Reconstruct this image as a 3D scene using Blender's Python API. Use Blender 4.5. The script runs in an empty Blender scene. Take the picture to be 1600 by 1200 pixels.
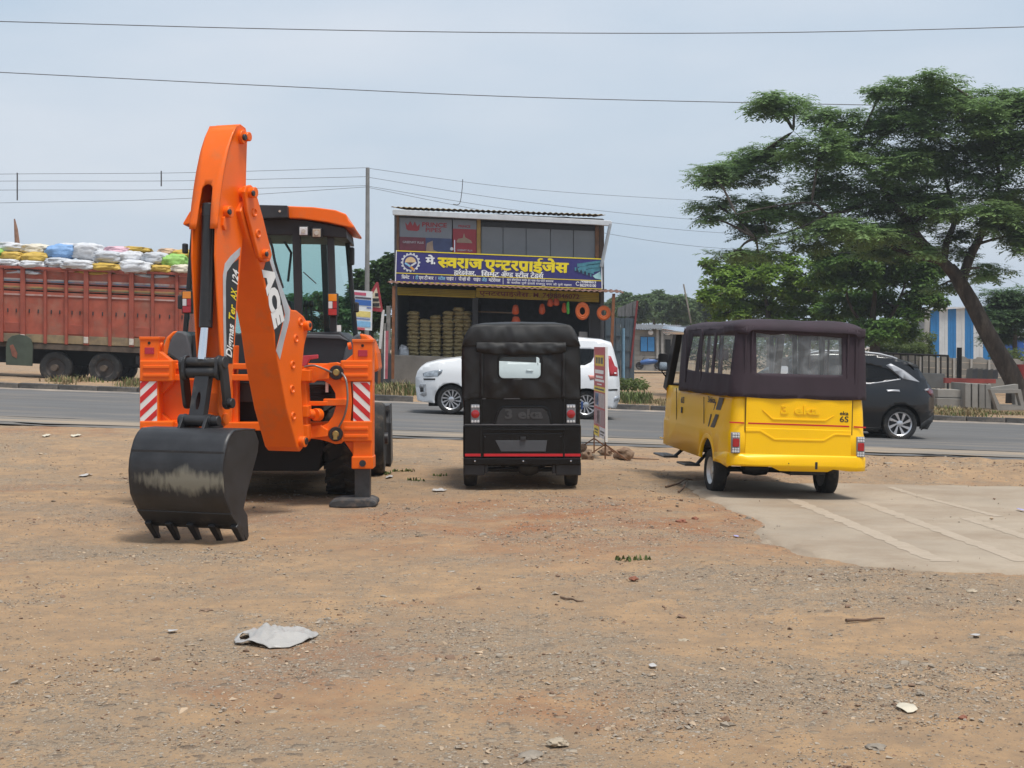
import bpy, bmesh, math, random
from mathutils import Vector, Matrix, noise
R = math.radians
rnd = random.Random(7)

# ---------------------------------------------------------------- camera, sky, sun, exposure
F, CX, HY, CH = 2220.0, 800.0, 540.0, 1.53     # focal length (photo pixels), centre column, horizon row, eye height
sc = bpy.context.scene
cam_d = bpy.data.cameras.new('camera'); cam = bpy.data.objects.new('camera', cam_d)
sc.collection.objects.link(cam); sc.camera = cam
cam.location = (0, 0, CH); cam.rotation_euler = (R(90), 0, 0)
cam_d.sensor_width = 36; cam_d.lens = 36 * F / 1600; cam_d.shift_y = -(600 - HY) / 1600
cam_d.clip_start = .1; cam_d.clip_end = 5000

SUN_EL, SUN_AZ = R(70), R(142)                  # azimuth clockwise from +Y
world = bpy.data.worlds.new('World'); sc.world = world; world.use_nodes = True
wn, wl = world.node_tree.nodes, world.node_tree.links
wn.clear()
wo = wn.new('ShaderNodeOutputWorld'); wb = wn.new('ShaderNodeBackground'); sky = wn.new('ShaderNodeTexSky')
sky.sky_type = 'NISHITA'; sky.sun_disc = False; sky.sun_elevation = SUN_EL; sky.sun_rotation = SUN_AZ
sky.air_density = 1.6; sky.dust_density = 4.0; sky.ozone_density = 1.2
wtc = wn.new('ShaderNodeTexCoord'); wmp = wn.new('ShaderNodeMapping'); wmp.inputs['Scale'].default_value = (1, 1, 3.2)
wns = wn.new('ShaderNodeTexNoise'); wns.inputs['Scale'].default_value = 2.1; wns.inputs['Detail'].default_value = 5; wns.inputs['Roughness'].default_value = .5
wrp = wn.new('ShaderNodeValToRGB'); wrp.color_ramp.elements[0].position = .34; wrp.color_ramp.elements[1].position = .68
wrp.color_ramp.elements[0].color = (4.75, 5.95, 7.35, 1); wrp.color_ramp.elements[1].color = (6.9, 7.45, 8.3, 1)
wmx = wn.new('ShaderNodeMix'); wmx.data_type = 'RGBA'; wmx.inputs[0].default_value = .86
wl.new(wtc.outputs['Generated'], wmp.inputs[0]); wl.new(wmp.outputs[0], wns.inputs['Vector']); wl.new(wns.outputs['Fac'], wrp.inputs[0])
wl.new(sky.outputs[0], wmx.inputs[6]); wl.new(wrp.outputs[0], wmx.inputs[7])
wl.new(wmx.outputs[2], wb.inputs['Color']); wb.inputs['Strength'].default_value = .075; wl.new(wb.outputs[0], wo.inputs[0])

sun_d = bpy.data.lights.new('sun', 'SUN'); sun = bpy.data.objects.new('sun', sun_d); sc.collection.objects.link(sun)
sun_d.energy = 2.3; sun_d.angle = R(16); sun_d.color = (1, .955, .89)
sdir = Vector((math.sin(SUN_AZ) * math.cos(SUN_EL), math.cos(SUN_AZ) * math.cos(SUN_EL), math.sin(SUN_EL)))
sun.rotation_euler = (-sdir).to_track_quat('-Z', 'Y').to_euler(); sun.location = (20, -20, 40)
vs = sc.view_settings
sc.display_settings.display_device = 'sRGB'; vs.view_transform = 'Standard'; vs.look = 'None'; vs.exposure = .56; vs.gamma = 1; vs.use_curve_mapping = False
sc.cycles.max_bounces = 8; sc.cycles.transparent_max_bounces = 24

# ---------------------------------------------------------------- helpers
C = sc.collection
V = Vector
def P(px, py, Y): return V(((px - CX) * Y / F, Y, CH - (py - HY) * Y / F))
def sstep(a, b, x):
    t = min(1, max(0, (x - a) / (b - a))); return t * t * (3 - 2 * t)
def lerp(a, b, t): return a + (b - a) * t
def s2l(c):
    c = c / 255; return c / 12.92 if c <= .04045 else ((c + .055) / 1.055) ** 2.4
def rgb(r, g, b): return (s2l(r), s2l(g), s2l(b), 1)

MATS = {}
def mk(name, col, rough=.6, metal=0, var=.18, scale=6, bump=0, bscale=40, dirt=None, coat=0, spec=None, stretch=None, col2=None):
    """procedural painted / raw surface: base colour with uneven tone, optional dust patches and fine relief"""
    if name in MATS: return MATS[name]
    m = bpy.data.materials.new(name); m.use_nodes = True; MATS[name] = m
    n, l = m.node_tree.nodes, m.node_tree.links; b = n['Principled BSDF']
    tc = n.new('ShaderNodeTexCoord'); src = tc.outputs['Object']
    if stretch:
        mp = n.new('ShaderNodeMapping'); mp.inputs['Scale'].default_value = stretch; l.new(src, mp.inputs[0]); src = mp.outputs[0]
    no = n.new('ShaderNodeTexNoise'); no.inputs['Scale'].default_value = scale; no.inputs['Detail'].default_value = 6; no.inputs['Roughness'].default_value = .6
    l.new(src, no.inputs['Vector'])
    rp = n.new('ShaderNodeValToRGB'); rp.color_ramp.elements[0].position = .3; rp.color_ramp.elements[1].position = .7
    c = V(col[:3]); hi = V(col2[:3]) if col2 else c * (1 + var); lo = c * (1 - var) if not col2 else c
    rp.color_ramp.elements[0].color = (*lo, 1); rp.color_ramp.elements[1].color = (*[min(1, x) for x in hi], 1)
    l.new(no.outputs['Fac'], rp.inputs[0]); out = rp.outputs[0]
    if dirt:
        dc, lo_, hi_, dsc = dirt
        dn = n.new('ShaderNodeTexNoise'); dn.inputs['Scale'].default_value = dsc; dn.inputs['Detail'].default_value = 8; dn.inputs['Roughness'].default_value = .68
        l.new(src, dn.inputs['Vector'])
        mr = n.new('ShaderNodeMapRange'); mr.inputs[1].default_value = lo_; mr.inputs[2].default_value = hi_; l.new(dn.outputs['Fac'], mr.inputs[0])
        mx = n.new('ShaderNodeMix'); mx.data_type = 'RGBA'; mx.inputs[7].default_value = dc
        l.new(mr.outputs[0], mx.inputs[0]); l.new(out, mx.inputs[6]); out = mx.outputs[2]
    l.new(out, b.inputs['Base Color'])
    b.inputs['Metallic'].default_value = metal
    rr = n.new('ShaderNodeMapRange'); rr.inputs[3].default_value = max(.02, rough - .07); rr.inputs[4].default_value = min(1, rough + .09)
    l.new(no.outputs['Fac'], rr.inputs[0]); l.new(rr.outputs[0], b.inputs['Roughness'])
    if coat: b.inputs['Coat Weight'].default_value = coat; b.inputs['Coat Roughness'].default_value = .08
    if spec is not None: b.inputs['Specular IOR Level'].default_value = spec
    if bump:
        bn = n.new('ShaderNodeTexNoise'); bn.inputs['Scale'].default_value = bscale; bn.inputs['Detail'].default_value = 5
        l.new(src, bn.inputs['Vector'])
        bp = n.new('ShaderNodeBump'); bp.inputs['Strength'].default_value = bump; bp.inputs['Distance'].default_value = .02
        l.new(bn.outputs['Fac'], bp.inputs['Height']); l.new(bp.outputs[0], b.inputs['Normal'])
    return m
def mk_glass(name, tint=(.75, .85, .85), clear=.8, rough=.02, milky=None, wav=0):
    """thin sheet of glass or clear vinyl: transparent with a glossy reflection"""
    if name in MATS: return MATS[name]
    m = bpy.data.materials.new(name); m.use_nodes = True; MATS[name] = m
    n, l = m.node_tree.nodes, m.node_tree.links; b = n['Principled BSDF']; o = n['Material Output']
    b.inputs['Base Color'].default_value = (*(milky or (.01, .012, .012)), 1); b.inputs['Roughness'].default_value = rough
    b.inputs['Specular IOR Level'].default_value = .6
    t = n.new('ShaderNodeBsdfTransparent'); t.inputs[0].default_value = (*tint, 1)
    mx = n.new('ShaderNodeMixShader'); mx.inputs[0].default_value = clear
    l.new(b.outputs[0], mx.inputs[1]); l.new(t.outputs[0], mx.inputs[2]); l.new(mx.outputs[0], o.inputs[0])
    if wav:
        tc = n.new('ShaderNodeTexCoord')
        bn = n.new('ShaderNodeTexNoise'); bn.inputs['Scale'].default_value = 7; bn.inputs['Detail'].default_value = 3; bn.inputs['Distortion'].default_value = 1
        l.new(tc.outputs['Object'], bn.inputs['Vector'])
        bp = n.new('ShaderNodeBump'); bp.inputs['Strength'].default_value = wav; bp.inputs['Distance'].default_value = .05
        l.new(bn.outputs['Fac'], bp.inputs['Height']); l.new(bp.outputs[0], b.inputs['Normal'])
        mr = n.new('ShaderNodeMapRange'); mr.inputs[1].default_value = .42; mr.inputs[2].default_value = .62
        mr.inputs[3].default_value = clear; mr.inputs[4].default_value = clear * .84
        l.new(bn.outputs['Fac'], mr.inputs[0]); l.new(mr.outputs[0], mx.inputs[0])
    return m

INV = {}                                          # object -> inverse matrix of its thing's root
def tag(o, label=None, cat=None, group=None, kind=None):
    if label: o['label'] = label
    if cat: o['category'] = cat
    if group: o['group'] = group
    if kind: o['kind'] = kind
    return o
def thing(name, loc, label, cat, rotz=0, group=None, roll=0, pitch=0):
    o = bpy.data.objects.new(name, None); C.objects.link(o); o.empty_display_size = .2
    o.location = loc; o.rotation_mode = 'XYZ'; o.rotation_euler = (pitch, roll, rotz)
    m = Matrix.Translation(V(loc)) @ o.rotation_euler.to_matrix().to_4x4()
    INV[o] = m.inverted(); tag(o, label, cat, group); return o
class MB:
    def __init__(s): s.v = []; s.f = []
    def add(s, vs_, fs):
        b = len(s.v); s.v += [V(p) for p in vs_]; s.f += [tuple(i + b for i in f) for f in fs]; return s
    def box(s, x0, x1, y0, y1, z0, z1):
        return s.add([(x0, y0, z0), (x1, y0, z0), (x1, y1, z0), (x0, y1, z0), (x0, y0, z1), (x1, y0, z1), (x1, y1, z1), (x0, y1, z1)],
                     [(3, 2, 1, 0), (4, 5, 6, 7), (0, 1, 5, 4), (1, 2, 6, 5), (2, 3, 7, 6), (3, 0, 4, 7)])
    def beam(s, p, q, w, h, up=(0, 0, 1)):
        p, q = V(p), V(q); d = (q - p).normalized(); u = V(up)
        if abs(d.dot(u)) > .98: u = V((0, 1, 0))
        r = d.cross(u).normalized(); u = r.cross(d).normalized(); r *= w / 2; u *= h / 2
        return s.add([p - r - u, p + r - u, p + r + u, p - r + u, q - r - u, q + r - u, q + r + u, q - r + u],
                     [(0, 1, 2, 3), (7, 6, 5, 4), (4, 5, 1, 0), (5, 6, 2, 1), (6, 7, 3, 2), (7, 4, 0, 3)])
    def tube(s, pts, r, n=8, cap=True):
        pts = [V(p) for p in pts]; rs = r if isinstance(r, (list, tuple)) else [r] * len(pts)
        vs_ = []; prev = None
        for i, p in enumerate(pts):
            d = (pts[min(i + 1, len(pts) - 1)] - pts[max(i - 1, 0)]).normalized()
            if prev is None:
                a = d.cross(V((0, 0, 1)) if abs(d.z) < .9 else V((1, 0, 0))).normalized()
            else:
                a = (prev - d * prev.dot(d)).normalized()
            prev = a; b = d.cross(a)
            vs_ += [p + (a * math.cos(2 * math.pi * k / n) + b * math.sin(2 * math.pi * k / n)) * rs[i] for k in range(n)]
        fs = [(i * n + k, i * n + (k + 1) % n, (i + 1) * n + (k + 1) % n, (i + 1) * n + k) for i in range(len(pts) - 1) for k in range(n)]
        if cap: fs += [tuple(range(n - 1, -1, -1)), tuple((len(pts) - 1) * n + k for k in range(n))]
        return s.add(vs_, fs)
    def cyl(s, p, q, r, n=16): return s.tube([p, q], r, n)
    def lathe(s, prof, o, axis, n=24):
        o = V(o); ax = V(axis).normalized(); a = ax.cross(V((0, 0, 1)) if abs(ax.z) < .9 else V((1, 0, 0))).normalized(); b = ax.cross(a)
        vs_ = [o + ax * h + (a * math.cos(2 * math.pi * k / n) + b * math.sin(2 * math.pi * k / n)) * r for r, h in prof for k in range(n)]
        return s.add(vs_, [(i * n + k, i * n + (k + 1) % n, (i + 1) * n + (k + 1) % n, (i + 1) * n + k) for i in range(len(prof) - 1) for k in range(n)])
    def prism(s, pts, f0, f1):
        n = len(pts)
        return s.add([f0(p) for p in pts] + [f1(p) for p in pts],
                     [tuple(range(n)), tuple(range(2 * n - 1, n - 1, -1))] + [((i + 1) % n, i, n + i, n + (i + 1) % n) for i in range(n)])
    def pxprism(s, pts, Y0, Y1):
        """outline given by photo pixels at distance Y0, run straight back to Y1"""
        return s.prism(pts, lambda p: P(p[0], p[1], Y0), lambda p: P(p[0], p[1], Y0) + V((0, Y1 - Y0, 0)))
    def pxbox(s, x0, x1, y0, y1, Y0, Y1): return s.pxprism([(x0, y0), (x1, y0), (x1, y1), (x0, y1)], Y0, Y1)
    def sheet(s, fn, nu, nv, wrap=False):
        vs_ = [fn(i / nu, j / nv) for j in range(nv + 1) for i in range(nu + 1)]
        w = nu + 1
        return s.add(vs_, [(j * w + i, j * w + i + 1, (j + 1) * w + i + 1, (j + 1) * w + i) for j in range(nv) for i in range(nu)])
    def xf(s, fn): s.v = [V(fn(p)) for p in s.v]; return s
    def mesh(s, name):
        me = bpy.data.meshes.new(name); me.from_pydata([tuple(p) for p in s.v], [], s.f); return me
    def build(s, name, mat, parent=None, label=None, cat=None, group=None, kind=None, smooth=None, bevel=0, seg=2, solid=0, sub=0, fixn=True, origin=None):
        if parent is not None:
            iv = INV[parent]; s.v = [iv @ p for p in s.v]; off = V((0, 0, 0))
        elif origin is not None: off = V(origin); s.v = [p - off for p in s.v]
        else:
            xs = [p.x for p in s.v]; ys = [p.y for p in s.v]
            off = V(((min(xs) + max(xs)) / 2, (min(ys) + max(ys)) / 2, min(p.z for p in s.v))); s.v = [p - off for p in s.v]
        me = s.mesh(name)
        if fixn and len(s.f) < 60000:
            bm = bmesh.new(); bm.from_mesh(me); bmesh.ops.recalc_face_normals(bm, faces=bm.faces); bm.to_mesh(me); bm.free()
        o = bpy.data.objects.new(name, me); C.objects.link(o); o.location = off
        for m in (mat if isinstance(mat, (list, tuple)) else [mat]): me.materials.append(m)
        if smooth:
            me.polygons.foreach_set('use_smooth', [True] * len(me.polygons))
            me.set_sharp_from_angle(angle=R(smooth if smooth is not True else 40))
        if parent is not None: o.parent = parent; INV[o] = INV[parent]
        if solid:
            md = o.modifiers.new('s', 'SOLIDIFY'); md.thickness = solid; md.offset = 0
        if bevel:
            md = o.modifiers.new('b', 'BEVEL'); md.width = bevel; md.segments = seg; md.limit_method = 'ANGLE'; md.angle_limit = R(40); md.harden_normals = False
        if sub:
            md = o.modifiers.new('u', 'SUBSURF'); md.levels = sub; md.render_levels = sub
        tag(o, label, cat, group, kind); return o
def panel2d(outer, holes=(), cuts_x=(), cuts_y=()):
    """flat outline with holes, filled and cut to a grid: returns 2-D points and triangles"""
    bm = bmesh.new(); es = []
    for lp in [outer] + list(holes):
        vs_ = [bm.verts.new((p[0], p[1], 0)) for p in lp]
        es += [bm.edges.new((vs_[i], vs_[(i + 1) % len(vs_)])) for i in range(len(vs_))]
    bmesh.ops.triangle_fill(bm, use_beauty=True, use_dissolve=False, edges=es, normal=(0, 0, 1))
    for x in cuts_x: bmesh.ops.bisect_plane(bm, geom=bm.verts[:] + bm.edges[:] + bm.faces[:], plane_co=(x, 0, 0), plane_no=(1, 0, 0))
    for y in cuts_y: bmesh.ops.bisect_plane(bm, geom=bm.verts[:] + bm.edges[:] + bm.faces[:], plane_co=(0, y, 0), plane_no=(0, 1, 0))
    bm.verts.index_update()
    r = [(v.co.x, v.co.y) for v in bm.verts], [tuple(v.index for v in f.verts) for f in bm.faces]
    bm.free(); return r
def frange(a, b, n): return [a + (b - a) * (i + 1) / (n + 1) for i in range(n)]
def rrect(x0, x1, y0, y1, r, n=5):
    out = []
    for cx, cy, a in ((x1 - r, y1 - r, 0), (x0 + r, y1 - r, 90), (x0 + r, y0 + r, 180), (x1 - r, y0 + r, 270)):
        out += [(cx + r * math.cos(R(a + 90 * k / n)), cy + r * math.sin(R(a + 90 * k / n))) for k in range(n + 1)]
    return out
def copytree(o, parent=None):
    c = o.copy(); C.objects.link(c); c.parent = parent
    for ch in [x for x in list(C.objects) if x.parent == o]: copytree(ch, c)
    return c

# ---------------------------------------------------------------- lettering (flat print as thin raised shapes)
_tc = bpy.data.curves.new('lettering', 'FONT'); _to = bpy.data.objects.new('lettering', _tc); C.objects.link(_to)
def _glyph(ch, bold=0, res=3, shear=0):
    _tc.body = ch; _tc.size = 1; _tc.offset = bold; _tc.resolution_u = res; _tc.shear = shear
    bpy.context.view_layer.update()
    me = bpy.data.meshes.new_from_object(_to.evaluated_get(bpy.context.evaluated_depsgraph_get()))
    vs_ = [(v.co.x, v.co.y) for v in me.vertices]; fs = [tuple(p.vertices) for p in me.polygons]
    bpy.data.meshes.remove(me); return vs_, fs
def latin(txt, bold=.01, shear=0):
    """returns (verts2d, faces, width)"""
    vs_, fs = _glyph(txt, bold, 3, shear)
    return vs_, fs, max([p[0] for p in vs_] + [0])
_DG = {}
def _dglyph(ch, bold):
    if (ch, bold) not in _DG:
        vs_, fs = _glyph(ch, bold); v2, _ = _glyph(ch + 'l', 0); v1, _ = _glyph(ch, 0)
        adv = max(p[0] for p in v2) - .154
        if ch == 'ि': adv = .258
        _DG[ch, bold] = (vs_, fs, adv)
    return _DG[ch, bold]
def _clip(vs_, fs, xmax):
    bm = bmesh.new(); bv = [bm.verts.new((x, y, 0)) for x, y in vs_]
    for f in fs:
        try: bm.faces.new([bv[i] for i in f])
        except ValueError: pass
    bmesh.ops.bisect_plane(bm, geom=bm.verts[:] + bm.edges[:] + bm.faces[:], plane_co=(xmax, 0, 0), plane_no=(1, 0, 0), clear_outer=True)
    bm.verts.index_update(); r = [(v.co.x, v.co.y) for v in bm.verts], [tuple(v.index for v in f.verts) for f in bm.faces]; bm.free(); return r
def deva(txt, bold=.02):
    """Devanagari in visual order; '_' makes the next letter a half form, '*' adds a rakar stroke to the last letter, '^' a reph"""
    V2, F2, x, half = [], [], 0., False
    def put(vs_, fs, dx):
        b = len(V2); V2.extend((p[0] + dx, p[1]) for p in vs_); F2.extend(tuple(i + b for i in f) for f in fs)
    for ch in txt:
        if ch == '_': half = True; continue
        if ch == ' ': x += .3; continue
        if ch == '*':
            put([(-.36, .16), (-.15, .02), (-.15, -.07), (-.40, .09)], [(3, 2, 1, 0)], x); continue
        if ch == '^':
            vs_, fs, _ = _dglyph('े', bold); put([(-p[0] * .8 - .42, p[1]) for p in vs_], fs, x); continue
        vs_, fs, adv = _dglyph(ch, bold)
        if half:
            cut = adv - .17; vs_, fs = _clip(vs_, fs, cut); put(vs_, fs, x); x += cut - .01; half = False
        else: put(vs_, fs, x); x += adv
    return V2, F2, x
def lettering(name, spec, fn, mat, parent, size, x, y, thick=.004, xs=1, align='l', width=None, smear=((0, 0),)):
    """spec=(verts, faces, width); fn(u, v, d) maps sign coordinates (metres) and a depth to world space"""
    vs_, fs, w = spec
    if width: xs = width / (w * size)
    if align == 'c': x -= w * size * xs / 2
    elif align == 'r': x -= w * size * xs
    mb = MB()
    for i, (sx, sy) in enumerate(smear[1:]):           # heavier strokes: the same letters laid over each other, each a hair higher
        mb.add([fn(x + (a + sx) * size * xs, y + (b + sy) * size, thick + .0006 * (i + 1)) for a, b in vs_], fs)
    b1 = len(mb.v); q = [(x + a * size * xs, y + b * size) for a, b in vs_]
    mb.add([fn(a, b, thick) for a, b in q], fs)
    # rim so that the letters have an edge
    cnt = {}
    for f in fs:
        for i in range(len(f)):
            e = (f[i], f[(i + 1) % len(f)]); k = (min(e), max(e)); cnt[k] = cnt.get(k, 0) + 1
    b0 = len(mb.v); mb.v += [fn(a, b, 0) for a, b in q]
    mb.f += [(b1 + i, b1 + j, b0 + j, b0 + i) for (i, j), c in cnt.items() if c == 1]
    return mb.build(name, mat, parent)

# ---------------------------------------------------------------- ground
def tiltf(Y): return sstep(16.5, 22.5, Y) * (1 - sstep(48, 72, Y))
def gz0(X, Y):
    z = -.035 * X * tiltf(Y) - .035 * min(X, 3.3) * max(0, (min(1, max(0, (Y - 9.0) / 6.2)) if Y < 20 else 0) - tiltf(Y)) * sstep(.9, 2.1, X)
    z -= .075 * math.exp(-((X + 2.7) ** 2 / 2.2 + (Y - 11.5) ** 2 / 1.1))      # hollow where the digger bucket rests
    return z
def gz(X, Y):
    z = gz0(X, Y)
    if 36.2 < Y < 75: z += .13 * sstep(36.3, 36.9, Y) * (1 - sstep(39.3, 42.5, Y))
    return z
ROAD0, ROAD1 = 22.8, 36.0
def groundpt(px, py):
    Y = F * CH / (py - HY)
    for _ in range(12):
        z = gz((px - CX) * Y / F, Y); Y = F * (CH - z) / (py - HY)
    return V(((px - CX) * Y / F, Y, gz((px - CX) * Y / F, Y)))
# ---------------------------------------------------------------- ground sheet
def ridge(X, Y):
    a = sstep(17, 18.2, Y) * (1 - sstep(20.5, 21.8, Y)) * sstep(3.2, 5, X)
    b = max(0, 1 - abs((X - 1.45) - (14.6 - Y) * .30) / .40) * sstep(11, 12, Y) * (1 - sstep(15.4, 16.2, Y))
    return .075 * a, .045 * b
def hnoise(X, Y):
    if Y > 60 or abs(X) > 40: return 0
    p = V((X, Y, 3.3))
    h = .022 * noise.noise(p * .55) + .014 * noise.noise(p * 1.9)
    if Y < 23:
        h += .007 * noise.noise(p * 6) + .004 * noise.noise(p * 15)
        a, b = ridge(X, Y)
        h += a * (.5 + .9 * noise.noise(p * 2.3)) + b * (.6 + .8 * noise.noise(p * 3.1))
    elif Y > 37.5: h += .05 * noise.noise(p * .8) + .03 * noise.noise(p * 2.2)
    return h
def gmat():
    m = bpy.data.materials.new('dirt_ground'); m.use_nodes = True
    n, l = m.node_tree.nodes, m.node_tree.links; b = n['Principled BSDF']; tc = n.new('ShaderNodeTexCoord').outputs['Object']
    def tex(scale, detail=8, rough=.6, dist=0, st=(1, 1, 1), off=(0, 0, 0)):
        mp = n.new('ShaderNodeMapping'); mp.inputs['Scale'].default_value = st; mp.inputs['Location'].default_value = off; l.new(tc, mp.inputs[0])
        t = n.new('ShaderNodeTexNoise'); t.inputs['Scale'].default_value = scale; t.inputs['Detail'].default_value = detail
        t.inputs['Roughness'].default_value = rough; t.inputs['Distortion'].default_value = dist; l.new(mp.outputs[0], t.inputs['Vector']); return t.outputs['Fac']
    def mr(src, a, b_, lo=0, hi=1):
        k = n.new('ShaderNodeMapRange'); k.inputs[1].default_value = a; k.inputs[2].default_value = b_; k.inputs[3].default_value = lo; k.inputs[4].default_value = hi
        l.new(src, k.inputs[0]); return k.outputs[0]
    def mix(f, a, b_, mode='MIX'):
        k = n.new('ShaderNodeMix'); k.data_type = 'RGBA'; k.blend_type = mode
        for s, v in ((0, f), (6, a), (7, b_)):
            if isinstance(v, (tuple, float, int)): k.inputs[s].default_value = v
            else: l.new(v, k.inputs[s])
        return k.outputs[2]
    def mth(op, a, b_):
        k = n.new('ShaderNodeMath'); k.operation = op
        for i, v in ((0, a), (1, b_)):
            if isinstance(v, (float, int)): k.inputs[i].default_value = v
            else: l.new(v, k.inputs[i])
        return k.outputs[0]
    def vor(scale, off):
        mp = n.new('ShaderNodeMapping'); mp.inputs['Location'].default_value = off; l.new(tc, mp.inputs[0])
        t = n.new('ShaderNodeTexVoronoi'); t.voronoi_dimensions = '2D'; t.inputs['Scale'].default_value = scale; t.inputs['Randomness'].default_value = 1; l.new(mp.outputs[0], t.inputs['Vector'])
        sp = n.new('ShaderNodeSeparateColor'); l.new(t.outputs['Color'], sp.inputs[0]); return t.outputs['Distance'], sp.outputs
    def ramp(src, stops):
        k = n.new('ShaderNodeValToRGB'); k.color_ramp.interpolation = 'LINEAR'
        while len(k.color_ramp.elements) < len(stops): k.color_ramp.elements.new(.5)
        for e, (p_, c_) in zip(k.color_ramp.elements, stops): e.position = p_; e.color = c_
        l.new(src, k.inputs[0]); return k.outputs[0]
    sand, sand2, red = (.42, .272, .152, 1), (.34, .228, .138, 1), (.285, .130, .066, 1)
    def blob(cx_, cy_, rx_, ry_):                              # where a soil of its own lies in the yard
        mp = n.new('ShaderNodeMapping'); mp.inputs['Location'].default_value = (-cx_ / rx_, -cy_ / ry_, 0); mp.inputs['Scale'].default_value = (1 / rx_, 1 / ry_, 0); l.new(tc, mp.inputs[0])
        le = n.new('ShaderNodeVectorMath'); le.operation = 'LENGTH'; l.new(mp.outputs[0], le.inputs[0]); return mr(le.outputs['Value'], 1.0, .35)
    c = mix(mr(tex(.9, 7, .62, .4), .36, .64), sand, sand2)
    c = mix(mr(tex(4.5, 8, .7, .2, off=(3, 3, 0)), .42, .62, 0, .75), c, (.26, .185, .122, 1))
    rb_ = mth('MAXIMUM', mr(tex(.42, 8, .66, .6, off=(4, 1, 0)), .56, .70), mth('MULTIPLY', mth('MAXIMUM', blob(.7, 12.4, 3.2, 2.8), blob(4.6, 9.6, 1.6, .7)), mr(tex(1.4, 8, .7, off=(6, 6, 0)), .38, .58)))
    c = mix(mth('MULTIPLY', mth('MULTIPLY', rb_, mr(tex(5, 7, .7), .26, .50)), .9), c, red)
    gb = mth('MAXIMUM', mth('MAXIMUM', blob(-.55, 7.0, 1.5, 1.0), blob(2.4, 9.0, 2.2, 1.3)), mth('MAXIMUM', blob(-3.0, 10.6, 1.8, .8), blob(1.6, 6.4, 1.6, .9)))
    gn = mth('ADD', mth('MULTIPLY', gb, .13), tex(.62, 9, .70, .5, st=(.7, 1.1, 1), off=(9, 3, 0)))
    gm = mth('MULTIPLY', mr(gn, .47, .62), mr(tex(6, 7, .72), .32, .54))
    c = mix(mth('MULTIPLY', gm, .6), c, (.265, .212, .155, 1))
    c = mix(mr(tex(2.6, 10, .78, .3, off=(1, 7, 0)), .56, .74, 0, .55), c, (.17, .125, .092, 1))
    hs = None
    for sc_, off, base in ((80, (0, 0, 0), .10), (38, (5, 2, 0), .025), (17, (1, 8, 0), .004)):
        d_, ch = vor(sc_, off)
        thr = mth('MULTIPLY_ADD', gm, .42 if sc_ > 50 else .26 if sc_ > 20 else .07); thr.node.inputs[2].default_value = base
        on = mth('LESS_THAN', ch[1], thr)
        body = mth('MULTIPLY', on, mr(d_, .52, .36))
        pc = ramp(ch[0], [(0, (.15, .11, .08, 1)), (.25, (.27, .215, .16, 1)), (.5, (.36, .285, .205, 1)), (.75, (.43, .355, .27, 1)), (.93, (.46, .40, .32, 1)), (1, (.58, .53, .46, 1))])
        c = mix(mth('MULTIPLY', body, .7), c, pc)
        rim = mth('MULTIPLY', on, mth('MULTIPLY', mr(d_, .36, .46), mr(d_, .62, .5)))
        c = mix(mth('MULTIPLY', rim, .5), c, (.14, .105, .08, 1))
        hh = mth('MULTIPLY', mth('MULTIPLY', on, mr(d_, .5, .1)), 14 / sc_)
        hs = hh if hs is None else mth('ADD', hs, hh)
    l.new(c, b.inputs['Base Color']); b.inputs['Roughness'].default_value = .95; b.inputs['Specular IOR Level'].default_value = .15
    h = mth('ADD', mth('MULTIPLY', tex(26, 8, .75), .5), hs)
    bp = n.new('ShaderNodeBump'); bp.inputs['Strength'].default_value = .8; bp.inputs['Distance'].default_value = .035
    l.new(h, bp.inputs['Height']); l.new(bp.outputs[0], b.inputs['Normal'])
    return m
def axis(segs):
    out = []
    for a, b, n in segs: out += [a + (b - a) * i / n for i in range(n)]
    return out + [segs[-1][1]]
gx = axis([(-900, -60, 10), (-60, -20, 20), (-20, -9, 44), (-9, 9, 270), (9, 20, 44), (20, 60, 20), (60, 900, 10)])
gy = axis([(-40, 3, 20), (3, 6, 24), (6, 16, 150), (16, 24, 90), (24, 36.1, 24), (36.1, 42, 36), (42, 60, 40), (60, 140, 20), (140, 1500, 10)])
mb = MB(); W = len(gx)
for y in gy:
    for x in gx:
        z = gz(x, y) + hnoise(x, y)
        # the bed under the road, with a ragged dusty edge
        k = sstep(22.35, 23.1, y + .25 * noise.noise(V((x * .9, y, 8)))) * (1 - sstep(35.7, 36.1, y))
        mb.v.append(V((x, y, z * (1 - k) + (gz0(x, y) - .06) * k)))
mb.f = [(j * W + i, j * W + i + 1, (j + 1) * W + i + 1, (j + 1) * W + i) for j in range(len(gy) - 1) for i in range(W - 1)]
GROUND = mb.build('ground', gmat(), kind='structure', smooth=180, fixn=False, origin=(0, 0, 0))

# ---------------------------------------------------------------- road
def roadmat():
    m = mk('asphalt', (.130, .128, .126, 1), .9, var=.16, scale=.5, stretch=(.25, 2.2, 1), dirt=((.27, .225, .18, 1), .50, .80, .9), bump=.25, bscale=60, spec=.2)
    return m
mb = MB()
rx = axis([(-120, -20, 20), (-20, 20, 100), (20, 120, 20)])
ry = axis([(ROAD0, 24, 6), (24, ROAD1, 12)])
for y in ry:
    for x in rx:
        yy = y + (.40 * noise.noise(V((x * .8, 0, 1))) + .18 * noise.noise(V((x * 3.1, 0, 5))) if y == ROAD0 else 0)
        mb.v.append(V((x, yy, gz0(x, y) + .012 - (.03 if y == ROAD0 else 0))))
w = len(rx); mb.f = [(j * w + i, j * w + i + 1, (j + 1) * w + i + 1, (j + 1) * w + i) for j in range(len(ry) - 1) for i in range(w - 1)]
ROAD = mb.build('road', roadmat(), kind='structure', smooth=180, fixn=False, origin=(0, 0, 0))
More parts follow.
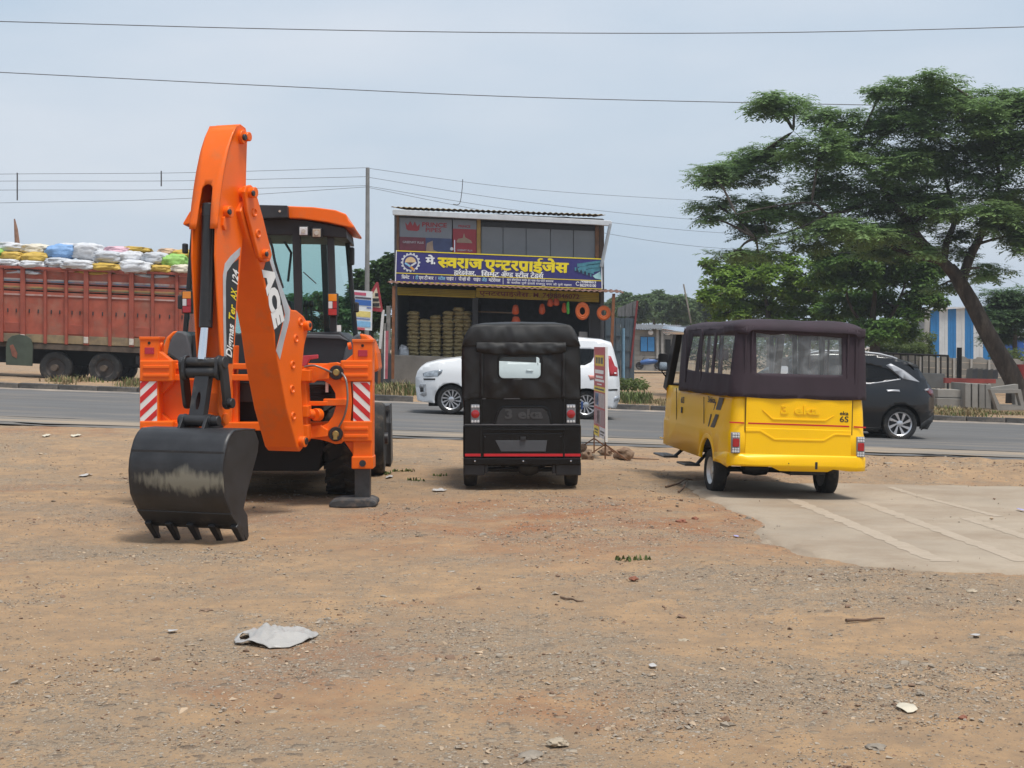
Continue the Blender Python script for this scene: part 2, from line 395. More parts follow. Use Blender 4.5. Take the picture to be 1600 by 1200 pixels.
def strip(name, y0, y1, mat, lift, x0=-60, x1=60, wob=.04, n=160):
    b = MB(); 
    b.sheet(lambda u, v: V((lerp(x0, x1, u), lerp(y0, y1, v) + wob * noise.noise(V((lerp(x0, x1, u) * 1.3, v * 3, y0))), gz0(lerp(x0, x1, u), lerp(y0, y1, v)) + lift)), n, 1)
    return b.build(name, mat, None, kind='structure', fixn=False, origin=(0, 0, 0))
strip('road_shoulder', 22.95, 24.25, mk('shoulder', (.165, .155, .14, 1), .95, var=.2, scale=.7, stretch=(.3, 2, 1), dirt=((.34, .26, .18, 1), .36, .66, 1.1), bump=.3), .0165, wob=.35)
strip('road_seam', 24.32, 24.44, mk('tar_seam', (.10, .098, .095, 1), .9, var=.4, scale=2, dirt=((.17, .155, .14, 1), .36, .56, 1.4)), .0185, wob=.16)
strip('road_dust', 35.0, 36.0, mk('road_dust', (.33, .27, .21, 1), .95, var=.2, scale=1, dirt=((.16, .15, .145, 1), .45, .6, 1.5)), .0168, wob=.3)

# kerb stones on the far side of the road
kerb_m = mk('kerb_concrete', (.085, .08, .075, 1), .95, var=.35, scale=3, bump=.5, bscale=14, dirt=((.24, .2, .16, 1), .5, .75, 2.5))
kl = MB()
kb = MB(); L = 1.0
kb.box(-L / 2 + .012, L / 2 - .012, -.09, .09, -.1, .155)
kmesh = None
for i in range(-21, 22):
    X = i * L
    if -2.7 < X < 2.0: continue                       # lowered where the shop's drive meets the road
    z = gz0(X, 36.05)
    if kmesh is None:
        o = kb.build('kerb_stone', kerb_m, None, bevel=.02, origin=(0, 0, 0)); kmesh = o.data
        o['kind'] = 'structure'; KB0 = o
    else:
        o = KB0.copy(); C.objects.link(o)
    o.location = (X, 36.05 + rnd.uniform(-.015, .015), z + rnd.uniform(-.02, .01)); o.rotation_euler = (rnd.uniform(-.03, .03), R(2) + rnd.uniform(-.012, .012), rnd.uniform(-.012, .012))
# all kerb stones belong to one kerb
kerb = bpy.data.objects.new('kerb', None); C.objects.link(kerb); kerb['kind'] = 'structure'
for o in [x for x in C.objects if x.name.startswith('kerb_stone')]:
    o.parent = kerb
    if 'kind' in o: del o['kind']

# ---------------------------------------------------------------- concrete apron on the right
def slabmat():
    m = mk('concrete_apron', (.365, .30, .228, 1), .9, var=.16, scale=.55, bump=.25, bscale=22, dirt=((.27, .205, .145, 1), .44, .70, .8), spec=.2)
    return m
def gp(px, py): q = groundpt(px, py); return (q.x, q.y)
edge = [gp(*q) for q in [(1068, 760), (1096, 776), (1128, 797), (1150, 806), (1178, 812), (1176, 832), (1192, 846), (1225, 853), (1256, 868), (1300, 876), (1350, 888), (1408, 892), (1460, 898), (1520, 899), (1600, 902)]]
edge2 = []
for i in range(len(edge) - 1):
    for k in range(9):
        t = k / 9; x = lerp(edge[i][0], edge[i + 1][0], t); y = lerp(edge[i][1], edge[i + 1][1], t)
        edge2.append((x + .05 * noise.noise(V((x * 5, y * 5, 0))) + .04 * noise.noise(V((x * 17, y * 17, 0))), y + .07 * noise.noise(V((x * 6, y * 6, 4))) + .06 * noise.noise(V((x * 19, y * 19, 4)))))
back = [(9.5, edge[-1][1]), (9.5, 16.1), (6, 16.35), (4, 16.75), (2.6, 16.9), (edge[0][0] - .05, 16.6)]
pts2, tris = panel2d(edge2 + back, (), frange(1.8, 9.5, 70), frange(9, 17, 70))
mb = MB(); SL = .030; ring = edge2 + back
def edist(x, y):
    best = 9
    for i in range(len(ring)):
        (x1, y1), (x2, y2) = ring[i - 1], ring[i]; dx, dy = x2 - x1, y2 - y1; L2 = dx * dx + dy * dy or 1e-9
        t = max(0, min(1, ((x - x1) * dx + (y - y1) * dy) / L2)); best = min(best, math.hypot(x - x1 - dx * t, y - y1 - dy * t))
    return best
def slabz(x, y): return gz0(x, y) + SL - (SL + .012) * (1 - sstep(0, .07, edist(x, y)))
mb.add([(x, y, slabz(x, y)) for x, y in pts2], tris)
SLAB = mb.build('concrete_apron', slabmat(), kind='structure', origin=(0, 0, 0), smooth=60); INV[SLAB] = Matrix.Identity(4)
sm = mk('worn_stripe', (.425, .345, .262, 1), .92, var=.08, scale=3, dirt=((.365, .295, .22, 1), .32, .58, 6))
for (a, b, w) in (((1236, 784), (1470, 884), .15), ((1345, 788), (1600, 884), .13), ((1510, 815), (1625, 852), .13), ((1390, 765), (1560, 812), .09)):
    A, B = V((*gp(*a), 0)), V((*gp(*b), 0)); d = (B - A).normalized(); r = V((-d.y, d.x, 0)) * w / 2
    mb = MB()
    def fn(u, v):
        q = A.lerp(B, u) + r * (2 * v - 1) * (1 + .7 * noise.noise(V((u * 30, v * 3, a[0]))))
        return V((q.x, q.y, gz0(q.x, q.y) + SL + .002))
    mb.sheet(fn, 60, 1); mb.build('stripe', sm, SLAB, fixn=False)

# ---------------------------------------------------------------- gravel and grit (uncountable)
def onslab(x, y):
    inside = False; pg = ring
    for i in range(len(pg)):
        (x1, y1), (x2, y2) = pg[i], pg[i - 1]
        if (y1 > y) != (y2 > y) and x < (x2 - x1) * (y - y1) / (y2 - y1) + x1: inside = not inside
    return inside
OCT = [(1, 0, 0), (-1, 0, 0), (0, 1, 0), (0, -1, 0), (0, 0, 1), (0, 0, -1), (.7, .7, .2), (-.7, .6, -.1), (.6, -.7, .1), (-.6, -.7, .2)]
def hull_stone():
    bm = bmesh.new()
    for p in [(rnd.gauss(0, 1), rnd.gauss(0, 1), rnd.gauss(0, 1)) for _ in range(9)]: bm.verts.new(V(p).normalized() * rnd.uniform(.75, 1.1))
    r = bmesh.ops.convex_hull(bm, input=bm.verts)
    bmesh.ops.delete(bm, geom=[v for v in bm.verts if not v.link_faces], context='VERTS')
    bm.verts.index_update(); o = [v.co.copy() for v in bm.verts], [tuple(v.index for v in f.verts) for f in bm.faces]; bm.free(); return o
HULLS = [hull_stone() for _ in range(14)]
def put_stone(mb, x, y, s, flat=.55, sink=.3):
    vs_, fs = rnd.choice(HULLS); a = rnd.uniform(0, 6.28); ca, sa = math.cos(a), math.sin(a); st = rnd.uniform(.6, 1)
    z = gz(x, y) + hnoise(x, y) + (SL if onslab(x, y) else 0) + s * flat * (1 - 2 * sink) * .5
    mb.add([(x + s * (p.x * ca - p.y * sa * st), y + s * (p.x * sa + p.y * ca * st), z + s * flat * p.z) for p in vs_], fs)
gmats = {'gravel': (mk('grey_stone', (.30, .25, .195, 1), .95, var=.35, scale=9), 'loose grey gravel strewn over the dirt yard'),
         'grit': (mk('tan_stone', (.42, .315, .215, 1), .95, var=.3, scale=9), 'loose tan grit strewn over the dirt yard'),
         'clods': (mk('brown_clod', (.20, .125, .082, 1), .97, var=.35, scale=9), 'loose brown earth clods strewn over the dirt yard')}
acc = {k: MB() for k in gmats}
cnt = 0
while cnt < 46000:
    u = rnd.random(); y = 4.6 * (21.5 / 4.6) ** u
    x = rnd.uniform(-1, 1) * (.40 * y + .8)
    d = .7 * noise.noise(V((x * .75, y * .75, 12))) + .5 * noise.noise(V((x * 2.2, y * 2.2, 2))) - .12 + max(.45 * max(0, 1 - math.hypot((x - a_) / b_, (y - c_) / e_)) for a_, c_, b_, e_ in ((-.55, 7.0, 1.5, 1.0), (2.4, 9.0, 2.2, 1.3), (-3.0, 10.6, 1.8, .8), (1.6, 6.4, 1.6, .9), (.7, 12.6, 2.6, 2.2)))
    if rnd.random() > .06 + max(0, d + .1) * 1.5: continue
    if onslab(x, y) and rnd.random() < .97: continue
    s = min(.030, .0042 * math.exp(rnd.gauss(0, .55))) * (1 + .03 * y)
    a, b = ridge(x, y)
    k = 'clods' if rnd.random() < .16 + 5 * (a + b) else rnd.choice(['gravel', 'grit', 'gravel'])
    if a + b > .02: s *= 1.7
    put_stone(acc[k], x, y, s); cnt += 1
for k, (m, lb) in gmats.items():
    acc[k].build(k, m, None, lb, k if k != 'clods' else 'earth', kind='stuff', fixn=False, origin=(0, 0, 0))

# ---------------------------------------------------------------- grass along the far verge (uncountable)
def blades(mb, x, y, h, n, spread, base=None):
    for _ in range(n):
        a = rnd.uniform(0, 6.28); r = spread * math.sqrt(rnd.random()); bx, by = x + r * math.cos(a), y + r * math.sin(a)
        z = (gz(bx, by) + hnoise(bx, by) - .01) if base is None else base
        hh = h * rnd.uniform(.4, 1.1); w = rnd.uniform(.006, .014) * (1 + y / 60); t = rnd.uniform(0, 6.28); lean = rnd.uniform(.1, .75) * hh
        dx, dy = math.cos(t), math.sin(t)
        mb.add([(bx - dy * w, by + dx * w, z), (bx + dy * w, by - dx * w, z), (bx + dx * lean * .4 + dy * w * .7, by + dy * lean * .4 - dx * w * .7, z + hh * .7),
                (bx + dx * lean * .4 - dy * w * .7, by + dy * lean * .4 + dx * w * .7, z + hh * .7), (bx + dx * lean, by + dy * lean, z + hh)], [(0, 1, 2, 3), (3, 2, 4)])
dry, green = MB(), MB()
for i in range(1500):
    px = rnd.choice([rnd.uniform(-60, 640), rnd.uniform(965, 1640)])
    if 236 - 60 < px < 250 - 60: continue
    y = rnd.uniform(36.4, 39.6); x = (px - CX) * y / F
    d = noise.noise(V((x * .5, y * .5, 20)))
    if d < -.12: continue
    if 108 < px < 178 and y < 39: continue
    h = (.28 if px < 640 else .17) * (.6 + max(0, d) * 1.6)
    blades(dry if rnd.random() < .72 else green, x, y, h, 12, .28)
for i in range(130):                                                    # greener by the shop post and behind the white car
    px = rnd.choice([rnd.uniform(585, 648), rnd.uniform(965, 1010)]); y = rnd.uniform(37, 40.5); blades(green, (px - CX) * y / F, y, .3, 14, .25)
dry.build('dry_grass', mk('dry_grass', (.25, .19, .095, 1), .9, var=.3, scale=2), None, 'dry straw coloured grass on the verge beyond the road', 'grass', kind='stuff', fixn=False, origin=(0, 0, 0))
green.build('verge_grass', mk('green_grass', (.10, .13, .035, 1), .9, var=.3, scale=2), None, 'green grass on the verge beyond the road', 'grass', kind='stuff', fixn=False, origin=(0, 0, 0))
mb = MB()
for px, py, n in ((992, 874, 26), (632, 738, 30), (608, 742, 30), (655, 752, 20), (690, 745, 14)):
    q = groundpt(px, py)
    for k in range(3): blades(mb, q.x + rnd.uniform(-.1, .1), q.y + rnd.uniform(-.06, .06), .045, n // 2, .06)
mb.build('yard_grass', MATS['green_grass'], None, 'small green grass tufts sprouting from the dirt yard', 'grass', kind='stuff', fixn=False, origin=(0, 0, 0))
# ---------------------------------------------------------------- shared vehicle parts
RUB = mk('tyre_rubber', (.022, .022, .022, 1), .88, var=.25, scale=8, bump=.2, bscale=60, dirt=((.16, .12, .085, 1), .52, .85, 5))
BLK = mk('black_steel', (.020, .020, .022, 1), .42, var=.3, scale=5, dirt=((.12, .10, .08, 1), .60, .9, 4))
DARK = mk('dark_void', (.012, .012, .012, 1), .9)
CHROME = mk('chrome', (.75, .76, .78, 1), .15, 1, var=.05)
REDL = mk('red_lens', (.36, .008, .012, 1), .18, var=.1, coat=.6)
AMBL = mk('amber_lens', (.75, .25, .01, 1), .18, var=.1, coat=.6)
CLRL = mk('clear_lens', (.62, .62, .62, 1), .15, var=.1, coat=.6)
def tyre(parent, c, axis, Rr, w, rimm, rimR=None, lugs=0, spokes=0, n=40, name='tyre', rubber=None, hubm=None, side=1):
    c = V(c); ax = V(axis).normalized(); rr = rimR or Rr * .62; h = w / 2
    prof = [(rr * .99, -h * .82), (rr + (Rr - rr) * .35, -h), (Rr - .10 * (Rr - rr) - .01, -h * .93), (Rr - .004, -h * .72), (Rr, -h * .4), (Rr, h * .4), (Rr - .004, h * .72), (Rr - .10 * (Rr - rr) - .01, h * .93), (rr + (Rr - rr) * .35, h), (rr * .99, h * .82)]
    mb = MB().lathe(prof, c, ax, n)
    a0 = ax.cross(V((0, 0, 1))).normalized(); b0 = ax.cross(a0)
    for k in range(lugs):
        for s_ in (-1, 1):
            t = 2 * math.pi * (k + (.5 if s_ > 0 else 0)) / lugs
            def q(tt, r, hh): return c + (a0 * math.cos(tt) + b0 * math.sin(tt)) * r + ax * hh
            d1, d2, wd = .0, .20, .07
            o_ = [q(t, Rr - .01, 0), q(t + wd, Rr - .01, 0), q(t + d2 + wd, Rr - .04, s_ * h * .98), q(t + d2, Rr - .04, s_ * h * .98)]
            p_ = [q(t, Rr + .028, 0), q(t + wd, Rr + .028, 0), q(t + d2 + wd, Rr + .012, s_ * h * .98), q(t + d2, Rr + .012, s_ * h * .98)]
            mb.add(o_ + p_, [(3, 2, 1, 0), (4, 5, 6, 7), (0, 1, 5, 4), (1, 2, 6, 5), (2, 3, 7, 6), (3, 0, 4, 7)])
    t_ = mb.build(name, rubber or RUB, parent, smooth=35)
    if not lugs:                                     # shallow circumferential grooves read as shoulder blocks
        pass
    f = h * .62 * side
    rb = MB().lathe([(rr, -h * .8), (rr * 1.0, h * .8 * side), (rr * .93, f), (rr * .82, f * .55), (rr * .30, f * .45), (rr * .26, f * .95), (0.001, f * .98)], c, ax, n)
    if spokes:
        rb = MB().lathe([(rr, -h * .8), (rr * 1.0, h * .82 * side), (rr * .90, f), (rr * .88, f * .2)], c, ax, n)
        dk = MB().lathe([(rr * .9, f * .2), (.001, f * .15)], c, ax, n)
        dk.build('brake_disc', mk('rim_void', (.02, .02, .022, 1), .6), t_)
        for k in range(spokes):
            t = 2 * math.pi * k / spokes
            def q(tt, r, hh): return c + (a0 * math.cos(tt) + b0 * math.sin(tt)) * r + ax * hh
            tw = .32; wd = 2.0 / spokes
            pts = [q(t - wd * .9, rr * .24, f * .95), q(t + wd * .9, rr * .24, f * .95), q(t + tw + wd * .62, rr * .91, f * 1.02), q(t + tw - wd * .50, rr * .91, f * 1.02)]
            rb.add(pts + [p - ax * f * .45 for p in pts], [(0, 1, 2, 3), (7, 6, 5, 4), (0, 4, 5, 1), (1, 5, 6, 2), (2, 6, 7, 3), (3, 7, 4, 0)])
        rb.lathe([(rr * .27, f * .4), (rr * .27, f), (rr * .2, f * 1.12), (.001, f * 1.12)], c, ax, 20)
    rb.build('rim', rimm, t_, smooth=35)
    return t_

# ---------------------------------------------------------------- backhoe loader
ORG = mk('orange_paint', (.84, .135, .002, 1), .42, var=.05, scale=3, coat=.08, spec=.35, dirt=((.52, .17, .06, 1), .54, .92, 3.5))
BUCK = mk('bucket_black', (.022, .022, .024, 1), .45, var=.35, scale=6, dirt=((.13, .115, .09, 1), .60, .82, 3))
CABM = mk('cab_charcoal', (.022, .023, .026, 1), .5, var=.15, scale=6)
FGREY = mk('fender_grey', (.085, .088, .095, 1), .6, var=.12, scale=6, bump=.1, bscale=90)
WHT = mk('white_decal', (.78, .78, .76, 1), .4, var=.04)
SILV = mk('silver_decal', (.55, .56, .57, 1), .3, .4, var=.25, scale=4)
BLKD = mk('black_decal', (.018, .018, .018, 1), .4)
YELD = mk('yellow_decal', (.78, .62, .02, 1), .4, var=.04)
BRASS = mk('brass', (.45, .33, .12, 1), .35, .8, var=.2)
HOSE = mk('rubber_hose', (.018, .018, .018, 1), .55)
GRED = mk('reflector_red', (.42, .008, .03, 1), .25, var=.08, coat=.5)
BH = thing('backhoe_loader', (-2.48, 13.75, 0), 'orange backhoe loader parked with its digger arm folded up beside the road', 'backhoe loader', R(3))
K0, AU, AW = V((-1.95, 13.4, 0)), V((-math.sin(R(19)), -math.cos(R(19)), 0)), V((math.cos(R(19)), -math.sin(R(19)), 0))
def A(px, py, b):
    """photo pixel on the arm's plane at lateral offset b -> (reach, height)"""
    k = (px - CX) / F; o = K0 + AW * b
    a = (o.x - k * o.y) / (k * AU.y - AU.x); Y = o.y + a * AU.y
    return a, CH - (py - HY) * Y / F
def A3(a, z, b): q = K0 + AU * a + AW * b; return V((q.x, q.y, z))
def armprism(pxs, bref, b0, b1, mb=None):
    mb = mb or MB(); az = [A(x, y, bref) for x, y in pxs]
    return mb.prism(az, lambda p: A3(p[0], p[1], b0), lambda p: A3(p[0], p[1], b1))
def armdisc(mb, px, py, bref, r, b0, b1, n=20):
    a, z = A(px, py, bref); return mb.cyl(A3(a, z, b0), A3(a, z, b1), r, n)
def armtube(mb, p, q, b, r, n=14):
    a1, z1 = A(p[0], p[1], b); a2, z2 = A(q[0], q[1], b); return mb.cyl(A3(a1, z1, b), A3(a2, z2, b), r, n)

# boom
bs = .165
boom_out = [(384, 312), (393, 330), (403, 345), (421, 388), (430, 417), (447, 468), (456, 484), (464, 485), (475, 494), (482, 506), (481, 520), (476, 540), (473, 570), (471, 600), (473, 640), (476, 686), (474, 700), (469, 706), (464, 699), (448, 640), (434, 566), (428, 520), (417, 463), (408, 423), (398, 396), (388, 372), (376, 330)]
BOOM = armprism(boom_out, bs, -bs, bs).build('boom', ORG, BH, bevel=.012)
def hollow(x, y, b, parent):                          # pressed hollow: a raised ring round a dished centre
    a, z = A(x, y, b); MB().lathe([(.040, 0), (.036, .012), (.030, .014), (.024, .004), (.001, .002)], A3(a, z, b - .001), AW, 18).build('pressed_hollow', ORG, parent, smooth=30)
def boss(x, y, bref, r, b0, b1, parent, m=None, nm='pivot_boss'): armdisc(MB(), x, y, bref, r, b0, b1).build(nm, m or ORG, parent, smooth=40, bevel=.006)
for (x, y) in ((469, 503), (462, 529), (457, 570), (456, 608), (458, 650)): hollow(x, y, bs, BOOM)
for (x, y, r, L) in ((477, 509, .045, .05), (470, 690, .05, .05)): boss(x, y, bs, r, -bs - .02, bs + L, BOOM)
for (x, y, r, L) in ((477, 508, .022, .058), (471, 689, .033, .058)): boss(x, y, bs, r, -bs - .03, bs + L, BOOM, BLK, 'pin')
# dipper link with two bosses
lk = [(380, 300), (382, 291), (390, 289), (397, 295), (400, 308), (409, 340), (420, 385), (423, 398), (420, 408), (413, 410), (403, 402), (398, 385), (384, 330)]
LINK = armprism(lk, .19, .17, .205).build('link_plate', ORG, BH, bevel=.008)
armprism(lk, .19, -.205, -.17).build('link_plate', ORG, BH, bevel=.008)
for x, y, r, L in ((391, 301, .045, .26), (413, 397, .042, .25)): boss(x, y, .205, r, -.22, L, LINK)
for x, y, r, b in ((396, 302, .024, .26), (417, 397, .022, .25)): boss(x, y, b, r, b - .01, b + .008, LINK, BLK, 'pin')
for x, y in ((397, 332), (403, 365)): hollow(x, y, .205, LINK)
# dipper: two side plates, curved cover with a slot, back plate
ds = .118
front = [(369, 197), (362, 212), (355, 235), (349, 265), (345, 290), (341, 322), (338, 356), (337, 400), (340, 460), (346, 560), (344, 600), (342, 645)]
backe = [(350, 668), (358, 660), (361, 615), (366, 560), (369, 500), (373, 450), (377, 400), (381, 360), (383, 330), (384.5, 300), (385, 270), (386, 235), (387, 212), (384, 200), (376, 194)]
DIP = armprism(front + backe, ds, ds - .018, ds).build('dipper_side', ORG, BH, bevel=.005)
armprism(front + backe, ds, -ds, -ds + .018).build('dipper_side', ORG, BH, bevel=.005)
fz = [A(x, y, ds) for x, y in front]
def fcurve(z):
    for (a0, z0), (a1, z1) in zip(fz, fz[1:]):
        if z1 <= z <= z0: return lerp(a0, a1, (z - z0) / (z1 - z0))
    return fz[0][0] if z > fz[0][1] else fz[-1][0]
ztop, zslot, zend = fz[0][1] + .005, A(345, 287, ds)[1], A(338, 357, ds)[1]
slot = [(.052 * math.cos(R(t)), zslot - .052 + .052 * math.sin(R(t))) for t in range(0, 181, 20)]
outer = [(-ds - .012, ztop), (ds + .012, ztop), (ds + .012, zend), (.066, zend)] + slot + [(-.066, zend), (-ds - .012, zend)]
p2, t2 = panel2d(outer, (), (), frange(zend, ztop, 16))
mb = MB().add([A3(fcurve(z) + .006, z, b) for b, z in p2], t2)
mb.build('dipper_cover', ORG, BH, smooth=30, solid=.016)
armprism([(376, 194), (384, 200), (387, 212), (386, 235), (385, 270), (384.5, 300), (383, 330), (379, 330), (380, 270), (378, 215), (372, 200)], ds, -ds + .01, ds - .01).build('dipper_back', ORG, BH)
armprism([(381, 360), (377, 400), (373, 450), (369, 500), (366, 560), (361, 615), (358, 655), (350, 660), (350, 615), (357, 560), (362, 450), (369, 400), (374, 360)], ds, -ds + .01, ds - .01).build('dipper_back', ORG, BH)
for x, y, r, b0, b1 in ((377, 214, .06, -ds - .03, ds + .03), (353, 331, .05, -ds - .03, ds + .05), (380, 214, .040, ds, ds + .065), (351, 655, .05, -ds - .02, ds + .02)): boss(x, y, ds, r, b0, b1, DIP)
boss(383, 214.5, ds + .065, .028, ds + .05, ds + .073, DIP, BLK, 'pin'); boss(358.5, 331, ds + .05, .024, ds + .04, ds + .062, DIP, BLK, 'pin')
armprism([(347, 340), (349, 338), (351, 350), (352, 358), (349, 360), (346, 352)], ds, ds, ds + .02).build('weld_lug', ORG, DIP, bevel=.004)
# bucket cylinder
CYL = armtube(MB(), (327, 318), (321.5, 512), .0, .056, 20).build('cylinder', BLK, BH, smooth=40, bevel=.006)
armtube(MB(), (328, 322), (327, 340), .0, .064, 20).build('cylinder_head', BLK, CYL, smooth=40, bevel=.006)
armtube(MB(), (321.8, 500), (315.5, 562), .0, .036, 16).build('piston_rod', CHROME, CYL, smooth=40)
mb = MB(); a, z = A(331, 420, .05); armtube(mb, (333, 350), (328, 500), .05, .012, 8); mb.build('oil_pipe', BLK, CYL, smooth=40)
# tipping links
def capsule(p, q, r, n=8):
    (a0, z0), (a1, z1) = p, q; t = math.atan2(z1 - z0, a1 - a0); out = []
    for k in range(n + 1): out.append((a0 + r * math.cos(t + math.pi / 2 + math.pi * k / n), z0 + r * math.sin(t + math.pi / 2 + math.pi * k / n)))
    for k in range(n + 1): out.append((a1 + r * math.cos(t - math.pi / 2 + math.pi * k / n), z1 + r * math.sin(t - math.pi / 2 + math.pi * k / n)))
    return out
def azp(pts, b0, b1, mb=None): return (mb or MB()).prism(pts, lambda p: A3(p[0], p[1], b0), lambda p: A3(p[0], p[1], b1))
T1, T2, BP, DP = A(317, 566, 0), A(317, 582, 0), A(307, 657, 0), A(357, 630, .2)
for b in (-.155, .155):
    azp(capsule(T1, (T2[0] + .01, T2[1] - .005), .058), b - .014, b + .014).build('tipping_link', BUCK, BH, bevel=.006)
for nm, T, r in (('pin_tube', T1, .04), ('pin_tube', T2, .047)):
    MB().cyl(A3(*T, -.145), A3(*T, .145), r, 18).build(nm, BUCK, BH, smooth=40)
MB().cyl(A3(*T1, .13), A3(*T1, .215), .052, 18).build('pin_head', BUCK, BH, smooth=40, bevel=.008)
LEV = azp(capsule((T1[0], T1[1] - .01), DP, .052), .172, .205).build('side_lever', BUCK, BH, bevel=.006)
azp(capsule((T1[0], T1[1] - .01), DP, .052), -.205, -.172).build('side_lever', BUCK, BH, bevel=.006)
MB().cyl(A3(*DP, .16), A3(*DP, .245), .042, 16).build('pin_head', BLK, LEV, smooth=40, bevel=.006)
# H link to the bucket with its slot
hz0, hz1 = T2[1] - .03, BP[1]
pp, tt = panel2d([(-.068, hz1), (.068, hz1), (.066, hz0), (-.066, hz0)], [[(.020 * math.cos(R(t)), lerp(hz0, hz1, .58) + .075 * math.sin(R(t))) for t in range(0, 360, 30)]])
MB().add([A3(lerp(T2[0], BP[0], (z - hz0) / (hz1 - hz0)), z, b + .01) for b, z in pp], tt).build('bucket_link', BUCK, BH, solid=.07)
MB().cyl(A3(*BP, -.15), A3(*BP, .15), .05, 18).build('pin_tube', BUCK, BH, smooth=40)
# bucket
bw = .43
prof = [(367, 673), (361, 680), (356, 691), (352, 707), (349.5, 722), (348.5, 738), (349, 756), (351, 776), (356, 790), (362, 803)]
inner = [(386, 800), (381, 795), (386, 770), (403, 706), (404.5, 690), (401, 677), (398, 673)]
side_out = prof + [(372, 820), (381, 835), (386, 845), (389, 838), (387, 805), (381, 795), (386, 770), (403, 706), (404.5, 690), (399, 673)]
BKT = armprism(side_out, bw, bw - .02, bw).build('bucket_side', BUCK, BH, bevel=.004)
armprism(side_out, bw, -bw, -bw + .02).build('bucket_side', BUCK, BH, bevel=.004)
pz = [A(x, y, bw) for x, y in [(399, 672), (385, 671)] + prof + [(372, 820), (378, 826)]]
mb = MB(); fine = []
for i in range(len(pz) - 1):
    for k in range(3): fine.append((lerp(pz[i][0], pz[i + 1][0], k / 3), lerp(pz[i][1], pz[i + 1][1], k / 3)))
fine.append(pz[-1])
mb.sheet(lambda u, v: A3(*fine[int(round(v * (len(fine) - 1)))], lerp(-bw, bw, u)), 24, len(fine) - 1)
def worn():
    m = mk('bucket_worn', (.022, .022, .024, 1), .42, var=.4, scale=5); n, l = m.node_tree.nodes, m.node_tree.links
    b = n['Principled BSDF']; src = b.inputs['Base Color'].links[0].from_socket
    tc = n.new('ShaderNodeTexCoord'); cent = INV[BH] @ A3(*A(303, 752, bw * .35), bw * .25)
    mp = n.new('ShaderNodeMapping'); mp.vector_type = 'POINT'; mp.inputs['Location'].default_value = -cent; l.new(tc.outputs['Object'], mp.inputs[0])
    def blob(sc_, r0, r1, nz, seed):
        mp2 = n.new('ShaderNodeMapping'); mp2.inputs['Scale'].default_value = sc_; l.new(mp.outputs[0], mp2.inputs[0])
        le = n.new('ShaderNodeVectorMath'); le.operation = 'LENGTH'; l.new(mp2.outputs[0], le.inputs[0])
        t = n.new('ShaderNodeTexNoise'); t.inputs['Scale'].default_value = nz; t.inputs['Detail'].default_value = 9
        mp3 = n.new('ShaderNodeMapping'); mp3.inputs['Location'].default_value = (seed, 0, 0); mp3.inputs['Scale'].default_value = (1, 1, .28); l.new(mp.outputs[0], mp3.inputs[0]); l.new(mp3.outputs[0], t.inputs['Vector'])
        ad = n.new('ShaderNodeMath'); ad.operation = 'MULTIPLY_ADD'; l.new(t.outputs['Fac'], ad.inputs[0]); ad.inputs[1].default_value = 1.15; l.new(le.outputs['Value'], ad.inputs[2])
        r = n.new('ShaderNodeMapRange'); r.inputs[1].default_value = r1; r.inputs[2].default_value = r0; r.inputs[3].default_value = 0; r.inputs[4].default_value = 1; l.new(ad.outputs[0], r.inputs[0]); return r.outputs[0]
    a_ = blob((5.6, 0, 6.6), .95, 1.45, 17, 0); b_ = blob((1.5, 0, 8), .85, 1.30, 26, 5)
    mx = n.new('ShaderNodeMath'); mx.operation = 'MAXIMUM'; l.new(a_, mx.inputs[0]); l.new(b_, mx.inputs[1])
    k = n.new('ShaderNodeMix'); k.data_type = 'RGBA'; k.inputs[7].default_value = (.22, .205, .16, 1); l.new(mx.outputs[0], k.inputs[0]); l.new(src, k.inputs[6]); l.new(k.outputs[2], b.inputs['Base Color'])
    return m
mb.build('bucket_shell', worn(), BH, smooth=30, solid=.02)
wz = A(352, 708, bw); armprism([(353, 706), (350.5, 706), (350.5, 711), (353, 711)], bw, -bw + .01, bw - .005).build('weld_seam', BUCK, BKT)
cut = [(361, 800), (360, 804), (373, 824), (379, 828), (381, 823)]
armprism(cut, bw, -bw - .004, bw + .004).build('cutting_edge', BUCK, BKT, bevel=.004)
for b in (-.39, -.2, .0, .2, .405):
    a0, z0 = A(373, 822, bw); mb = MB()
    tip = A3(a0 - .11, z0 - .145, b)
    root_ = A3(a0 + .02, z0 + .02, b); mb.prism([(-.031, .025), (.031, .025), (.031, -.025), (-.031, -.025)], lambda p: root_ + AW * p[0] + V((0, 0, p[1])) - AU * p[1], lambda p: tip + AW * p[0] * .75 + (V((0, 0, p[1])) - AU * p[1]) * .45)
    mb.build('tooth', BUCK, BKT, bevel=.006)
for b in (-.105, .12):
    t0 = A(369, 672, bw); e = [(BP[0] - .05, BP[1] + .03), (BP[0] + .0, BP[1] + .055), (BP[0] + .05, BP[1] + .03), (BP[0] + .19, t0[1] - .12), (BP[0] + .15, t0[1] - .14), (BP[0] - .2, t0[1] + .0), (BP[0] - .2, t0[1] + .01)]
    azp(e, b - .014, b + .014).build('bucket_ear', BUCK, BKT, bevel=.004)
MB().cyl(A3(*BP, .1), A3(*BP, .21), .042, 16).build('pin_head', BLK, BKT, smooth=40, bevel=.006)

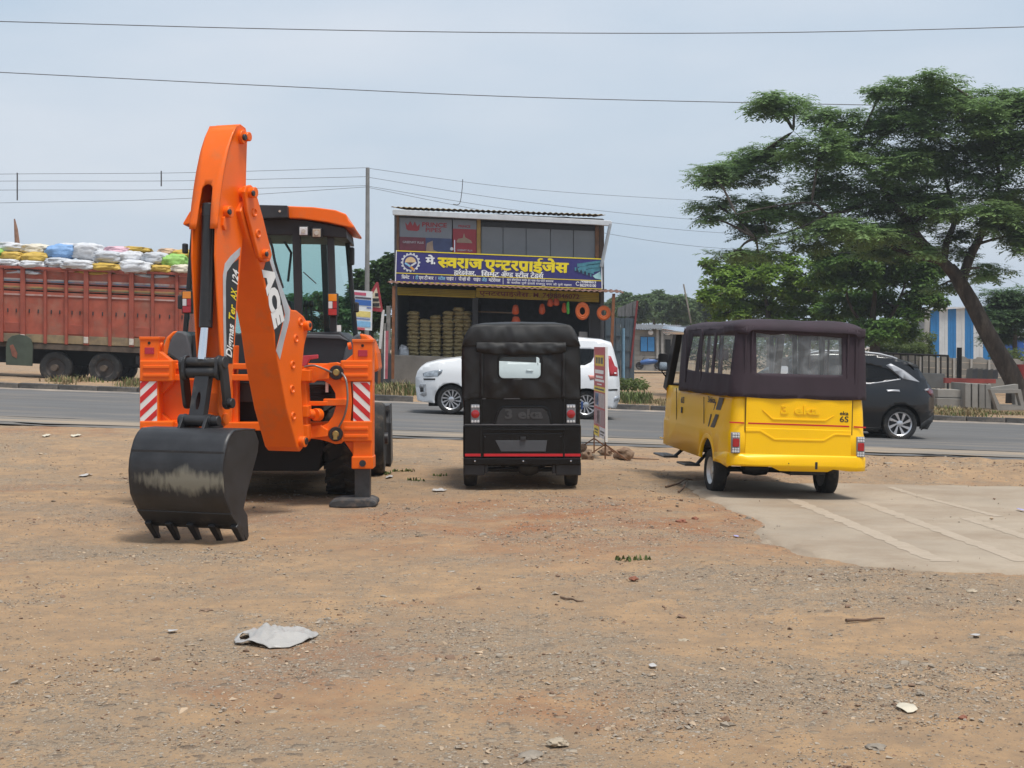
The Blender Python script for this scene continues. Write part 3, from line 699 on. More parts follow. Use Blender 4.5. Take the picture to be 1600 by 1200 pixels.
# decals on the arm
def armdecal(name, pxs, b, mat, parent, off):
    az = [A(x, y, b) for x, y in pxs]
    return MB().prism(az, lambda p: A3(p[0], p[1], b + off), lambda p: A3(p[0], p[1], b + off - .0018)).build(name, mat, parent)
armdecal('silver_band', [(418.5, 388), (424, 402), (437, 440), (447, 468), (453, 484), (452, 500), (443, 535), (437, 562), (431, 548), (440, 515), (445, 492), (440, 470), (429, 432), (418, 398)], bs, SILV, BOOM, .003)
armdecal('black_panel', [(411, 424), (416, 406), (418, 400), (429, 433), (440, 471), (444, 491), (439, 514), (431, 545), (429.5, 522), (419.5, 463)], bs, BLKD, BOOM, .0022)
o_ = A(410.5, 426, bs); e_ = A(429, 516, bs); du = V((e_[0] - o_[0], e_[1] - o_[1])); Lu = du.length; du /= Lu; dv = V((du.y, -du.x)) * -1
if dv.x > 0: dv = -dv
lettering('lettering', latin('ACE', .075), lambda u, v, d: A3(o_[0] + du.x * u + dv.x * v, o_[1] + du.y * u + dv.y * v, bs + .003 + d * .5), WHT, BOOM, .245, .0, .008, width=Lu * .98)
armdecal('silver_band', [(375.5, 386), (374, 399), (362, 413), (354, 425), (352.5, 440), (352.5, 500), (354, 568), (350, 566), (348.5, 500), (348, 430), (351, 412), (360, 400)], ds, SILV, DIP, .003)
armdecal('black_panel', [(373, 404), (371, 440), (367, 500), (363, 568), (354, 568), (352.5, 500), (352.5, 440), (355, 424), (363, 412)], ds, BLKD, DIP, .0022)
def dipfn(px0, py0, px1, py1):
    p0, p1 = A(px0, py0, ds), A(px1, py1, ds); du = V((p1[0] - p0[0], p1[1] - p0[1])); L_ = du.length; du /= L_; dv = V((abs(du.y), -du.x if du.y > 0 else du.x))
    return (lambda u, v, d: A3(p0[0] + du.x * u + dv.x * v, p0[1] + du.y * u + dv.y * v, ds + .003 + d * .5)), L_
for txt, m_, x0, y0, x1, y1 in (('Digmas', WHT, 362, 560, 366, 505), ('Ter', YELD, 366, 503, 368, 476), ('AX', YELD, 369, 470, 370.5, 452), ('124', WHT, 371, 448, 373, 422)):
    fn, L_ = dipfn(x0, y0, x1, y1); lettering('lettering', latin(txt, .02, .25), fn, m_, DIP, .13, 0, 0.01, width=L_ * .95)

# rear frame: crossbeams, sunk panel, slide carriage
YF = 13.62
def fb(name, x0, x1, y0, y1, Y0, Y1, m=None, parent=None, bevel=.008): return MB().pxbox(x0, x1, y0, y1, Y0, Y1).build(name, m or ORG, parent or BH, bevel=bevel)
def fp(name, pts, Y0, Y1, m=None, parent=None, bevel=.006): return MB().pxprism(pts, Y0, Y1).build(name, m or ORG, parent or BH, bevel=bevel)
fb('crossbeam', 250, 552, 568, 577, YF + .04, YF + .22)
fb('crossbeam', 250, 552, 585, 595, YF + .03, YF + .22)
fb('crossbeam_web', 250, 340, 577, 585, YF + .06, YF + .2)
fb('crossbeam', 250, 552, 660, 673, YF + .03, YF + .25)
fb('sunk_panel', 248, 342, 590, 668, YF + .14, YF + .2)
fp('gusset', [(247, 594), (275, 594), (247, 622)], YF + .06, YF + .14)
fp('gusset', [(247, 664), (272, 664), (247, 640)], YF + .06, YF + .14)
fp('arm_bracket', [(342, 540), (366, 540), (362, 668), (335, 668), (338, 600)], YF + .05, YF + .3)
fb('front_plate', 340, 372, 594, 662, YF + .1, YF + .2)
mb = MB(); mb.cyl(P(331, 620, YF + .1), P(331, 620, YF - .0), .045, 16); mb.build('pin_boss', BLK, BH, smooth=40)
fb('black_core', 362, 480, 594, 664, YF + .3, YF + .6, DARK)
fb('core_plate', 363, 400, 598, 628, YF + .2, YF + .3, mk('core_grey', (.03, .03, .032, 1), .6))
cplate = [(478, 594), (478, 571), (505, 570), (515, 567), (526, 566), (537, 570), (544, 580), (548, 600), (550, 630), (547, 665), (541, 685), (533, 693), (524, 694), (512, 690), (500, 687), (480, 685), (480, 668), (500, 667), (512, 661), (520, 650), (525, 634), (524, 615), (516, 601), (506, 595)]
CAR = fp('slide_carriage', cplate, YF - .06, YF + .04)
fp('carriage_arm', [(474, 575), (500, 572), (514, 578), (514, 592), (496, 594), (490, 598), (474, 598)], YF - .12, YF - .055)
fb('carriage_arm', 472, 512, 627, 634, YF - .1, YF - .03); fb('carriage_arm', 505, 542, 623, 634, YF - .09, YF - .03)
fp('carriage_arm', [(478, 668), (500, 664), (512, 672), (512, 682), (478, 686)], YF - .12, YF - .055)
fp('kingpost', [(466, 577), (474, 577), (478, 600), (480, 635), (480, 690), (470, 700), (466, 660)], YF - .25, YF - .02)
fb('kingpost_lug', 470, 484, 578, 596, YF - .3, YF - .1); fb('kingpost_lug', 472, 482, 634, 652, YF - .3, YF - .1); fb('kingpost_lug', 472, 482, 664, 688, YF - .3, YF - .1)
mb = MB().cyl(P(482, 646, YF - .16), P(497, 648, YF - .1), .045, 16); mb.cyl(P(492, 648, YF - .16), P(499, 648, YF - .1), .06, 16); mb.build('swing_cylinder', ORG, BH, smooth=40, bevel=.006)
MB().cyl(P(476, 645, YF - .17), P(488, 647, YF - .14), .02, 12).build('swing_rod', mk('rust_rod', (.25, .13, .07, 1), .5, .6), BH, smooth=40)
for (x, y) in ((526, 582), (525, 678)):
    q = P(x, y, YF - .06)
    d_ = MB().lathe([(.001, -.035), (.062, -.035), (.07, -.02), (.07, .02)], q, (0, 1, 0), 24).build('lock_cylinder', BLK, BH, smooth=40)
    MB().lathe([(.001, -.052), (.026, -.052), (.034, -.04), (.034, -.03)], q, (0, 1, 0), 12).build('brass_fitting', BRASS, d_, smooth=30)
    if y > 600: MB().beam(q + V((0, -.05, 0)), q + V((0, -.05, -.05)), .035, .02).build('brass_tab', BRASS, d_)
def curve(pts, n=8):
    out = []
    for i in range(len(pts) - 1):
        p0 = pts[max(0, i - 1)]; p1 = pts[i]; p2 = pts[i + 1]; p3 = pts[min(len(pts) - 1, i + 2)]
        for k in range(n):
            t = k / n; out.append(.5 * ((2 * p1) + (p2 - p0) * t + (2 * p0 - 5 * p1 + 4 * p2 - p3) * t * t + (3 * p1 - p0 - 3 * p2 + p3) * t ** 3))
    return out + [pts[-1]]
SHOSE = mk('braided_hose', (.22, .21, .2, 1), .4, .5)
MB().tube(curve([P(534, 583, YF - .1), P(541, 595, YF - .16), P(543, 625, YF - .17), P(538, 650, YF - .15), P(529, 668, YF - .1)]), .010, 8).build('hydraulic_hose', SHOSE, BH, smooth=60)
MB().tube(curve([P(476, 573, YF - .1), P(490, 571, YF - .16), P(505, 576, YF - .15), P(518, 582, YF - .1)]), .009, 8).build('hydraulic_hose', SHOSE, BH, smooth=60)
for k in range(5):
    y = 604 + k * 4
    MB().tube(curve([P(474, y + 16, YF + .05), P(484, y + 2, YF + .08), P(500, y, YF + .1), P(522, y + 1, YF + .2)]), .018, 8).build('rubber_hose', HOSE, BH, smooth=60)
fb('hose_tag', 508.5, 513, 597, 613, YF - .01, YF, WHT, bevel=0)
fp('hazard_bracket', [(470, 556), (496, 554), (496, 560), (483, 562), (478, 572), (470, 572)], YF - .1, YF - .02, mk('red_bracket', (.42, .04, .06, 1), .6))
# stabilisers
def stab(x0, x1, xin0, xin1, ytop, ybot, sgn, chev):
    S = fb('stabiliser_leg', x0, x1, ytop, ybot, YF - .05, YF + .17, bevel=.012)
    fb('leg_cap', x0 - 1, x1 + 1, ytop - 3, ytop + 2, YF - .06, YF + .18, None, S, .006)
    fb('leg_sleeve', xin0, xin1, 563, 596, YF - .075, YF + .16, None, S, .012)
    fb('leg_sleeve', xin0, xin1, 658, 690, YF - .075, YF + .16, None, S, .012)
    for y in (571, 584, 667, 679): fb('pressed_rib', xin0 + 5, xin1 - 6, y, y + 5, YF - .088, YF - .07, None, S, .006)
    fb('leg_foot', x0 - 2, x1 + 1, ybot - 20, ybot, YF - .07, YF + .18, None, S, .012)
    mb = MB().cyl(P((x0 + x1) / 2, ybot - 9, YF), P((x0 + x1) / 2, ybot - 9, YF - .085), .032, 16); mb.build('leg_pin', BLK, S, smooth=40)
    mb = MB().cyl(P((x0 + x1) / 2, ytop + 7, YF), P((x0 + x1) / 2, ytop + 7, YF - .055), .014, 12); mb.build('bolt_hole', DARK, S)
    fb('red_reflector', (x0 + x1) / 2 - 7, (x0 + x1) / 2 + 7.5, ytop + 14, ytop + 24, YF - .06, YF - .045, GRED, S, .002)
    # chevron board: white panel with red bars cut to its outline
    cx0, cx1 = (x0 + 1, x0 + 27); cy0, cy1 = (597, 661) if sgn > 0 else (593, 658)
    fb('chevron_board', cx0, cx1, cy0, cy1, YF - .062, YF - .048, WHT, S, .002)
    w_, h_ = cx1 - cx0, cy1 - cy0; step = 21.5
    for k in range(-3, 5):
        y0 = cy0 + k * step + (2 if sgn > 0 else 6)
        quad = [(cx0, y0), (cx1, y0 + chev * w_ * .95), (cx1, y0 + chev * w_ * .95 + 10.5), (cx0, y0 + 10.5)]
        bm = bmesh.new(); f_ = bm.faces.new([bm.verts.new((*q, 0)) for q in quad])
        for co, no in (((0, cy0 + .6, 0), (0, -1, 0)), ((0, cy1 - .6, 0), (0, 1, 0))):
            bmesh.ops.bisect_plane(bm, geom=bm.verts[:] + bm.edges[:] + bm.faces[:], plane_co=co, plane_no=no, clear_outer=True)
        if bm.faces:
            bm.faces.ensure_lookup_table(); pts = [(v.co.x, v.co.y) for v in bm.faces[0].verts]
            MB().pxprism(pts, YF - .0645, YF - .061).build('red_bar', mk('chevron_red', (.62, .02, .02, 1), .4), S)
        bm.free()
    fb('inner_leg', x0 + 3, x1 - 4, ybot - 2, 787, YF - .01, YF + .11, mk('leg_steel', (.06, .06, .062, 1), .4, .5, var=.4, dirt=((.14, .1, .07, 1), .5, .8, 5)), S, .006)
    cxm = (x0 + x1) / 2 - 16 * sgn
    fp('foot_pad', [(cxm - 38, 790), (cxm - 34, 783), (cxm - 20, 780), (cxm + 26, 780), (cxm + 36, 784), (cxm + 37, 791), (cxm + 30, 793.5), (cxm - 34, 794)], YF - .18, YF + .22, mk('pad_rubber', (.05, .05, .052, 1), .75, var=.3, dirt=((.22, .16, .11, 1), .5, .75, 6)), S, .015)
    return S
stab(551, 582, 532, 581, 533, 733, 1, 1)
stab(218, 248, 218, 270, 529, 725, -1, -1)
fp('leg_gusset', [(534, 568), (553, 552), (553, 568)], YF - .04, YF + .1); fp('leg_gusset', [(270, 566), (247, 548), (247, 566)], YF - .04, YF + .1)
fp('leg_gusset', [(538, 690), (553, 690), (553, 712)], YF, YF + .1)
for x in (549, 249): mb = MB().cyl(P(x, 540, YF + .05), P(x + (-5 if x > 400 else 5), 541, YF + .05), .035, 14); mb.build('leg_stop', ORG, BH, smooth=40)

# chassis, axle, wheels
def yaw(p, d): return p + V((-.052 * d, d, 0))
def cabp(name, pts, Y0, d, m, parent=None, bevel=.01): return MB().prism(pts, lambda p: P(p[0], p[1], Y0), lambda p: yaw(P(p[0], p[1], Y0), d)).build(name, m, parent or BH, bevel=bevel)
cabp('chassis', [(300, 600), (505, 600), (505, 700), (498, 736), (300, 736)], 13.95, 3.2, DARK)
cabp('rear_axle', [(260, 690), (560, 690), (560, 720), (260, 720)], 14.25, .3, BLK)
ax_ = V((math.cos(R(3)), math.sin(R(3)), 0))
WC = lambda lx, ly, z: INV[BH].inverted() @ V((lx, ly, z))
for sx in (-1, 1):
    tyre(BH, WC(sx * .83, .80, .655), ax_ * sx, .63, .40, ORG, .34, lugs=20, n=48, name='rear_tyre')
    tyre(BH, WC(sx * 1.0, 3.05, .43), ax_ * sx, .43, .28, ORG, .27, n=36, name='front_tyre')
    MB().cyl(WC(sx * .86, 3.05, .43), WC(sx * 1.17, 3.05, .43), .07, 14).build('hub', BLK, BH, smooth=40)
MB().cyl(WC(-.9, 3.05, .43), WC(.9, 3.05, .43), .06, 10).build('front_axle', BLK, BH)
hood = MB()
for a_, b_, x_, z0_, z1_ in ((2.3, 3.9, .42, .7, 1.42),):
    hood.add([WC(-x_, a_, z0_), WC(x_, a_, z0_), WC(x_, b_, z0_), WC(-x_, b_, z0_), WC(-x_, a_, z1_), WC(x_, a_, z1_), WC(x_ * .9, b_, z1_ - .2), WC(-x_ * .9, b_, z1_ - .2)], [(3, 2, 1, 0), (4, 5, 6, 7), (0, 1, 5, 4), (1, 2, 6, 5), (2, 3, 7, 6), (3, 0, 4, 7)])
hood.build('engine_hood', ORG, BH, bevel=.06)
for sx in (-1, 1):
    MB().beam(WC(sx * .62, 2.4, 1.1), WC(sx * .62, 4.2, .5), .12, .2).build('loader_arm', ORG, BH, bevel=.01)
lp = [(4.15, .03), (4.13, .30), (4.16, .55), (4.25, .76), (4.31, .78), (4.24, .55), (4.20, .30), (4.25, .07), (4.95, .03), (4.95, .0), (4.4, .0)]
LB = MB().prism(lp, lambda p: WC(-1.15, *p), lambda p: WC(1.15, *p)).build('loader_bucket', BUCK, BH, bevel=.008)
for sx in (-1, 1):
    MB().prism([(4.15, .02), (4.12, .3), (4.15, .55), (4.25, .79), (4.45, .79), (4.95, .03)], lambda p: WC(sx * 1.15, *p), lambda p: WC(sx * 1.17, *p)).build('bucket_side', BUCK, LB)
MB().beam(WC(-1.15, 4.18, .745), WC(1.15, 4.18, .745), .05, .06).build('bucket_lip', mk('lip_grey', (.06, .06, .062, 1), .5), LB, bevel=.006)

# cab
YC = 14.72
roof = [(285.5, 349), (296, 331), (304, 326), (330, 322.5), (430, 321), (490, 323.5), (524, 328), (541, 334.5), (545, 345), (553, 353), (552, 356.5), (541, 354), (510, 347), (470, 341.5), (430, 340), (330, 341), (298, 349), (287, 352)]
cabp('cab_roof', roof, YC - .12, 1.55, ORG, None, .012)
cabp('roof_header', [(302, 345), (330, 341), (430, 340), (480, 344), (540, 356), (542, 372), (480, 368), (330, 366), (300, 366)], YC - .03, 1.3, CABM)
BX = cabp('roof_box', [(404, 320), (449, 321), (450, 340), (406, 341)], YC - .25, .4, CABM, None, .006)
MB().cyl(P(437, 330, YC - .26), P(437, 330, YC - .24), .013, 10).build('bolt', CHROME, BX)
def pole(name, a, Ya, b, Yb, w, h, m=CABM): return MB().beam(P(*a, Ya), P(*b, Yb), w, h, (0, 1, 0)).build(name, m, BH, bevel=.008)
pole('cab_pillar', (463, 352), YC, (468, 535), YC, .085, .06)
pole('cab_pillar', (516, 350), YC + .05, (522, 530), YC + .02, .07, .07)
pole('cab_pillar', (325, 350), YC + .05, (318, 530), YC + .02, .07, .07)
pole('cab_pillar', (541, 356), YC + .85, (556, 528), YC + .85, .05, .06)
pole('cab_pillar', (303, 352), YC + .85, (289, 528), YC + .85, .05, .06)
pole('cab_pillar', (505, 356), YC + 1.6, (512, 528), YC + 1.6, .07, .07)
pole('cab_pillar', (330, 352), YC + 1.6, (325, 528), YC + 1.6, .07, .07)
CG = mk_glass('cab_glass', (.90, .99, .97), .92, .02, (.03, .045, .045))
def pane(name, quad, m=CG, parent=None): return MB().add([P(x, y, Y) for x, y, Y in quad], [tuple(range(len(quad)))]).build(name, m, parent or BH, solid=.006)
pane('rear_glass', [(470, 366, YC), (514, 366, YC + .02), (519, 522, YC), (472, 522, YC)])
pane('rear_glass', [(327, 366, YC), (461, 366, YC), (464, 522, YC), (321, 522, YC)])
pane('side_glass', [(518, 358, YC + .06), (540, 362, YC + .83), (554, 520, YC + .83), (523, 520, YC + .04)])
pane('side_glass', [(323, 358, YC + .06), (304, 362, YC + .83), (291, 520, YC + .83), (317, 520, YC + .04)])
pane('windscreen', [(332, 364, YC + 1.6), (503, 364, YC + 1.6), (510, 520, YC + 1.6), (327, 520, YC + 1.6)])
cabp('cab_base', [(300, 522), (530, 518), (545, 530), (548, 570), (520, 600), (300, 600)], YC - .04, 1.6, CABM, None, .015)
cabp('base_trim', [(440, 521), (530, 523), (545, 533), (530, 530), (440, 527)], YC - .07, .05, FGREY)
SEAT = cabp('seat', [(430, 470), (455, 468), (458, 530), (428, 530)], YC + .8, .35, mk('seat_black', (.02, .02, .02, 1), .8), None, .04)
cabp('seat_back', [(398, 440), (436, 438), (442, 490), (396, 490)], YC + .75, .12, MATS['seat_black'], SEAT, .03)
for x in (480, 488): 
    MB().tube([P(x, 522, YC + .2), P(x - 2, 480, YC + .2)], .012, 8).build('control_lever', BLK, BH); MB().lathe([(.001, -.04), (.024, -.03), (.03, 0), (.024, .03), (.001, .04)], P(x - 2, 475, YC + .2), (0, 0, 1), 12).build('lever_knob', BLK, BH, smooth=60)
MB().tube(curve([P(405, 368, YC - .1), P(418, 370, YC - .14), P(425, 385, YC - .12), P(430, 410, YC - .1), P(442, 450, YC - .06)]), .014, 8).build('grab_rail', BLK, BH, smooth=60)
MB().tube([P(440, 370, YC + .9), P(455, 395, YC + .9), P(450, 440, YC + .9)], .014, 8).build('steering_column', BLK, BH)
MB().tube([P(474, 425, YC - .02), P(494, 443, YC - .03)], .006, 6).build('wiper', BLK, BH)
for x, y, lm in ((474, 361, CLRL), (494.5, 364, mk('warm_lens', (.42, .35, .27, 1), .15, coat=.6))):
    W_ = fb('work_lamp', x - 8, x + 8, y - 8, y + 8, YC - .16, YC - .08, BLK, None, .012)
    fb('lens', x - 6.3, x + 6.3, y - 6.3, y + 6.3, YC - .172, YC - .155, lm, W_, .006)
    MB().cyl(P(x, y, YC - .18), P(x, y, YC - .15), .022, 14).build('bulb_reflector', CHROME, W_)
for x, y, Y in ((519.5, 476, YC - .06), (291.5, 472, YC + .1)):
    T_ = fb('tail_lamp', x - 8, x + 8, y - 18, y + 18, Y - .04, Y + .05, BLK, None, .008)
    fb('amber_lens', x - 6.5, x + 6.5, y - 16.5, y - 5.5, Y - .055, Y - .035, AMBL, T_, .004)
    fb('red_lens', x + .3, x + 6.5, y - 5, y + 6, Y - .055, Y - .035, REDL, T_, .004); fb('white_lens', x - 6.5, x - .3, y - 5, y + 6, Y - .055, Y - .035, CLRL, T_, .004)
    fb('red_lens', x - 6.5, x + 6.5, y + 6.5, y + 16.5, Y - .055, Y - .035, REDL, T_, .004)
fb('sticker', 526, 533, 508, 518, YC + .0, YC + .003, WHT, None, 0)
for x, y, h in ((549, 400, 14), (556, 480, 8), (288, 388, 8), (281, 472, 11)): fb('side_mirror', x - 4, x + 4, y - h, y + h, YC + .7, YC + .78, BLK, None, .015)
# mudguards
for pts, m_ in (([(534, 572), (539, 545), (547, 530), (556, 523), (563, 521), (566, 540), (560, 575)], FGREY), ([(561, 521), (572, 523), (582, 532), (589, 552), (592, 578), (583, 583), (580, 560), (566, 540)], ORG),
                ([(300, 568), (297, 540), (292, 522), (284, 517.5), (276, 517), (268, 525), (263, 540), (260, 552), (280, 566)], FGREY), ([(278, 517), (270, 518), (260, 527), (254, 545), (252, 556), (262, 556), (266, 532)], ORG)):
    cabp('mudguard', pts, YC - .08, .9, m_, None, .02)
# ---------------------------------------------------------------- black three-wheeler seen from behind
def rayhit(px, py, pt, nrm):
    d = V(((px - CX) / F, 1, -(py - HY) / F)); o = V((0, 0, CH)); t = (V(pt) - o).dot(V(nrm)) / d.dot(V(nrm)); return o + d * t
GB = mk('black_gloss', (.006, .006, .0065, 1), .20, var=.15, scale=3, coat=.05, spec=.28, dirt=((.05, .042, .035, 1), .70, 1.0, 4))
CANV = mk('black_canvas', (.0085, .0085, .0085, 1), .58, var=.25, scale=5, bump=.1, bscale=250, dirt=((.035, .032, .03, 1), .60, .95, 3))
VIN = mk_glass('clear_vinyl', (.90, .95, .94), .80, .06, (.35, .40, .40))
REDS = mk('red_stripe', (.55, .012, .02, 1), .35, var=.08)
GREYP = mk('grey_plate', (.065, .07, .078, 1), .5, var=.12)
YA = 15.15
BA = thing('auto_rickshaw', (.095, YA, 0), 'black three-wheeled auto rickshaw with a black canvas top, seen from behind', 'auto rickshaw')
def bb(name, x0, x1, y0, y1, Y0, Y1, m=GB, parent=None, bevel=.008): return MB().pxbox(x0, x1, y0, y1, Y0, Y1).build(name, m, parent or BA, bevel=bevel)
def bp_(name, pts, Y0, Y1, m=GB, parent=None, bevel=.006): return MB().pxprism(pts, Y0, Y1).build(name, m, parent or BA, bevel=bevel)
# canvas hood: rear sheet with its window, and the tunnel of the roof
hood_out = [(722.5, 624), (721.5, 590), (721.5, 560), (722.5, 540), (725, 527), (731, 516), (740, 510), (755, 507.5), (790, 507), (814, 506.8), (840, 507), (870, 507.5), (888, 510), (897, 516), (903, 527), (905.5, 540), (906.5, 560), (907, 590), (907, 624)]
win = rrect(779, 845.5, 556.5, 591.5, 8)
p2, t2 = panel2d(hood_out, [win], frange(722, 907, 40), frange(507, 624, 30))
def wr(x, y):
    e = min(1, min(abs(x - 779), abs(x - 846)) / 10 + max(0, 556 - y, y - 592) / 10) if 770 < x < 855 and 548 < y < 600 else 1
    sg = 1 if x > 814 else -1
    return e * (.026 * noise.noise(V((x * .05, y * .012, 1))) + .014 * noise.noise(V(((x - 814) * .05 - sg * (y - 540) * .045, y * .02, 6))) - .012 * abs(noise.noise(V((x * .09 + sg * y * .05, y * .02, 3)))))
def hoodpt(x, y, d=0):
    bulge = -.05 * math.sin(math.pi * min(1, max(0, (y - 507) / 117))) * max(0, 1 - ((x - 814.5) / 92) ** 2) ** .5
    return P(x, y, YA + .02) + V((0, bulge + wr(x, y) + d, 0))
HOOD = MB().add([hoodpt(x, y) for x, y in p2], t2).build('rear_canvas', CANV, BA, smooth=60, solid=.006)
MB().add([hoodpt(x, y, .012) for x, y in win], [tuple(range(len(win)))]).build('rear_window', VIN, HOOD)
wl_ = win + [win[0]]
MB().tube([hoodpt(x, y, -.004) for x, y in wl_], .008, 6, False).build('window_piping', CANV, HOOD, smooth=60)
mb = MB(); no = len(hood_out)
rows = 16
for j in range(rows + 1):
    t = j / rows
    for x, y in hood_out:
        q = P(x, y, YA + .02); up = max(0, (560 - y) / 53) if y < 560 else 0
        q.y += 2.0 * t; q.z += .03 * up * math.sin(math.pi * t) + .01 * up * abs(math.sin(3 * math.pi * t)) + .010 * noise.noise(V((x * .05, y * .05, t * 6)))
        mb.v.append(q)
mb.f = [(j * no + i, j * no + i + 1, (j + 1) * no + i + 1, (j + 1) * no + i) for j in range(rows) for i in range(no - 1)]
mb.build('canvas_roof', CANV, BA, smooth=60, solid=.006)
# the overhanging top band and the rolled flap
band = [q for q in hood_out if q[1] <= 541]
mb = MB()
ib = [(722.5, 541), (725, 528), (731, 517), (741, 511)] ; 
mb.sheet(lambda u, v: hoodpt(lerp(722.0, 906.5, u), lerp(max(507.2, 507 + 34 * max(0, (abs(u - .5) * 2 - .78) / .22) ** 2.2), 541.5, v), -.012 - .018 * math.sin(math.pi * min(1, v * 1.1))), 44, 10)
mb.build('top_band', CANV, HOOD, smooth=60, solid=.005)
mb = MB()
mb.sheet(lambda u, v: hoodpt(lerp(744, 884, u), lerp(535, 549 + 5.5 * (1 - abs(2 * u - 1) ** 4) + 1.5 * noise.noise(V((u * 9, 0, 2))), v), -.022 - .016 * math.sin(math.pi * v) - .014 * noise.noise(V((u * 11, v * 2, 5)))), 60, 8)
mb.build('curtain_flap', CANV, HOOD, smooth=60, solid=.004)
for x in (752.5, 880):
    MB().sheet(lambda u, v: hoodpt(x + (u - .5) * 5, lerp(541, 622, v), -.012), 2, 20).build('seam_strip', CANV, HOOD, smooth=60, solid=.005)
# body: upper back, lower bulge with its hatch, corner panels
bb('back_panel', 724, 906.5, 621, 668, YA + .03, YA + .5, GB, None, .012)
LOW = bb('lower_body', 723.5, 908, 663.5, 717, YA - .02, YA + 1.9, GB, None, .02)
mb = MB(); mb.pxprism([(726, 623), (905, 623), (903, 716), (728, 716)], YA + .4, YA + 2.1); mb.build('side_body', GB, BA, bevel=.03)
bb('ledge_sheen', 726, 906, 663, 664.5, YA - .03, YA + .03, mk('trim_sheen_grey', (.10, .10, .105, 1), .35), None, 0)  # lighter grey strip paints the sheen along the waist ledge
bb('belt_trim', 753, 880, 622.3, 623.6, YA + .018, YA + .04, mk('trim_sheen_grey', (.1, .1, .1, 1), .35), None, 0)
for x in (751.5, 881.5): bb('panel_gap', x - .5, x + .5, 624, 716, YA - .024, YA + .03, DARK, None, 0)
HAT = bb('hatch', 755, 879.5, 677, 713.5, YA - .034, YA - .018, GB, None, .006)
bb('hatch_ledge', 755, 884, 670, 673, YA - .04, YA - .018, GB, None, .006)
bp_('number_plate_recess', [(774, 688), (855, 688), (852.5, 705.5), (783, 705.5)], YA - .038, YA - .03, GREYP, HAT, .002)
bb('latch', 813, 822, 682.5, 688, YA - .06, YA - .03, BLK, HAT, .004)
for x in (758, 876): MB().cyl(P(x, 682, YA - .045), P(x, 682, YA - .03), .008, 10).build('bolt', BLK, HAT)
badge = [(770.5, 664), (773, 652), (777, 641), (783, 635.5), (790, 634), (846, 634), (853, 635.5), (858.5, 641), (862, 652), (864, 664)]
BAD = bp_('badge_panel', badge, YA - .012, YA + .035, GB, None, .008)
bp_('badge_face', [(775, 663), (777.5, 652), (781, 643), (786, 638.5), (848, 638.5), (854, 643), (857.5, 652), (859.5, 663)], YA - .018, YA - .011, mk('black_satin', (.02, .02, .021, 1), .4), BAD, .003)
def flat(px0, py0, Y):
    o = P(px0, py0, Y); return lambda u, v, d: o + V((u, -d, v))
lettering('lettering', latin('3 eka', .035), flat(788, 653.5, YA - .019), mk('badge_grey', (.05, .05, .052, 1), .35), BAD, .135, 0, 0, .006, width=.41)
for a, b in ((726.5, 751), (756, 879.5), (882.5, 907)): bb('red_stripe', a, b, 709, 713.2, YA - .040 if 752 < a < 880 else YA - .026, YA - .01, REDS, None, .001)
for xc in (742.7, 892.2):
    L_ = bb('tail_lamp', xc - 7.3, xc + 7.3, 632, 662, YA - .012, YA + .035, mk('lamp_grey', (.22, .23, .25, 1), .25, coat=.5), None, .01)
    MB().lathe([(.001, -.012), (.034, -.011), (.043, -.007), (.045, 0)], P(xc, 647, YA - .012), (0, 1, 0), 20).build('red_lens', REDL, L_, smooth=40)
    for yy in (635.5, 658.5):
        for k in (-1, 0, 1): MB().lathe([(.001, -.012), (.012, -.01), (.014, 0)], P(xc + k * 4.6, yy, YA - .011), (0, 1, 0), 10).build('led_lens', CLRL, L_, smooth=40)
bb('bumper', 724.5, 907.5, 715.5, 727, YA - .05, YA + .12, GB, None, .012)
for x in (742, 817.6, 892): MB().lathe([(.001, -.014), (.008, -.012), (.014, 0)], P(x, 720.5, YA - .05), (0, 1, 0), 12).build('bumper_bolt', CHROME, BA, smooth=40)
for a, b in ((725, 757), (868, 908)): bb('mudflap', a, b, 722, 743, YA - .01, YA + .06, BLK, None, .012)
for a, b, c_, d_ in ((757, 762, 725, 740), (863, 868, 725, 740)): bb('mudflap_side', a, b, c_, d_, YA, YA + .3, BLK, None, .006)
RIM0 = mk('steel_rim', (.45, .45, .45, 1), .4, .7, var=.15)
for xa, xb in ((726, 744.5), (881.5, 902.5)):
    c = P((xa + xb) / 2, 700, YA + .32); tyre(BA, (c.x, YA + .32, .265), (-1 if xa < 800 else 1, 0, 0), .262, .145, RIM0, n=32)
tyre(BA, (.02, YA + 2.35, .26), (1, 0, 0), .255, .13, RIM0, n=32)
# underside: differential, axle, suspension
MB().cyl(P(745, 733, YA + .3), P(884, 733, YA + .3), .028, 10).build('rear_axle', BLK, BA)
mb = MB(); q = P(826, 729, YA + .3); mb.lathe([(.001, -.12), (.07, -.1), (.10, -.03), (.10, .03), (.07, .1), (.001, .12)], q, (1, 0, 0), 14); mb.build('motor_housing', mk('cast_grey', (.05, .048, .045, 1), .7), BA, smooth=40)
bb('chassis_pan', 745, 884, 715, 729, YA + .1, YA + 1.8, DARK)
for x in (779, 850): MB().beam(P(x, 726, YA + .1), P(x + (14 if x < 800 else -14), 734, YA + .5), .04, .03).build('trailing_arm', BLK, BA)
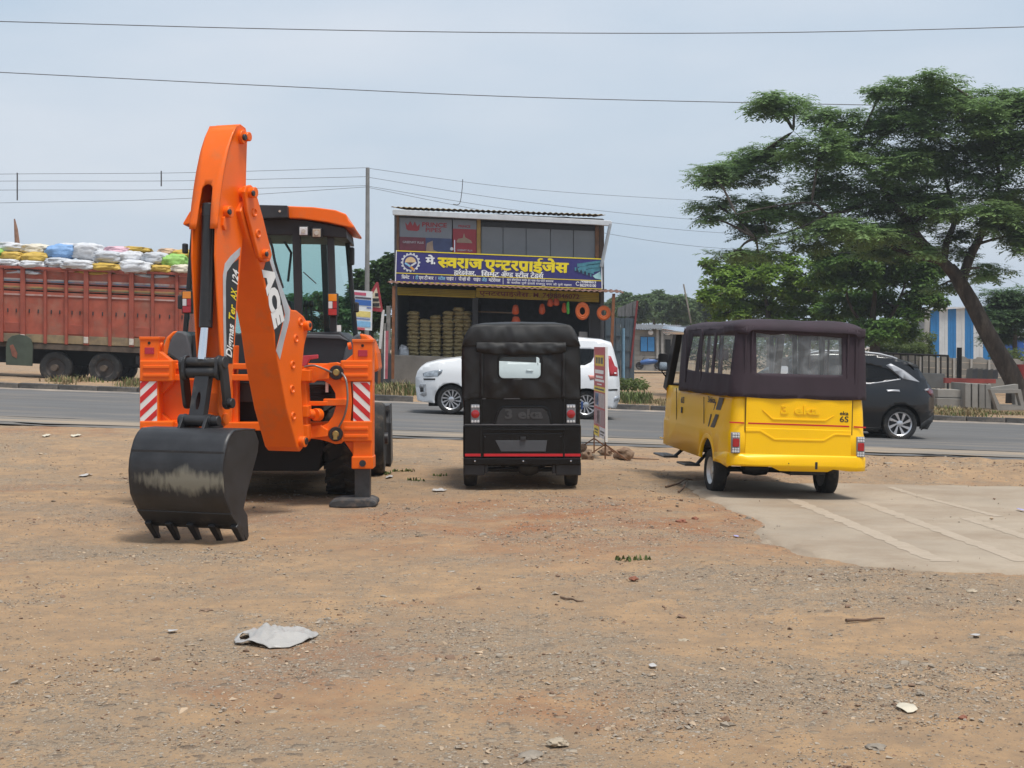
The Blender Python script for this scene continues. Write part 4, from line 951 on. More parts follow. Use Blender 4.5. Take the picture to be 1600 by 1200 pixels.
# front end and screen
fr = MB().prism([(-.6, .35), (.6, .35), (.58, .95), (-.58, .95)], lambda p: V((.095 + p[0], YA + 2.0, p[1])), lambda p: V((.095 + p[0] * .55, YA + 2.65, p[1] * .92)))
fr.build('front_cowl', GB, BA, bevel=.05)
for x in (-.58, .58): MB().beam((.095 + x, YA + 2.05, .95), (.095 + x, YA + 2.0, 1.7), .05, .05).build('screen_pillar', GB, BA)
MB().add([(.095 - .55, YA + 2.05, .95), (.095 + .55, YA + 2.05, .95), (.095 + .55, YA + 2.0, 1.7), (.095 - .55, YA + 2.0, 1.7)], [(0, 1, 2, 3)]).build('windscreen', mk_glass('screen_glass', (.93, .97, .96), .9), BA)
for x in (720, 909.5): bb('side_mirror', x - 1.5, x + 1.5, 628, 640, YA + 2.0, YA + 2.1, BLK if x < 800 else mk('blue_plastic', (.03, .09, .3, 1), .4), None, .006)
MB().tube([(.095 - .2, YA + 1.75, 1.0), (.095 + .2, YA + 1.75, 1.0)], .014, 8).build('handlebar', BLK, BA)
# ---------------------------------------------------------------- yellow six-seat three-wheeler
YEL = mk('yellow_paint', (.97, .55, .0, 1), .34, var=.04, scale=2, coat=.12, spec=.35, dirt=((.78, .45, .03, 1), .66, .98, 3))
PUR = mk('plum_canvas', (.032, .019, .027, 1), .8, var=.22, scale=5, bump=.2, bscale=260)
VIN2 = mk_glass('van_vinyl', (.93, .96, .96), .86, .10, (.58, .61, .63), wav=.12)  # clear vinyl; its pale milky body paints in the whitish glare
YV = thing('passenger_three_wheeler', (2.955, 14.71, -.004), 'yellow passenger three-wheeler with a plum canvas top parked on the concrete', 'three-wheeler', R(7.5), roll=R(1.9))
YM = INV[YV].inverted()
def yl(x, y, z): return YM @ V((x, y, z))
def rearz(px, py, y=0.):                                        # pixel on the plane y = const of the vehicle
    nrm = YM.to_3x3() @ V((0, 1, 0)); q = INV[YV] @ rayhit(px, py, yl(0, y, 0), nrm); return q.x, q.z
def sidez(px, py, x=-.71):
    nrm = YM.to_3x3() @ V((1, 0, 0)); q = INV[YV] @ rayhit(px, py, yl(x, 0, 0), nrm); return q.y, q.z
HW, CR, LN = .71, .10, 2.9
SA, SB = HW - CR, HW - CR + CR * math.pi / 2
def path(s, off=0.):
    """distance along the plan outline (0 = middle of the tail, minus = left side) -> x, y"""
    sg = -1 if s < 0 else 1; t = abs(s)
    if t <= SA: x, y, nx, ny = t, 0, 0, -1
    elif t <= SB:
        a = (t - SA) / CR; x = SA + CR * math.sin(a); y = CR - CR * math.cos(a); nx, ny = math.sin(a), -math.cos(a)
    else: x, y, nx, ny = HW, CR + t - SB, 1, 0
    return sg * (x + nx * off), y + ny * off
def s_side(y): return -(SB + y - CR)
SF = SB + LN - CR
belt_r = rearz(1250, 617)[1]; belt_f = sidez(1037, 601)[1]; bot = .275
arch_y, arch_z = sidez(1106, 722); arch_y = .90
def shell(off, z): return off + (.012 if z < .62 else 0) - .03 * max(0, (z - .62) / .4) ** 2
arc = [(arch_y + .29 * math.cos(R(a)), .21 + .30 * math.sin(R(a))) for a in range(180, -1, -15)]
def outl(sgn):
    return [(sgn * -s_side(y), max(z, bot)) for y, z in arc]
# outline: up the front left, along the belt, down the front right, back along the bottom with the two arches
bl = [(-SF, bot + .03)]
top = [(-SF, belt_f), (-(SB + 1.2), lerp(belt_r, belt_f, .5)), (-SB, belt_r), (SB, belt_r), (SB + 1.2, lerp(belt_r, belt_f, .5)), (SF, belt_f)]
rb = [(SF, bot + .03)] + [(-s, z) for s, z in reversed([(s_side(y), max(z, bot)) for y, z in reversed(arc)])][::-1]
left_arch = sorted([(s_side(y), max(z, bot)) for y, z in arc], key=lambda p: -p[0])
right_arch = sorted([(-s_side(y), max(z, bot)) for y, z in arc], key=lambda p: -p[0])
outline = [(-SF, bot + .03)] + top + [(SF, bot + .03)] + right_arch + left_arch
cuts = frange(-SB, -SA, 5) + frange(SA, SB, 5) + [-SA, -SB, SA, SB] + frange(-SF, -SB, 8) + frange(SB, SF, 8)
p2, t2 = panel2d(outline, (), cuts, [.60, .64, .75, .85, .95])
BODY = MB().add([yl(*path(s, shell(0, z)), z) for s, z in p2], t2).build('body', YEL, YV, smooth=32, solid=.02)
mb = MB(); mb.sheet(lambda u, v: yl(lerp(-HW + .03, HW - .03, u), lerp(.03, LN, v), .40), 1, 1); mb.build('floor', DARK, YV, solid=.02)
MB().add([yl(x, y, z) for x, y, z in ((-HW, LN, .36), (HW, LN, .36), (.42, LN + .35, .40), (-.42, LN + .35, .40), (-HW, LN, belt_f), (HW, LN, belt_f), (.42, LN + .30, .9), (-.42, LN + .30, .9))], [(0, 1, 2, 3), (4, 5, 6, 7), (1, 2, 6, 5), (2, 3, 7, 6), (3, 0, 4, 7)]).build('front_cowl', YEL, YV, bevel=.04)
# tail details on the plane just outside the shell
def rp(name, pts, y0, y1, m, parent, bevel=.003):
    q = [rearz(*p, y0) for p in pts]; return MB().prism(q, lambda p: yl(p[0], y0, p[1]), lambda p: yl(p[0], y1, p[1])).build(name, m, parent, bevel=bevel)
rp('gate_gap', [(1165.7, 611.2), (1333.2, 622.4), (1330.7, 719.8), (1162.2, 713.8)], -.0165, -.005, mk('gap_brown', (.10, .05, .0, 1), .8), YV, 0)
GATE = rp('tailgate', [(1167, 612.5), (1332, 623.5), (1329.5, 718.5), (1163.5, 712.5)], -.022, .0, YEL, YV, .006)
rp('lower_pressing', [(1165.5, 668), (1330, 673), (1329.5, 717), (1163.8, 711.5)], -.030, -.02, YEL, GATE, .006)
rp('crease_panel', [(1191, 640), (1207.5, 656), (1290, 658.5), (1304, 649), (1290, 656), (1208, 653.5)], -.030, -.02, YEL, GATE, .002)
rp('crease_panel', [(1165.5, 674.5), (1187.5, 674.5), (1210, 688), (1287.5, 690), (1305, 680), (1329.5, 681), (1329.5, 678.5), (1304, 677.5), (1287, 687), (1211, 685), (1188.5, 671.5), (1165.5, 671.5)], -.037, -.028, YEL, GATE, .003)
for a, b in (((1140, 658.6), (1163, 659.8)), ((1169, 660.0), (1327, 665.2)), ((1334, 665.8), (1353, 667))):
    yy = -.0245 if a[0] == 1169 else -.016
    rp('red_stripe', [a, b, (b[0], b[1] + 2.2), (a[0], a[1] + 2.2)], yy, yy + .004, REDS, GATE, .0005)
def tailfn(px, py, y):
    o = rearz(px, py, y); return lambda u, v, d: yl(o[0] + u, y - d, o[1] + v)
lettering('lettering', latin('3 eka', .035), tailfn(1219, 646, -.0225), YEL, GATE, .12, 0, 0, .010, width=.42)
lettering('lettering', latin('eka', .02), tailfn(1312, 648.4, -.0225), BLKD, GATE, .055, 0, 0, .002, width=.095)
lettering('lettering', latin('6S', .012), tailfn(1311.5, 659.3, -.0225), BLKD, GATE, .085, 0, 0, .002, width=.098)
for x0, y0, x1, y1 in ((1143, 675.5, 1156.5, 708), (1338.5, 682.5, 1351.5, 714.5)):
    L_ = rp('tail_lamp', [(x0, y0), (x1, y0), (x1, y1), (x0, y1)], -.032, .0, mk('lamp_grey', (.2, .2, .2, 1), .3), YV, .006)
    cx_, cz_ = rearz((x0 + x1) / 2, (y0 + y1) / 2, -.032)
    a_, b_ = .034, .042
    MB().prism(rrect(cx_ - a_, cx_ + a_, cz_ - b_, cz_ + b_, .012), lambda p: yl(p[0], -.044, p[1]), lambda p: yl(p[0], -.03, p[1])).build('red_lens', REDL, L_, bevel=.004)
    for dz in (-.088, -.062, .062, .088):
        for k in (-1, 0, 1): MB().lathe([(.001, -.008), (.011, -.006), (.012, 0)], yl(cx_ + k * .026, -.032, cz_ + dz), YM.to_3x3() @ V((0, 1, 0)), 8).build('led_lens', CLRL, L_, smooth=40)
# bumper wraps the corners
bumper = [(-SB - .44, .30), (-SB - .44, .375), (-SB, .40), (SB, .40), (SB + .44, .375), (SB + .44, .30), (SB, .25), (.54, .245), (.36, .262), (.30, .235), (-.21, .235), (-.30, .275), (-.62, .29), (-SB, .26)]
p2, t2 = panel2d(bumper, (), frange(-SB, -SA, 5) + frange(SA, SB, 5) + [-SA, -SB, SA, SB], [.30, .33])
BUM = MB().add([yl(*path(s, .028 - .012 * max(0, (z - .37) / .03)), z) for s, z in p2], t2).build('bumper', YEL, YV, smooth=32, solid=.03)
MB().prism(rrect(-.005, .02, .26, .335, .005), lambda p: yl(p[0] + .17, -.048, p[1]), lambda p: yl(p[0] + .17, -.03, p[1])).build('tow_slot', BLK, BUM)
MB().lathe([(.001, -.004), (.007, -.003)], yl(-.12, -.046, .315), YM.to_3x3() @ V((0, 1, 0)), 10).build('bolt_hole', DARK, BUM)
# side decals, door lines, arch lip
def sp_(name, pts, off, m, parent, th=.004):
    q = [sidez(*p) for p in pts]; return MB().prism(q, lambda p: yl(-HW - off, *p), lambda p: yl(-HW - off + th, *p)).build(name, m, parent)
DGREY = mk('decal_grey', (.05, .055, .06, 1), .4, var=.25)
sp_('stripe_decal', [(1124, 621), (1131, 622), (1126, 641), (1118.5, 640)], .003, DGREY, BODY); sp_('stripe_decal', [(1120, 647), (1124.5, 648), (1118, 668), (1113, 686), (1109.5, 672)], .014, DGREY, BODY)
sp_('stripe_decal', [(1118, 628), (1119, 628), (1116, 641), (1115, 640.5)], .003, DGREY, BODY); sp_('stripe_decal', [(1112, 647), (1113.5, 647), (1109, 668), (1107.5, 667)], .014, DGREY, BODY)
def sidefn(px, py, off):
    o = sidez(px, py); return lambda u, v, d: yl(-HW - off - d, o[0] - u, o[1] + v)
for px, py, tx, sz, wd, m_ in ((1106, 628, '3eka', .09, .30, BLKD), (1064, 629, '6S', .10, .16, BLKD), (1040, 662, 'eka', .14, .42, mk('pale_decal', (.80, .48, .06, 1), .3))):
    lettering('lettering', latin(tx, .02), sidefn(px, py, .003 if py < 640 else .014), m_, BODY, sz, 0, 0, .0015, width=wd)
sp_('small_print', [(1040, 667), (1053, 668.5), (1053, 674), (1040, 672.5)], .014, DGREY, BODY)
for x, y0, y1 in ((1058.5, 606, 694), (1101.5, 620, 662)):
    a, b = sidez(x, y0), sidez(x, y1); MB().beam(yl(-HW - .012, a[0], a[1]), yl(-HW - .012, b[0], b[1]), .008, .004).build('door_gap', DARK, BODY)
MB().box(0, .01, 0, .05, 0, .07).xf(lambda p: yl(-HW - .02 + p.x, sidez(1066, 645)[0] - p.y, sidez(1066, 645)[1] + p.z)).build('door_handle', BLK, BODY, bevel=.004)
sill = [(sidez(1033, 683)[0], .375), (arch_y + .32, .355), (arch_y + .32, .34), (sidez(1033, 683)[0], .36)]
MB().prism(sill, lambda p: yl(-HW - .02, *p), lambda p: yl(-HW - .0, *p)).build('sill_crease', YEL, BODY, bevel=.003)
for sg in (-1, 1):
    lip = [(arch_y + r_ * math.cos(R(a)), .21 + r_ * 1.03 * math.sin(R(a))) for r_, rng in ((.335, range(168, 11, -12)), (.285, range(12, 169, 12))) for a in rng]
    MB().prism(lip, lambda p: yl(sg * (HW + .028), *p), lambda p: yl(sg * (HW - .01), *p)).build('wheel_arch', YEL, BODY, bevel=.008)
# wheels, axle, running gear
for sg in (-1, 1):
    tyre(YV, yl(sg * .625, arch_y, .150), YM.to_3x3() @ V((sg, 0, 0)), .242, .150, mk('pale_rim', (.62, .62, .6, 1), .35, .5, var=.1), n=36)
tyre(YV, yl(0, LN - .05, .14), YM.to_3x3() @ V((1, 0, 0)), .242, .14, RIM0, n=30)
MB().cyl(yl(-.55, arch_y, .17), yl(.55, arch_y, .17), .03, 10).build('rear_axle', BLK, YV)
MB().lathe([(.001, -.16), (.07, -.13), (.085, 0), (.07, .13), (.001, .16)], yl(-.2, .85, .19), YM.to_3x3() @ V((1, 0, 0)), 14).build('motor_housing', BLK, YV, smooth=40)
MB().box(.08, .48, .5, .95, .15, .26).xf(lambda p: yl(*p)).build('battery_tray', BLK, YV, bevel=.01)
MB().box(-.5, .5, .4, 2.6, .28, .38).xf(lambda p: yl(*p)).build('chassis', DARK, YV)
for y0, x_, z_, l_ in ((2.25, -.82, .19, .55), (1.32, -.80, .17, .4)):
    mb = MB(); mb.tube([yl(-.55, y0 + .05, .36), yl(x_ + .1, y0 + .1, z_)], .02, 8); mb.build('step_arm', BLK, YV)
    MB().box(x_ - .06, x_ + .12, y0, y0 + l_, z_ - .012, z_ + .012).xf(lambda p: yl(*p)).build('step_plate', BLK, YV, bevel=.01)
# canvas sides and back with clear windows
ztop_r = rearz(1165, 509)[1]; ztop_f = sidez(1068, 513)[1]
def cw(s, z):
    e = .006 + .010 * abs(noise.noise(V((s * 2.2, z * 1.2, 3)))) + .009 * noise.noise(V((s * 6, z * 2.5, 9)))
    return .022 + e - .05 * max(0, (z - belt_r) / .8)
def canv_top(s): return ztop_r if abs(s) <= SB else lerp(ztop_r, ztop_f, (abs(s) - SB) / (SF - SB))
def canv_bot(s): return belt_r - .035 - .012 * abs(math.sin(s * 5)) if abs(s) <= SB else lerp(belt_r, belt_f, (abs(s) - SB) / (SF - SB)) - .03 - .015 * abs(math.sin(s * 4))
cs_end = SB + 2.28 - CR
out = [(s, canv_bot(s)) for s in frange(-cs_end, cs_end, 60)] + [(s, canv_top(s)) for s in reversed(frange(-cs_end, cs_end, 60))]
def rw(px, py): x, z = rearz(px, py, -.03); return (x, z)
wrear = [rw(1183, 518), rw(1317.5, 528), rw(1316, 586.5), rw(1183, 583)]
def sw(px, py): y, z = sidez(px, py, -.73); return (s_side(y), z)
wl1 = [[sw(1117.5, 523), sw(1144, 523), sw(1141, 585), sw(1115.5, 582.5)], [sw(1096, 524.5), sw(1113, 524), sw(1110.5, 582), sw(1092, 580)], [sw(1079.5, 526), sw(1090, 525.5), sw(1086, 579.5), sw(1074, 577)]]
wr1 = [[(-s, z) for s, z in w_] for w_ in wl1]
p2, t2 = panel2d(out, [wrear] + wl1 + wr1, frange(-cs_end, cs_end, 70) + [-SA, -SB, SA, SB], frange(belt_r - .05, ztop_r, 12))
CAN = MB().add([yl(*path(s, cw(s, z)), z) for s, z in p2], t2).build('canvas_curtain', PUR, YV, smooth=50, solid=.006)
for i, w_ in enumerate([wrear] + wl1 + wr1):
    pp, tt = panel2d(w_, (), frange(min(p[0] for p in w_), max(p[0] for p in w_), 10), frange(1.1, 1.75, 6))
    MB().add([yl(*path(s, cw(s, z) - .004), z) for s, z in pp], tt).build('vinyl_window', VIN2, CAN, smooth=60)
for s in ([sw(1114.5, 0)[0], sw(1091.5, 0)[0]]):
    for sg in (1, -1):
        MB().sheet(lambda u, v: yl(*path(sg * (s + (u - .5) * .06), cw(s, 1.4) + .02), lerp(canv_bot(s) + .1, canv_top(s) - .02, v)), 2, 10).build('curtain_strap', PUR, CAN, smooth=60, solid=.006)
for x in (1166, 1176, 1326, 1339):
    u_, z_ = rw(x, 540); MB().sheet(lambda u, v: yl(*path(u_ + (u - .5) * .02, cw(u_, 1.4) + .012), lerp(belt_r - .02, ztop_r, v)), 1, 10).build('canvas_seam', PUR, CAN, smooth=60, solid=.004)
# canvas roof: crowned, with an overhanging edge
def roofpt(u, v):
    y = lerp(-.038, 2.42, v); x = lerp(-.725, .725, u); e = abs(2 * u - 1); ee = max(0, 1 - v * 12)
    edge = .688 - .005 * v
    z = lerp(ztop_r, ztop_f, v) + .016 + .068 * (1 - e ** 4.5) * (1 - ee ** 2) - .05 * max(0, (e - .9) / .1) ** 2 - .06 * ee ** 3 + .01 * noise.noise(V((x * 3, y * 3, 2))) - .012 * math.sin(v * 3.14 * 4) ** 2 * (1 - e)
    if v > .8: z -= .03 * ((v - .8) / .2) ** 2
    yy = max(0, y + .038); xm = SA + math.sqrt(max(0, CR * CR - (CR - yy) ** 2)) if yy < CR else HW
    return yl(lerp(-1, 1, u) * (xm - .012), y, z)
mb = MB().sheet(roofpt, 30, 40); mb.build('canvas_roof', PUR, YV, smooth=60, solid=.012)
MB().sheet(lambda u, v: yl(*path(lerp(-SB - .35, SB + .35, u), cw(lerp(-SB - .35, SB + .35, u), 1.7) + .014), lerp(ztop_r + .012, ztop_r - .075 - .006 * math.sin(u * 40), v)), 60, 3).build('roof_valance', PUR, CAN, smooth=60, solid=.005)
# front: pillars, screen, visor, mirror
yfront = sidez(1040, 590)[0]
for sg in (-1, 1):
    MB().beam(yl(sg * .68, yfront, belt_f - .05), yl(sg * .64, yfront - .32, ztop_f), .09, .10).build('screen_pillar', BLK, YV, bevel=.01)
    MB().beam(yl(sg * .70, 2.22, belt_f - .05), yl(sg * .67, 2.24, ztop_f), .06, .06).build('door_pillar', BLK, YV, bevel=.01)
    MB().beam(yl(sg * .66, .15, belt_r), yl(sg * .63, .15, ztop_r), .035, .035).build('roof_post', BLK, YV); MB().beam(yl(sg * .67, 1.25, belt_r), yl(sg * .64, 1.25, ztop_r), .035, .035).build('roof_post', BLK, YV)
    MB().tube([yl(sg * .70, yfront - .05, belt_f + .08), yl(sg * .77, yfront - .05, belt_f + .16), yl(sg * .77, yfront - .05, belt_f + .2)], .010, 6).build('mirror_arm', BLK, YV)
    MR = MB().prism(rrect(-.065, .065, -.11, .11, .03), lambda p: yl(sg * .77 + p[0], yfront - .09, belt_f + .28 + p[1]), lambda p: yl(sg * .77 + p[0] * .7, yfront - .02, belt_f + .28 + p[1] * .8)).build('side_mirror', BLK, YV, bevel=.01)
    MB().prism(rrect(-.052, .052, -.095, .0, .02), lambda p: yl(sg * .77 + p[0], yfront - .094, belt_f + .28 + p[1]), lambda p: yl(sg * .77 + p[0], yfront - .088, belt_f + .28 + p[1])).build('mirror_glass', mk('mirror', (.85, .85, .85, 1), .05, 1, var=.02), MR)
MB().beam(yl(-.64, yfront - .3, ztop_f - .02), yl(.64, yfront - .3, ztop_f - .02), .10, .09).build('screen_header', BLK, YV, bevel=.01)
MB().beam(yl(-.66, yfront, belt_f - .02), yl(.66, yfront, belt_f - .02), .07, .09).build('dashboard', BLK, YV, bevel=.01)
MB().add([yl(-.63, yfront, belt_f), yl(.63, yfront, belt_f), yl(.6, yfront - .3, ztop_f - .05), yl(-.6, yfront - .3, ztop_f - .05)], [(0, 1, 2, 3)]).build('windscreen', mk_glass('screen_glass', (.93, .97, .96), .9), YV)
MB().tube([yl(-.66, 2.18, ztop_f - .04), yl(-.80, yfront - .3, ztop_f - .01), yl(-.74, yfront - .15, ztop_f - .03)], .05, 10).build('sun_visor', CHROME, YV, smooth=60)
MB().beam(yl(-.66, 2.3, ztop_f + .01), yl(.66, 2.3, ztop_f + .01), .5, .05).build('cab_roof', BLK, YV, bevel=.02)
for x in (-.3, .0, .33): MB().beam(yl(x, 2.0, .9), yl(x * .95, 2.02, ztop_f), .05, .03).build('partition_bar', BLK, YV)
MB().beam(yl(-.62, 1.9, 1.05), yl(.62, 1.9, 1.05), .06, .12).build('seat_back', MATS['seat_black'], YV, bevel=.02)
MB().prism(rrect(-.08, .08, -.06, .06, .02), lambda p: yl(-.15 + p[0], 2.45, 1.42 + p[1]), lambda p: yl(-.15 + p[0], 2.48, 1.42 + p[1])).build('rear_view_mirror', CLRL, YV)
# ---------------------------------------------------------------- passing cars, seen from the side
def car(name, label, Y0, width, top, arches, bottom, belt, roof_y, paint, parts, wheels, spokes, tilt=.0):
    """top: side outline (photo pixels) from the nose over the roof to the tail; arches: wheel openings along the sill; belt(px) row of the waistline"""
    x_mid = (top[0][0] + top[-1][0]) / 2
    base = P(x_mid, 540, Y0 + width / 2); base.z = gz(base.x, base.y)
    T = thing(name, base, label, 'car')
    def inset(px, py):
        b = belt(px)
        if py < b: return .075 + .20 * min(1, (b - py) / (b - roof_y))
        t = (py - b) / max(1, bottom(px) - b); return .075 * max(0, 1 - t / .30) ** 2 - .03 * math.sin(math.pi * min(1, max(0, t - .1))) + .06 * max(0, t - .65)
    xs0, xs1 = min(p[0] for p in top), max(p[0] for p in top)
    def nose(px):                                     # plan rounding at both ends
        e = min(px - xs0, xs1 - px) * Y0 / F; return .28 * max(0, 1 - e / .55) ** 2
    def pt(px, py, side=0, out=0.):
        q = P(px, py, Y0); d = inset(px, py) + nose(px) - out
        return V((q.x, Y0 + d, q.z)) if side == 0 else V((q.x, Y0 + width - d, q.z))
    low = []
    for c in arches[::-1]:
        cx_, cy_, r = c; by = bottom(cx_); a0 = math.asin(max(-1, min(1, (by - cy_) / r)))
        low += [(cx_ + r * math.cos(a), cy_ + r * math.sin(a)) for a in [lerp(a0, -math.pi - a0, k / 16) for k in range(17)]]
    outline = list(top) + [(top[-1][0] - 6, bottom(top[-1][0]))] + low + [(top[0][0] + 6, bottom(top[0][0]))]
    glass = [p for p in parts if p[0] == 'side_window']
    for side in (0, 1):
        p2, t2 = panel2d(outline, [g[1] for g in glass], frange(xs0, xs1, 26), frange(roof_y, max(p[1] for p in outline), 24))
        S = MB().add([pt(x, y, side) for x, y in p2], t2).build('body_side', paint, T, smooth=50, solid=.012)
        for nm, pts, m_, o_ in parts:
            if nm == 'side_window':
                MB().add([pt(x, y, side, -.012) for x, y in pts], [tuple(range(len(pts)))]).build('side_window', m_, S)
            elif nm != 'far_only':
                pp, tt = panel2d(pts, (), frange(xs0, xs1, 26), frange(roof_y, 690, 12))
                MB().add([pt(x, y, side, o_) for x, y in pp], tt).build(nm, m_, S, smooth=50, solid=.004)
    # skin over the top from sill to sill, with the screens as glass
    def strip_(pts, m_, nm, lift=0):
        def f(u, v):
            k = v * (len(pts) - 1); i = min(int(k), len(pts) - 2); x = lerp(pts[i][0], pts[i + 1][0], k - i); y = lerp(pts[i][1], pts[i + 1][1], k - i)
            a, b = pt(x, y, 0), pt(x, y, 1); q = a.lerp(b, u); q.z += .05 * math.sin(math.pi * u) ** .7 + lift; return q
        return MB().sheet(f, 10, (len(pts) - 1) * 2).build(nm, m_, T, smooth=50, solid=.012)
    seg = car.screens[name]
    i0 = 0
    for (a, b) in seg:
        if a > i0: strip_(top[i0:a + 1], paint, 'body_top')
        strip_(top[a:b + 1], mk_glass('car_glass', (.35, .38, .38), .5, .03, (.008, .009, .01)), 'windscreen'); i0 = b
    strip_(top[i0:], paint, 'body_top')
    rr = wheels[0][2] * Y0 / F
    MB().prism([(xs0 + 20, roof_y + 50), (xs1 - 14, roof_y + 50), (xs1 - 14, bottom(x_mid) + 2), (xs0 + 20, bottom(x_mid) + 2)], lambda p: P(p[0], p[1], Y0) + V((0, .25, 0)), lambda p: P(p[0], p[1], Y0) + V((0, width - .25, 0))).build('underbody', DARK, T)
    for cx_, cy_, r in wheels:
        for side in (0, 1):
            c = P(cx_, cy_, Y0); c.y = Y0 + .13 if side == 0 else Y0 + width - .13
            tyre(T, c, (0, -1 if side == 0 else 1, 0), r * Y0 / F, .2, mk('alloy_' + name, (.62, .62, .64, 1), .28, .8, var=.08), r * .70 * Y0 / F, spokes=spokes, n=40)
    return T
car.screens = {}
WP = mk('white_car_paint', (.74, .75, .76, 1), .25, var=.03, scale=1, coat=.5)
BP2 = mk('black_car_paint', (.0045, .005, .0065, 1), .2, var=.1, scale=1, spec=.45, coat=.3)
TG = mk_glass('tinted_glass', (.22, .24, .24), .55, .03, (.006, .007, .008))
TRIM = mk('black_trim', (.012, .012, .012, 1), .5)
SIL = mk('silver_trim', (.55, .57, .60, 1), .25, .6, var=.06)
LAMP = mk('headlamp', (.30, .33, .36, 1), .12, .3, var=.4, scale=25, coat=.6)
car.screens['white_people_carrier'] = [(7, 9)]
top_w = [(651, 626), (648.5, 605), (648.5, 590), (651, 582), (656, 576), (664, 570.5), (684, 565.5), (720, 561), (752, 540), (772, 528), (800, 524), (850, 525), (907, 530), (942, 533.5), (957, 538), (960, 546), (965, 565), (968, 580), (969.5, 605), (969.5, 624)]
bw_ = lambda px: 560 + (px - 650) * .045
car('white_people_carrier', 'white people carrier driving past on the road behind the black auto rickshaw', 30.2, 1.73, top_w, [(704.8, 624.3, 26), (916, 632.5, 26)], lambda px: 629 + (px - 680) * .033, bw_, 524, WP, [
    ('side_window', [(765, 536), (800, 531), (838, 531), (838, 567), (748, 563), (750, 556)], TG, 0), ('side_window', [(843, 531), (900, 534), (900, 570.5), (843, 567.5)], TG, 0), ('side_window', [(904, 545), (929, 545.5), (928.5, 558), (924, 566), (914, 571), (904, 571)], TG, 0),
    ('headlamp', [(660, 583), (668, 580.5), (678, 578.5), (692, 577.5), (690, 583), (684, 588), (668, 589), (661, 588)], LAMP, .012),
    ('grille_bar', [(661, 591.5), (680, 591), (680, 593.5), (662, 594)], TRIM, .012),
    ('fog_lamp_bezel', [(653, 603), (656, 600.5), (665, 600.5), (666, 618), (662, 620), (655, 617), (662, 612), (661, 605), (655, 607)], SIL, .014), ('fog_lamp', [(655.5, 606), (660.5, 605.5), (661.5, 612), (656, 613)], TRIM, .015),
    ('tail_lamp', [(952, 556), (956, 557), (962, 572), (966.5, 575), (966.5, 588), (953, 587.5), (952, 574)], REDL, .012),
    ('bumper_strip', [(951, 608), (966, 608), (966, 610.5), (951, 610.5)], TRIM, .012), ('reflector_bezel', [(960, 621), (968, 618), (968, 626), (960, 628)], SIL, .013),
    ('door_gap', [(748, 563), (749, 563), (749, 630), (748, 630)], TRIM, .004), ('door_gap', [(840, 567), (841, 567), (841, 634), (840, 634)], TRIM, .004), ('door_handle', [(822, 577), (833, 577.5), (833, 580.5), (822, 580)], WP, .03),
    ('sticker', [(919, 586), (930, 587), (931, 592), (922, 593.5)], mk('pink_sticker', (.75, .3, .25, 1), .5), .012), ('sill', [(733, 628), (886, 634), (886, 637), (733, 631)], TRIM, .006)],
    [(704.8, 624.3, 22.5), (916, 632.5, 22.5)], 12)
STRM = mk('satin_trim', (.34, .35, .37, 1), .4, .3, var=.08)
car.screens['black_suv'] = [(5, 7), (12, 14)]
top_b = [(1118, 650), (1116, 625), (1119, 612), (1132, 602), (1178, 592), (1204, 588), (1240, 566), (1266, 554), (1300, 550.5), (1340, 552), (1380, 556), (1398, 560), (1434, 570), (1443, 580), (1460, 606), (1465, 612), (1464.5, 640), (1465, 655), (1459, 663)]
bb_ = lambda px: 588 + (px - 1204) * .045
SUV = car('black_suv', 'black sport utility car with a silver rear pillar passing behind the yellow three-wheeler', 27.0, 1.76, top_b, [(1180, 654, 31), (1407.5, 662.5, 31)], lambda px: 662 + (px - 1180) * .035, bb_, 551, BP2, [
    ('side_window', [(1247, 572), (1268, 561), (1318, 561), (1318, 594), (1228, 590)], TG, 0), ('side_window', [(1324, 562), (1360, 569), (1391, 577), (1408, 591), (1360, 597.5), (1324, 595)], TG, 0),
    ('silver_pillar', [(1388, 571), (1396, 568), (1416, 579), (1440, 597.5), (1413, 592), (1398, 579)], STRM, .010),
    ('window_trim', [(1228, 591.5), (1320, 596.5), (1360, 599), (1409, 592), (1409, 593.4), (1360, 600.5), (1320, 598), (1228, 593)], STRM, .010),
    ('tail_lamp', [(1448, 609), (1456, 607), (1464.5, 611), (1464.5, 622), (1457, 618)], mk('dark_red_lens', (.12, .01, .015, 1), .15, coat=.6), .012), ('lamp_chrome', [(1447, 609), (1456, 606.5), (1456, 610.5), (1448, 611.5)], STRM, .012),
    ('door_handle', [(1384.5, 608.5), (1405, 609), (1406, 612.5), (1386, 612)], STRM, .022), ('door_handle', [(1290, 603), (1310, 604), (1310, 607.5), (1291, 607)], STRM, .022),
    ('sill_trim', [(1214, 662), (1374, 668), (1374, 675), (1214, 669)], TRIM, .012), ('bumper_trim', [(1440, 662), (1462, 650), (1463, 660), (1440, 673)], TRIM, .012), ('spoiler', [(1418, 565), (1437, 570), (1441, 576), (1430, 574)], TRIM, .04)],
    [(1180, 654, 27), (1407.5, 662.5, 27)], 8)
for d in (.29, 1.47): MB().tube([P(x, y, 27.0) + V((0, d, .045)) for x, y in ((1268, 556), (1290, 552), (1340, 552.5), (1380, 557), (1400, 562), (1408, 565))], .022, 8).build('roof_rail', STRM, SUV, smooth=60)
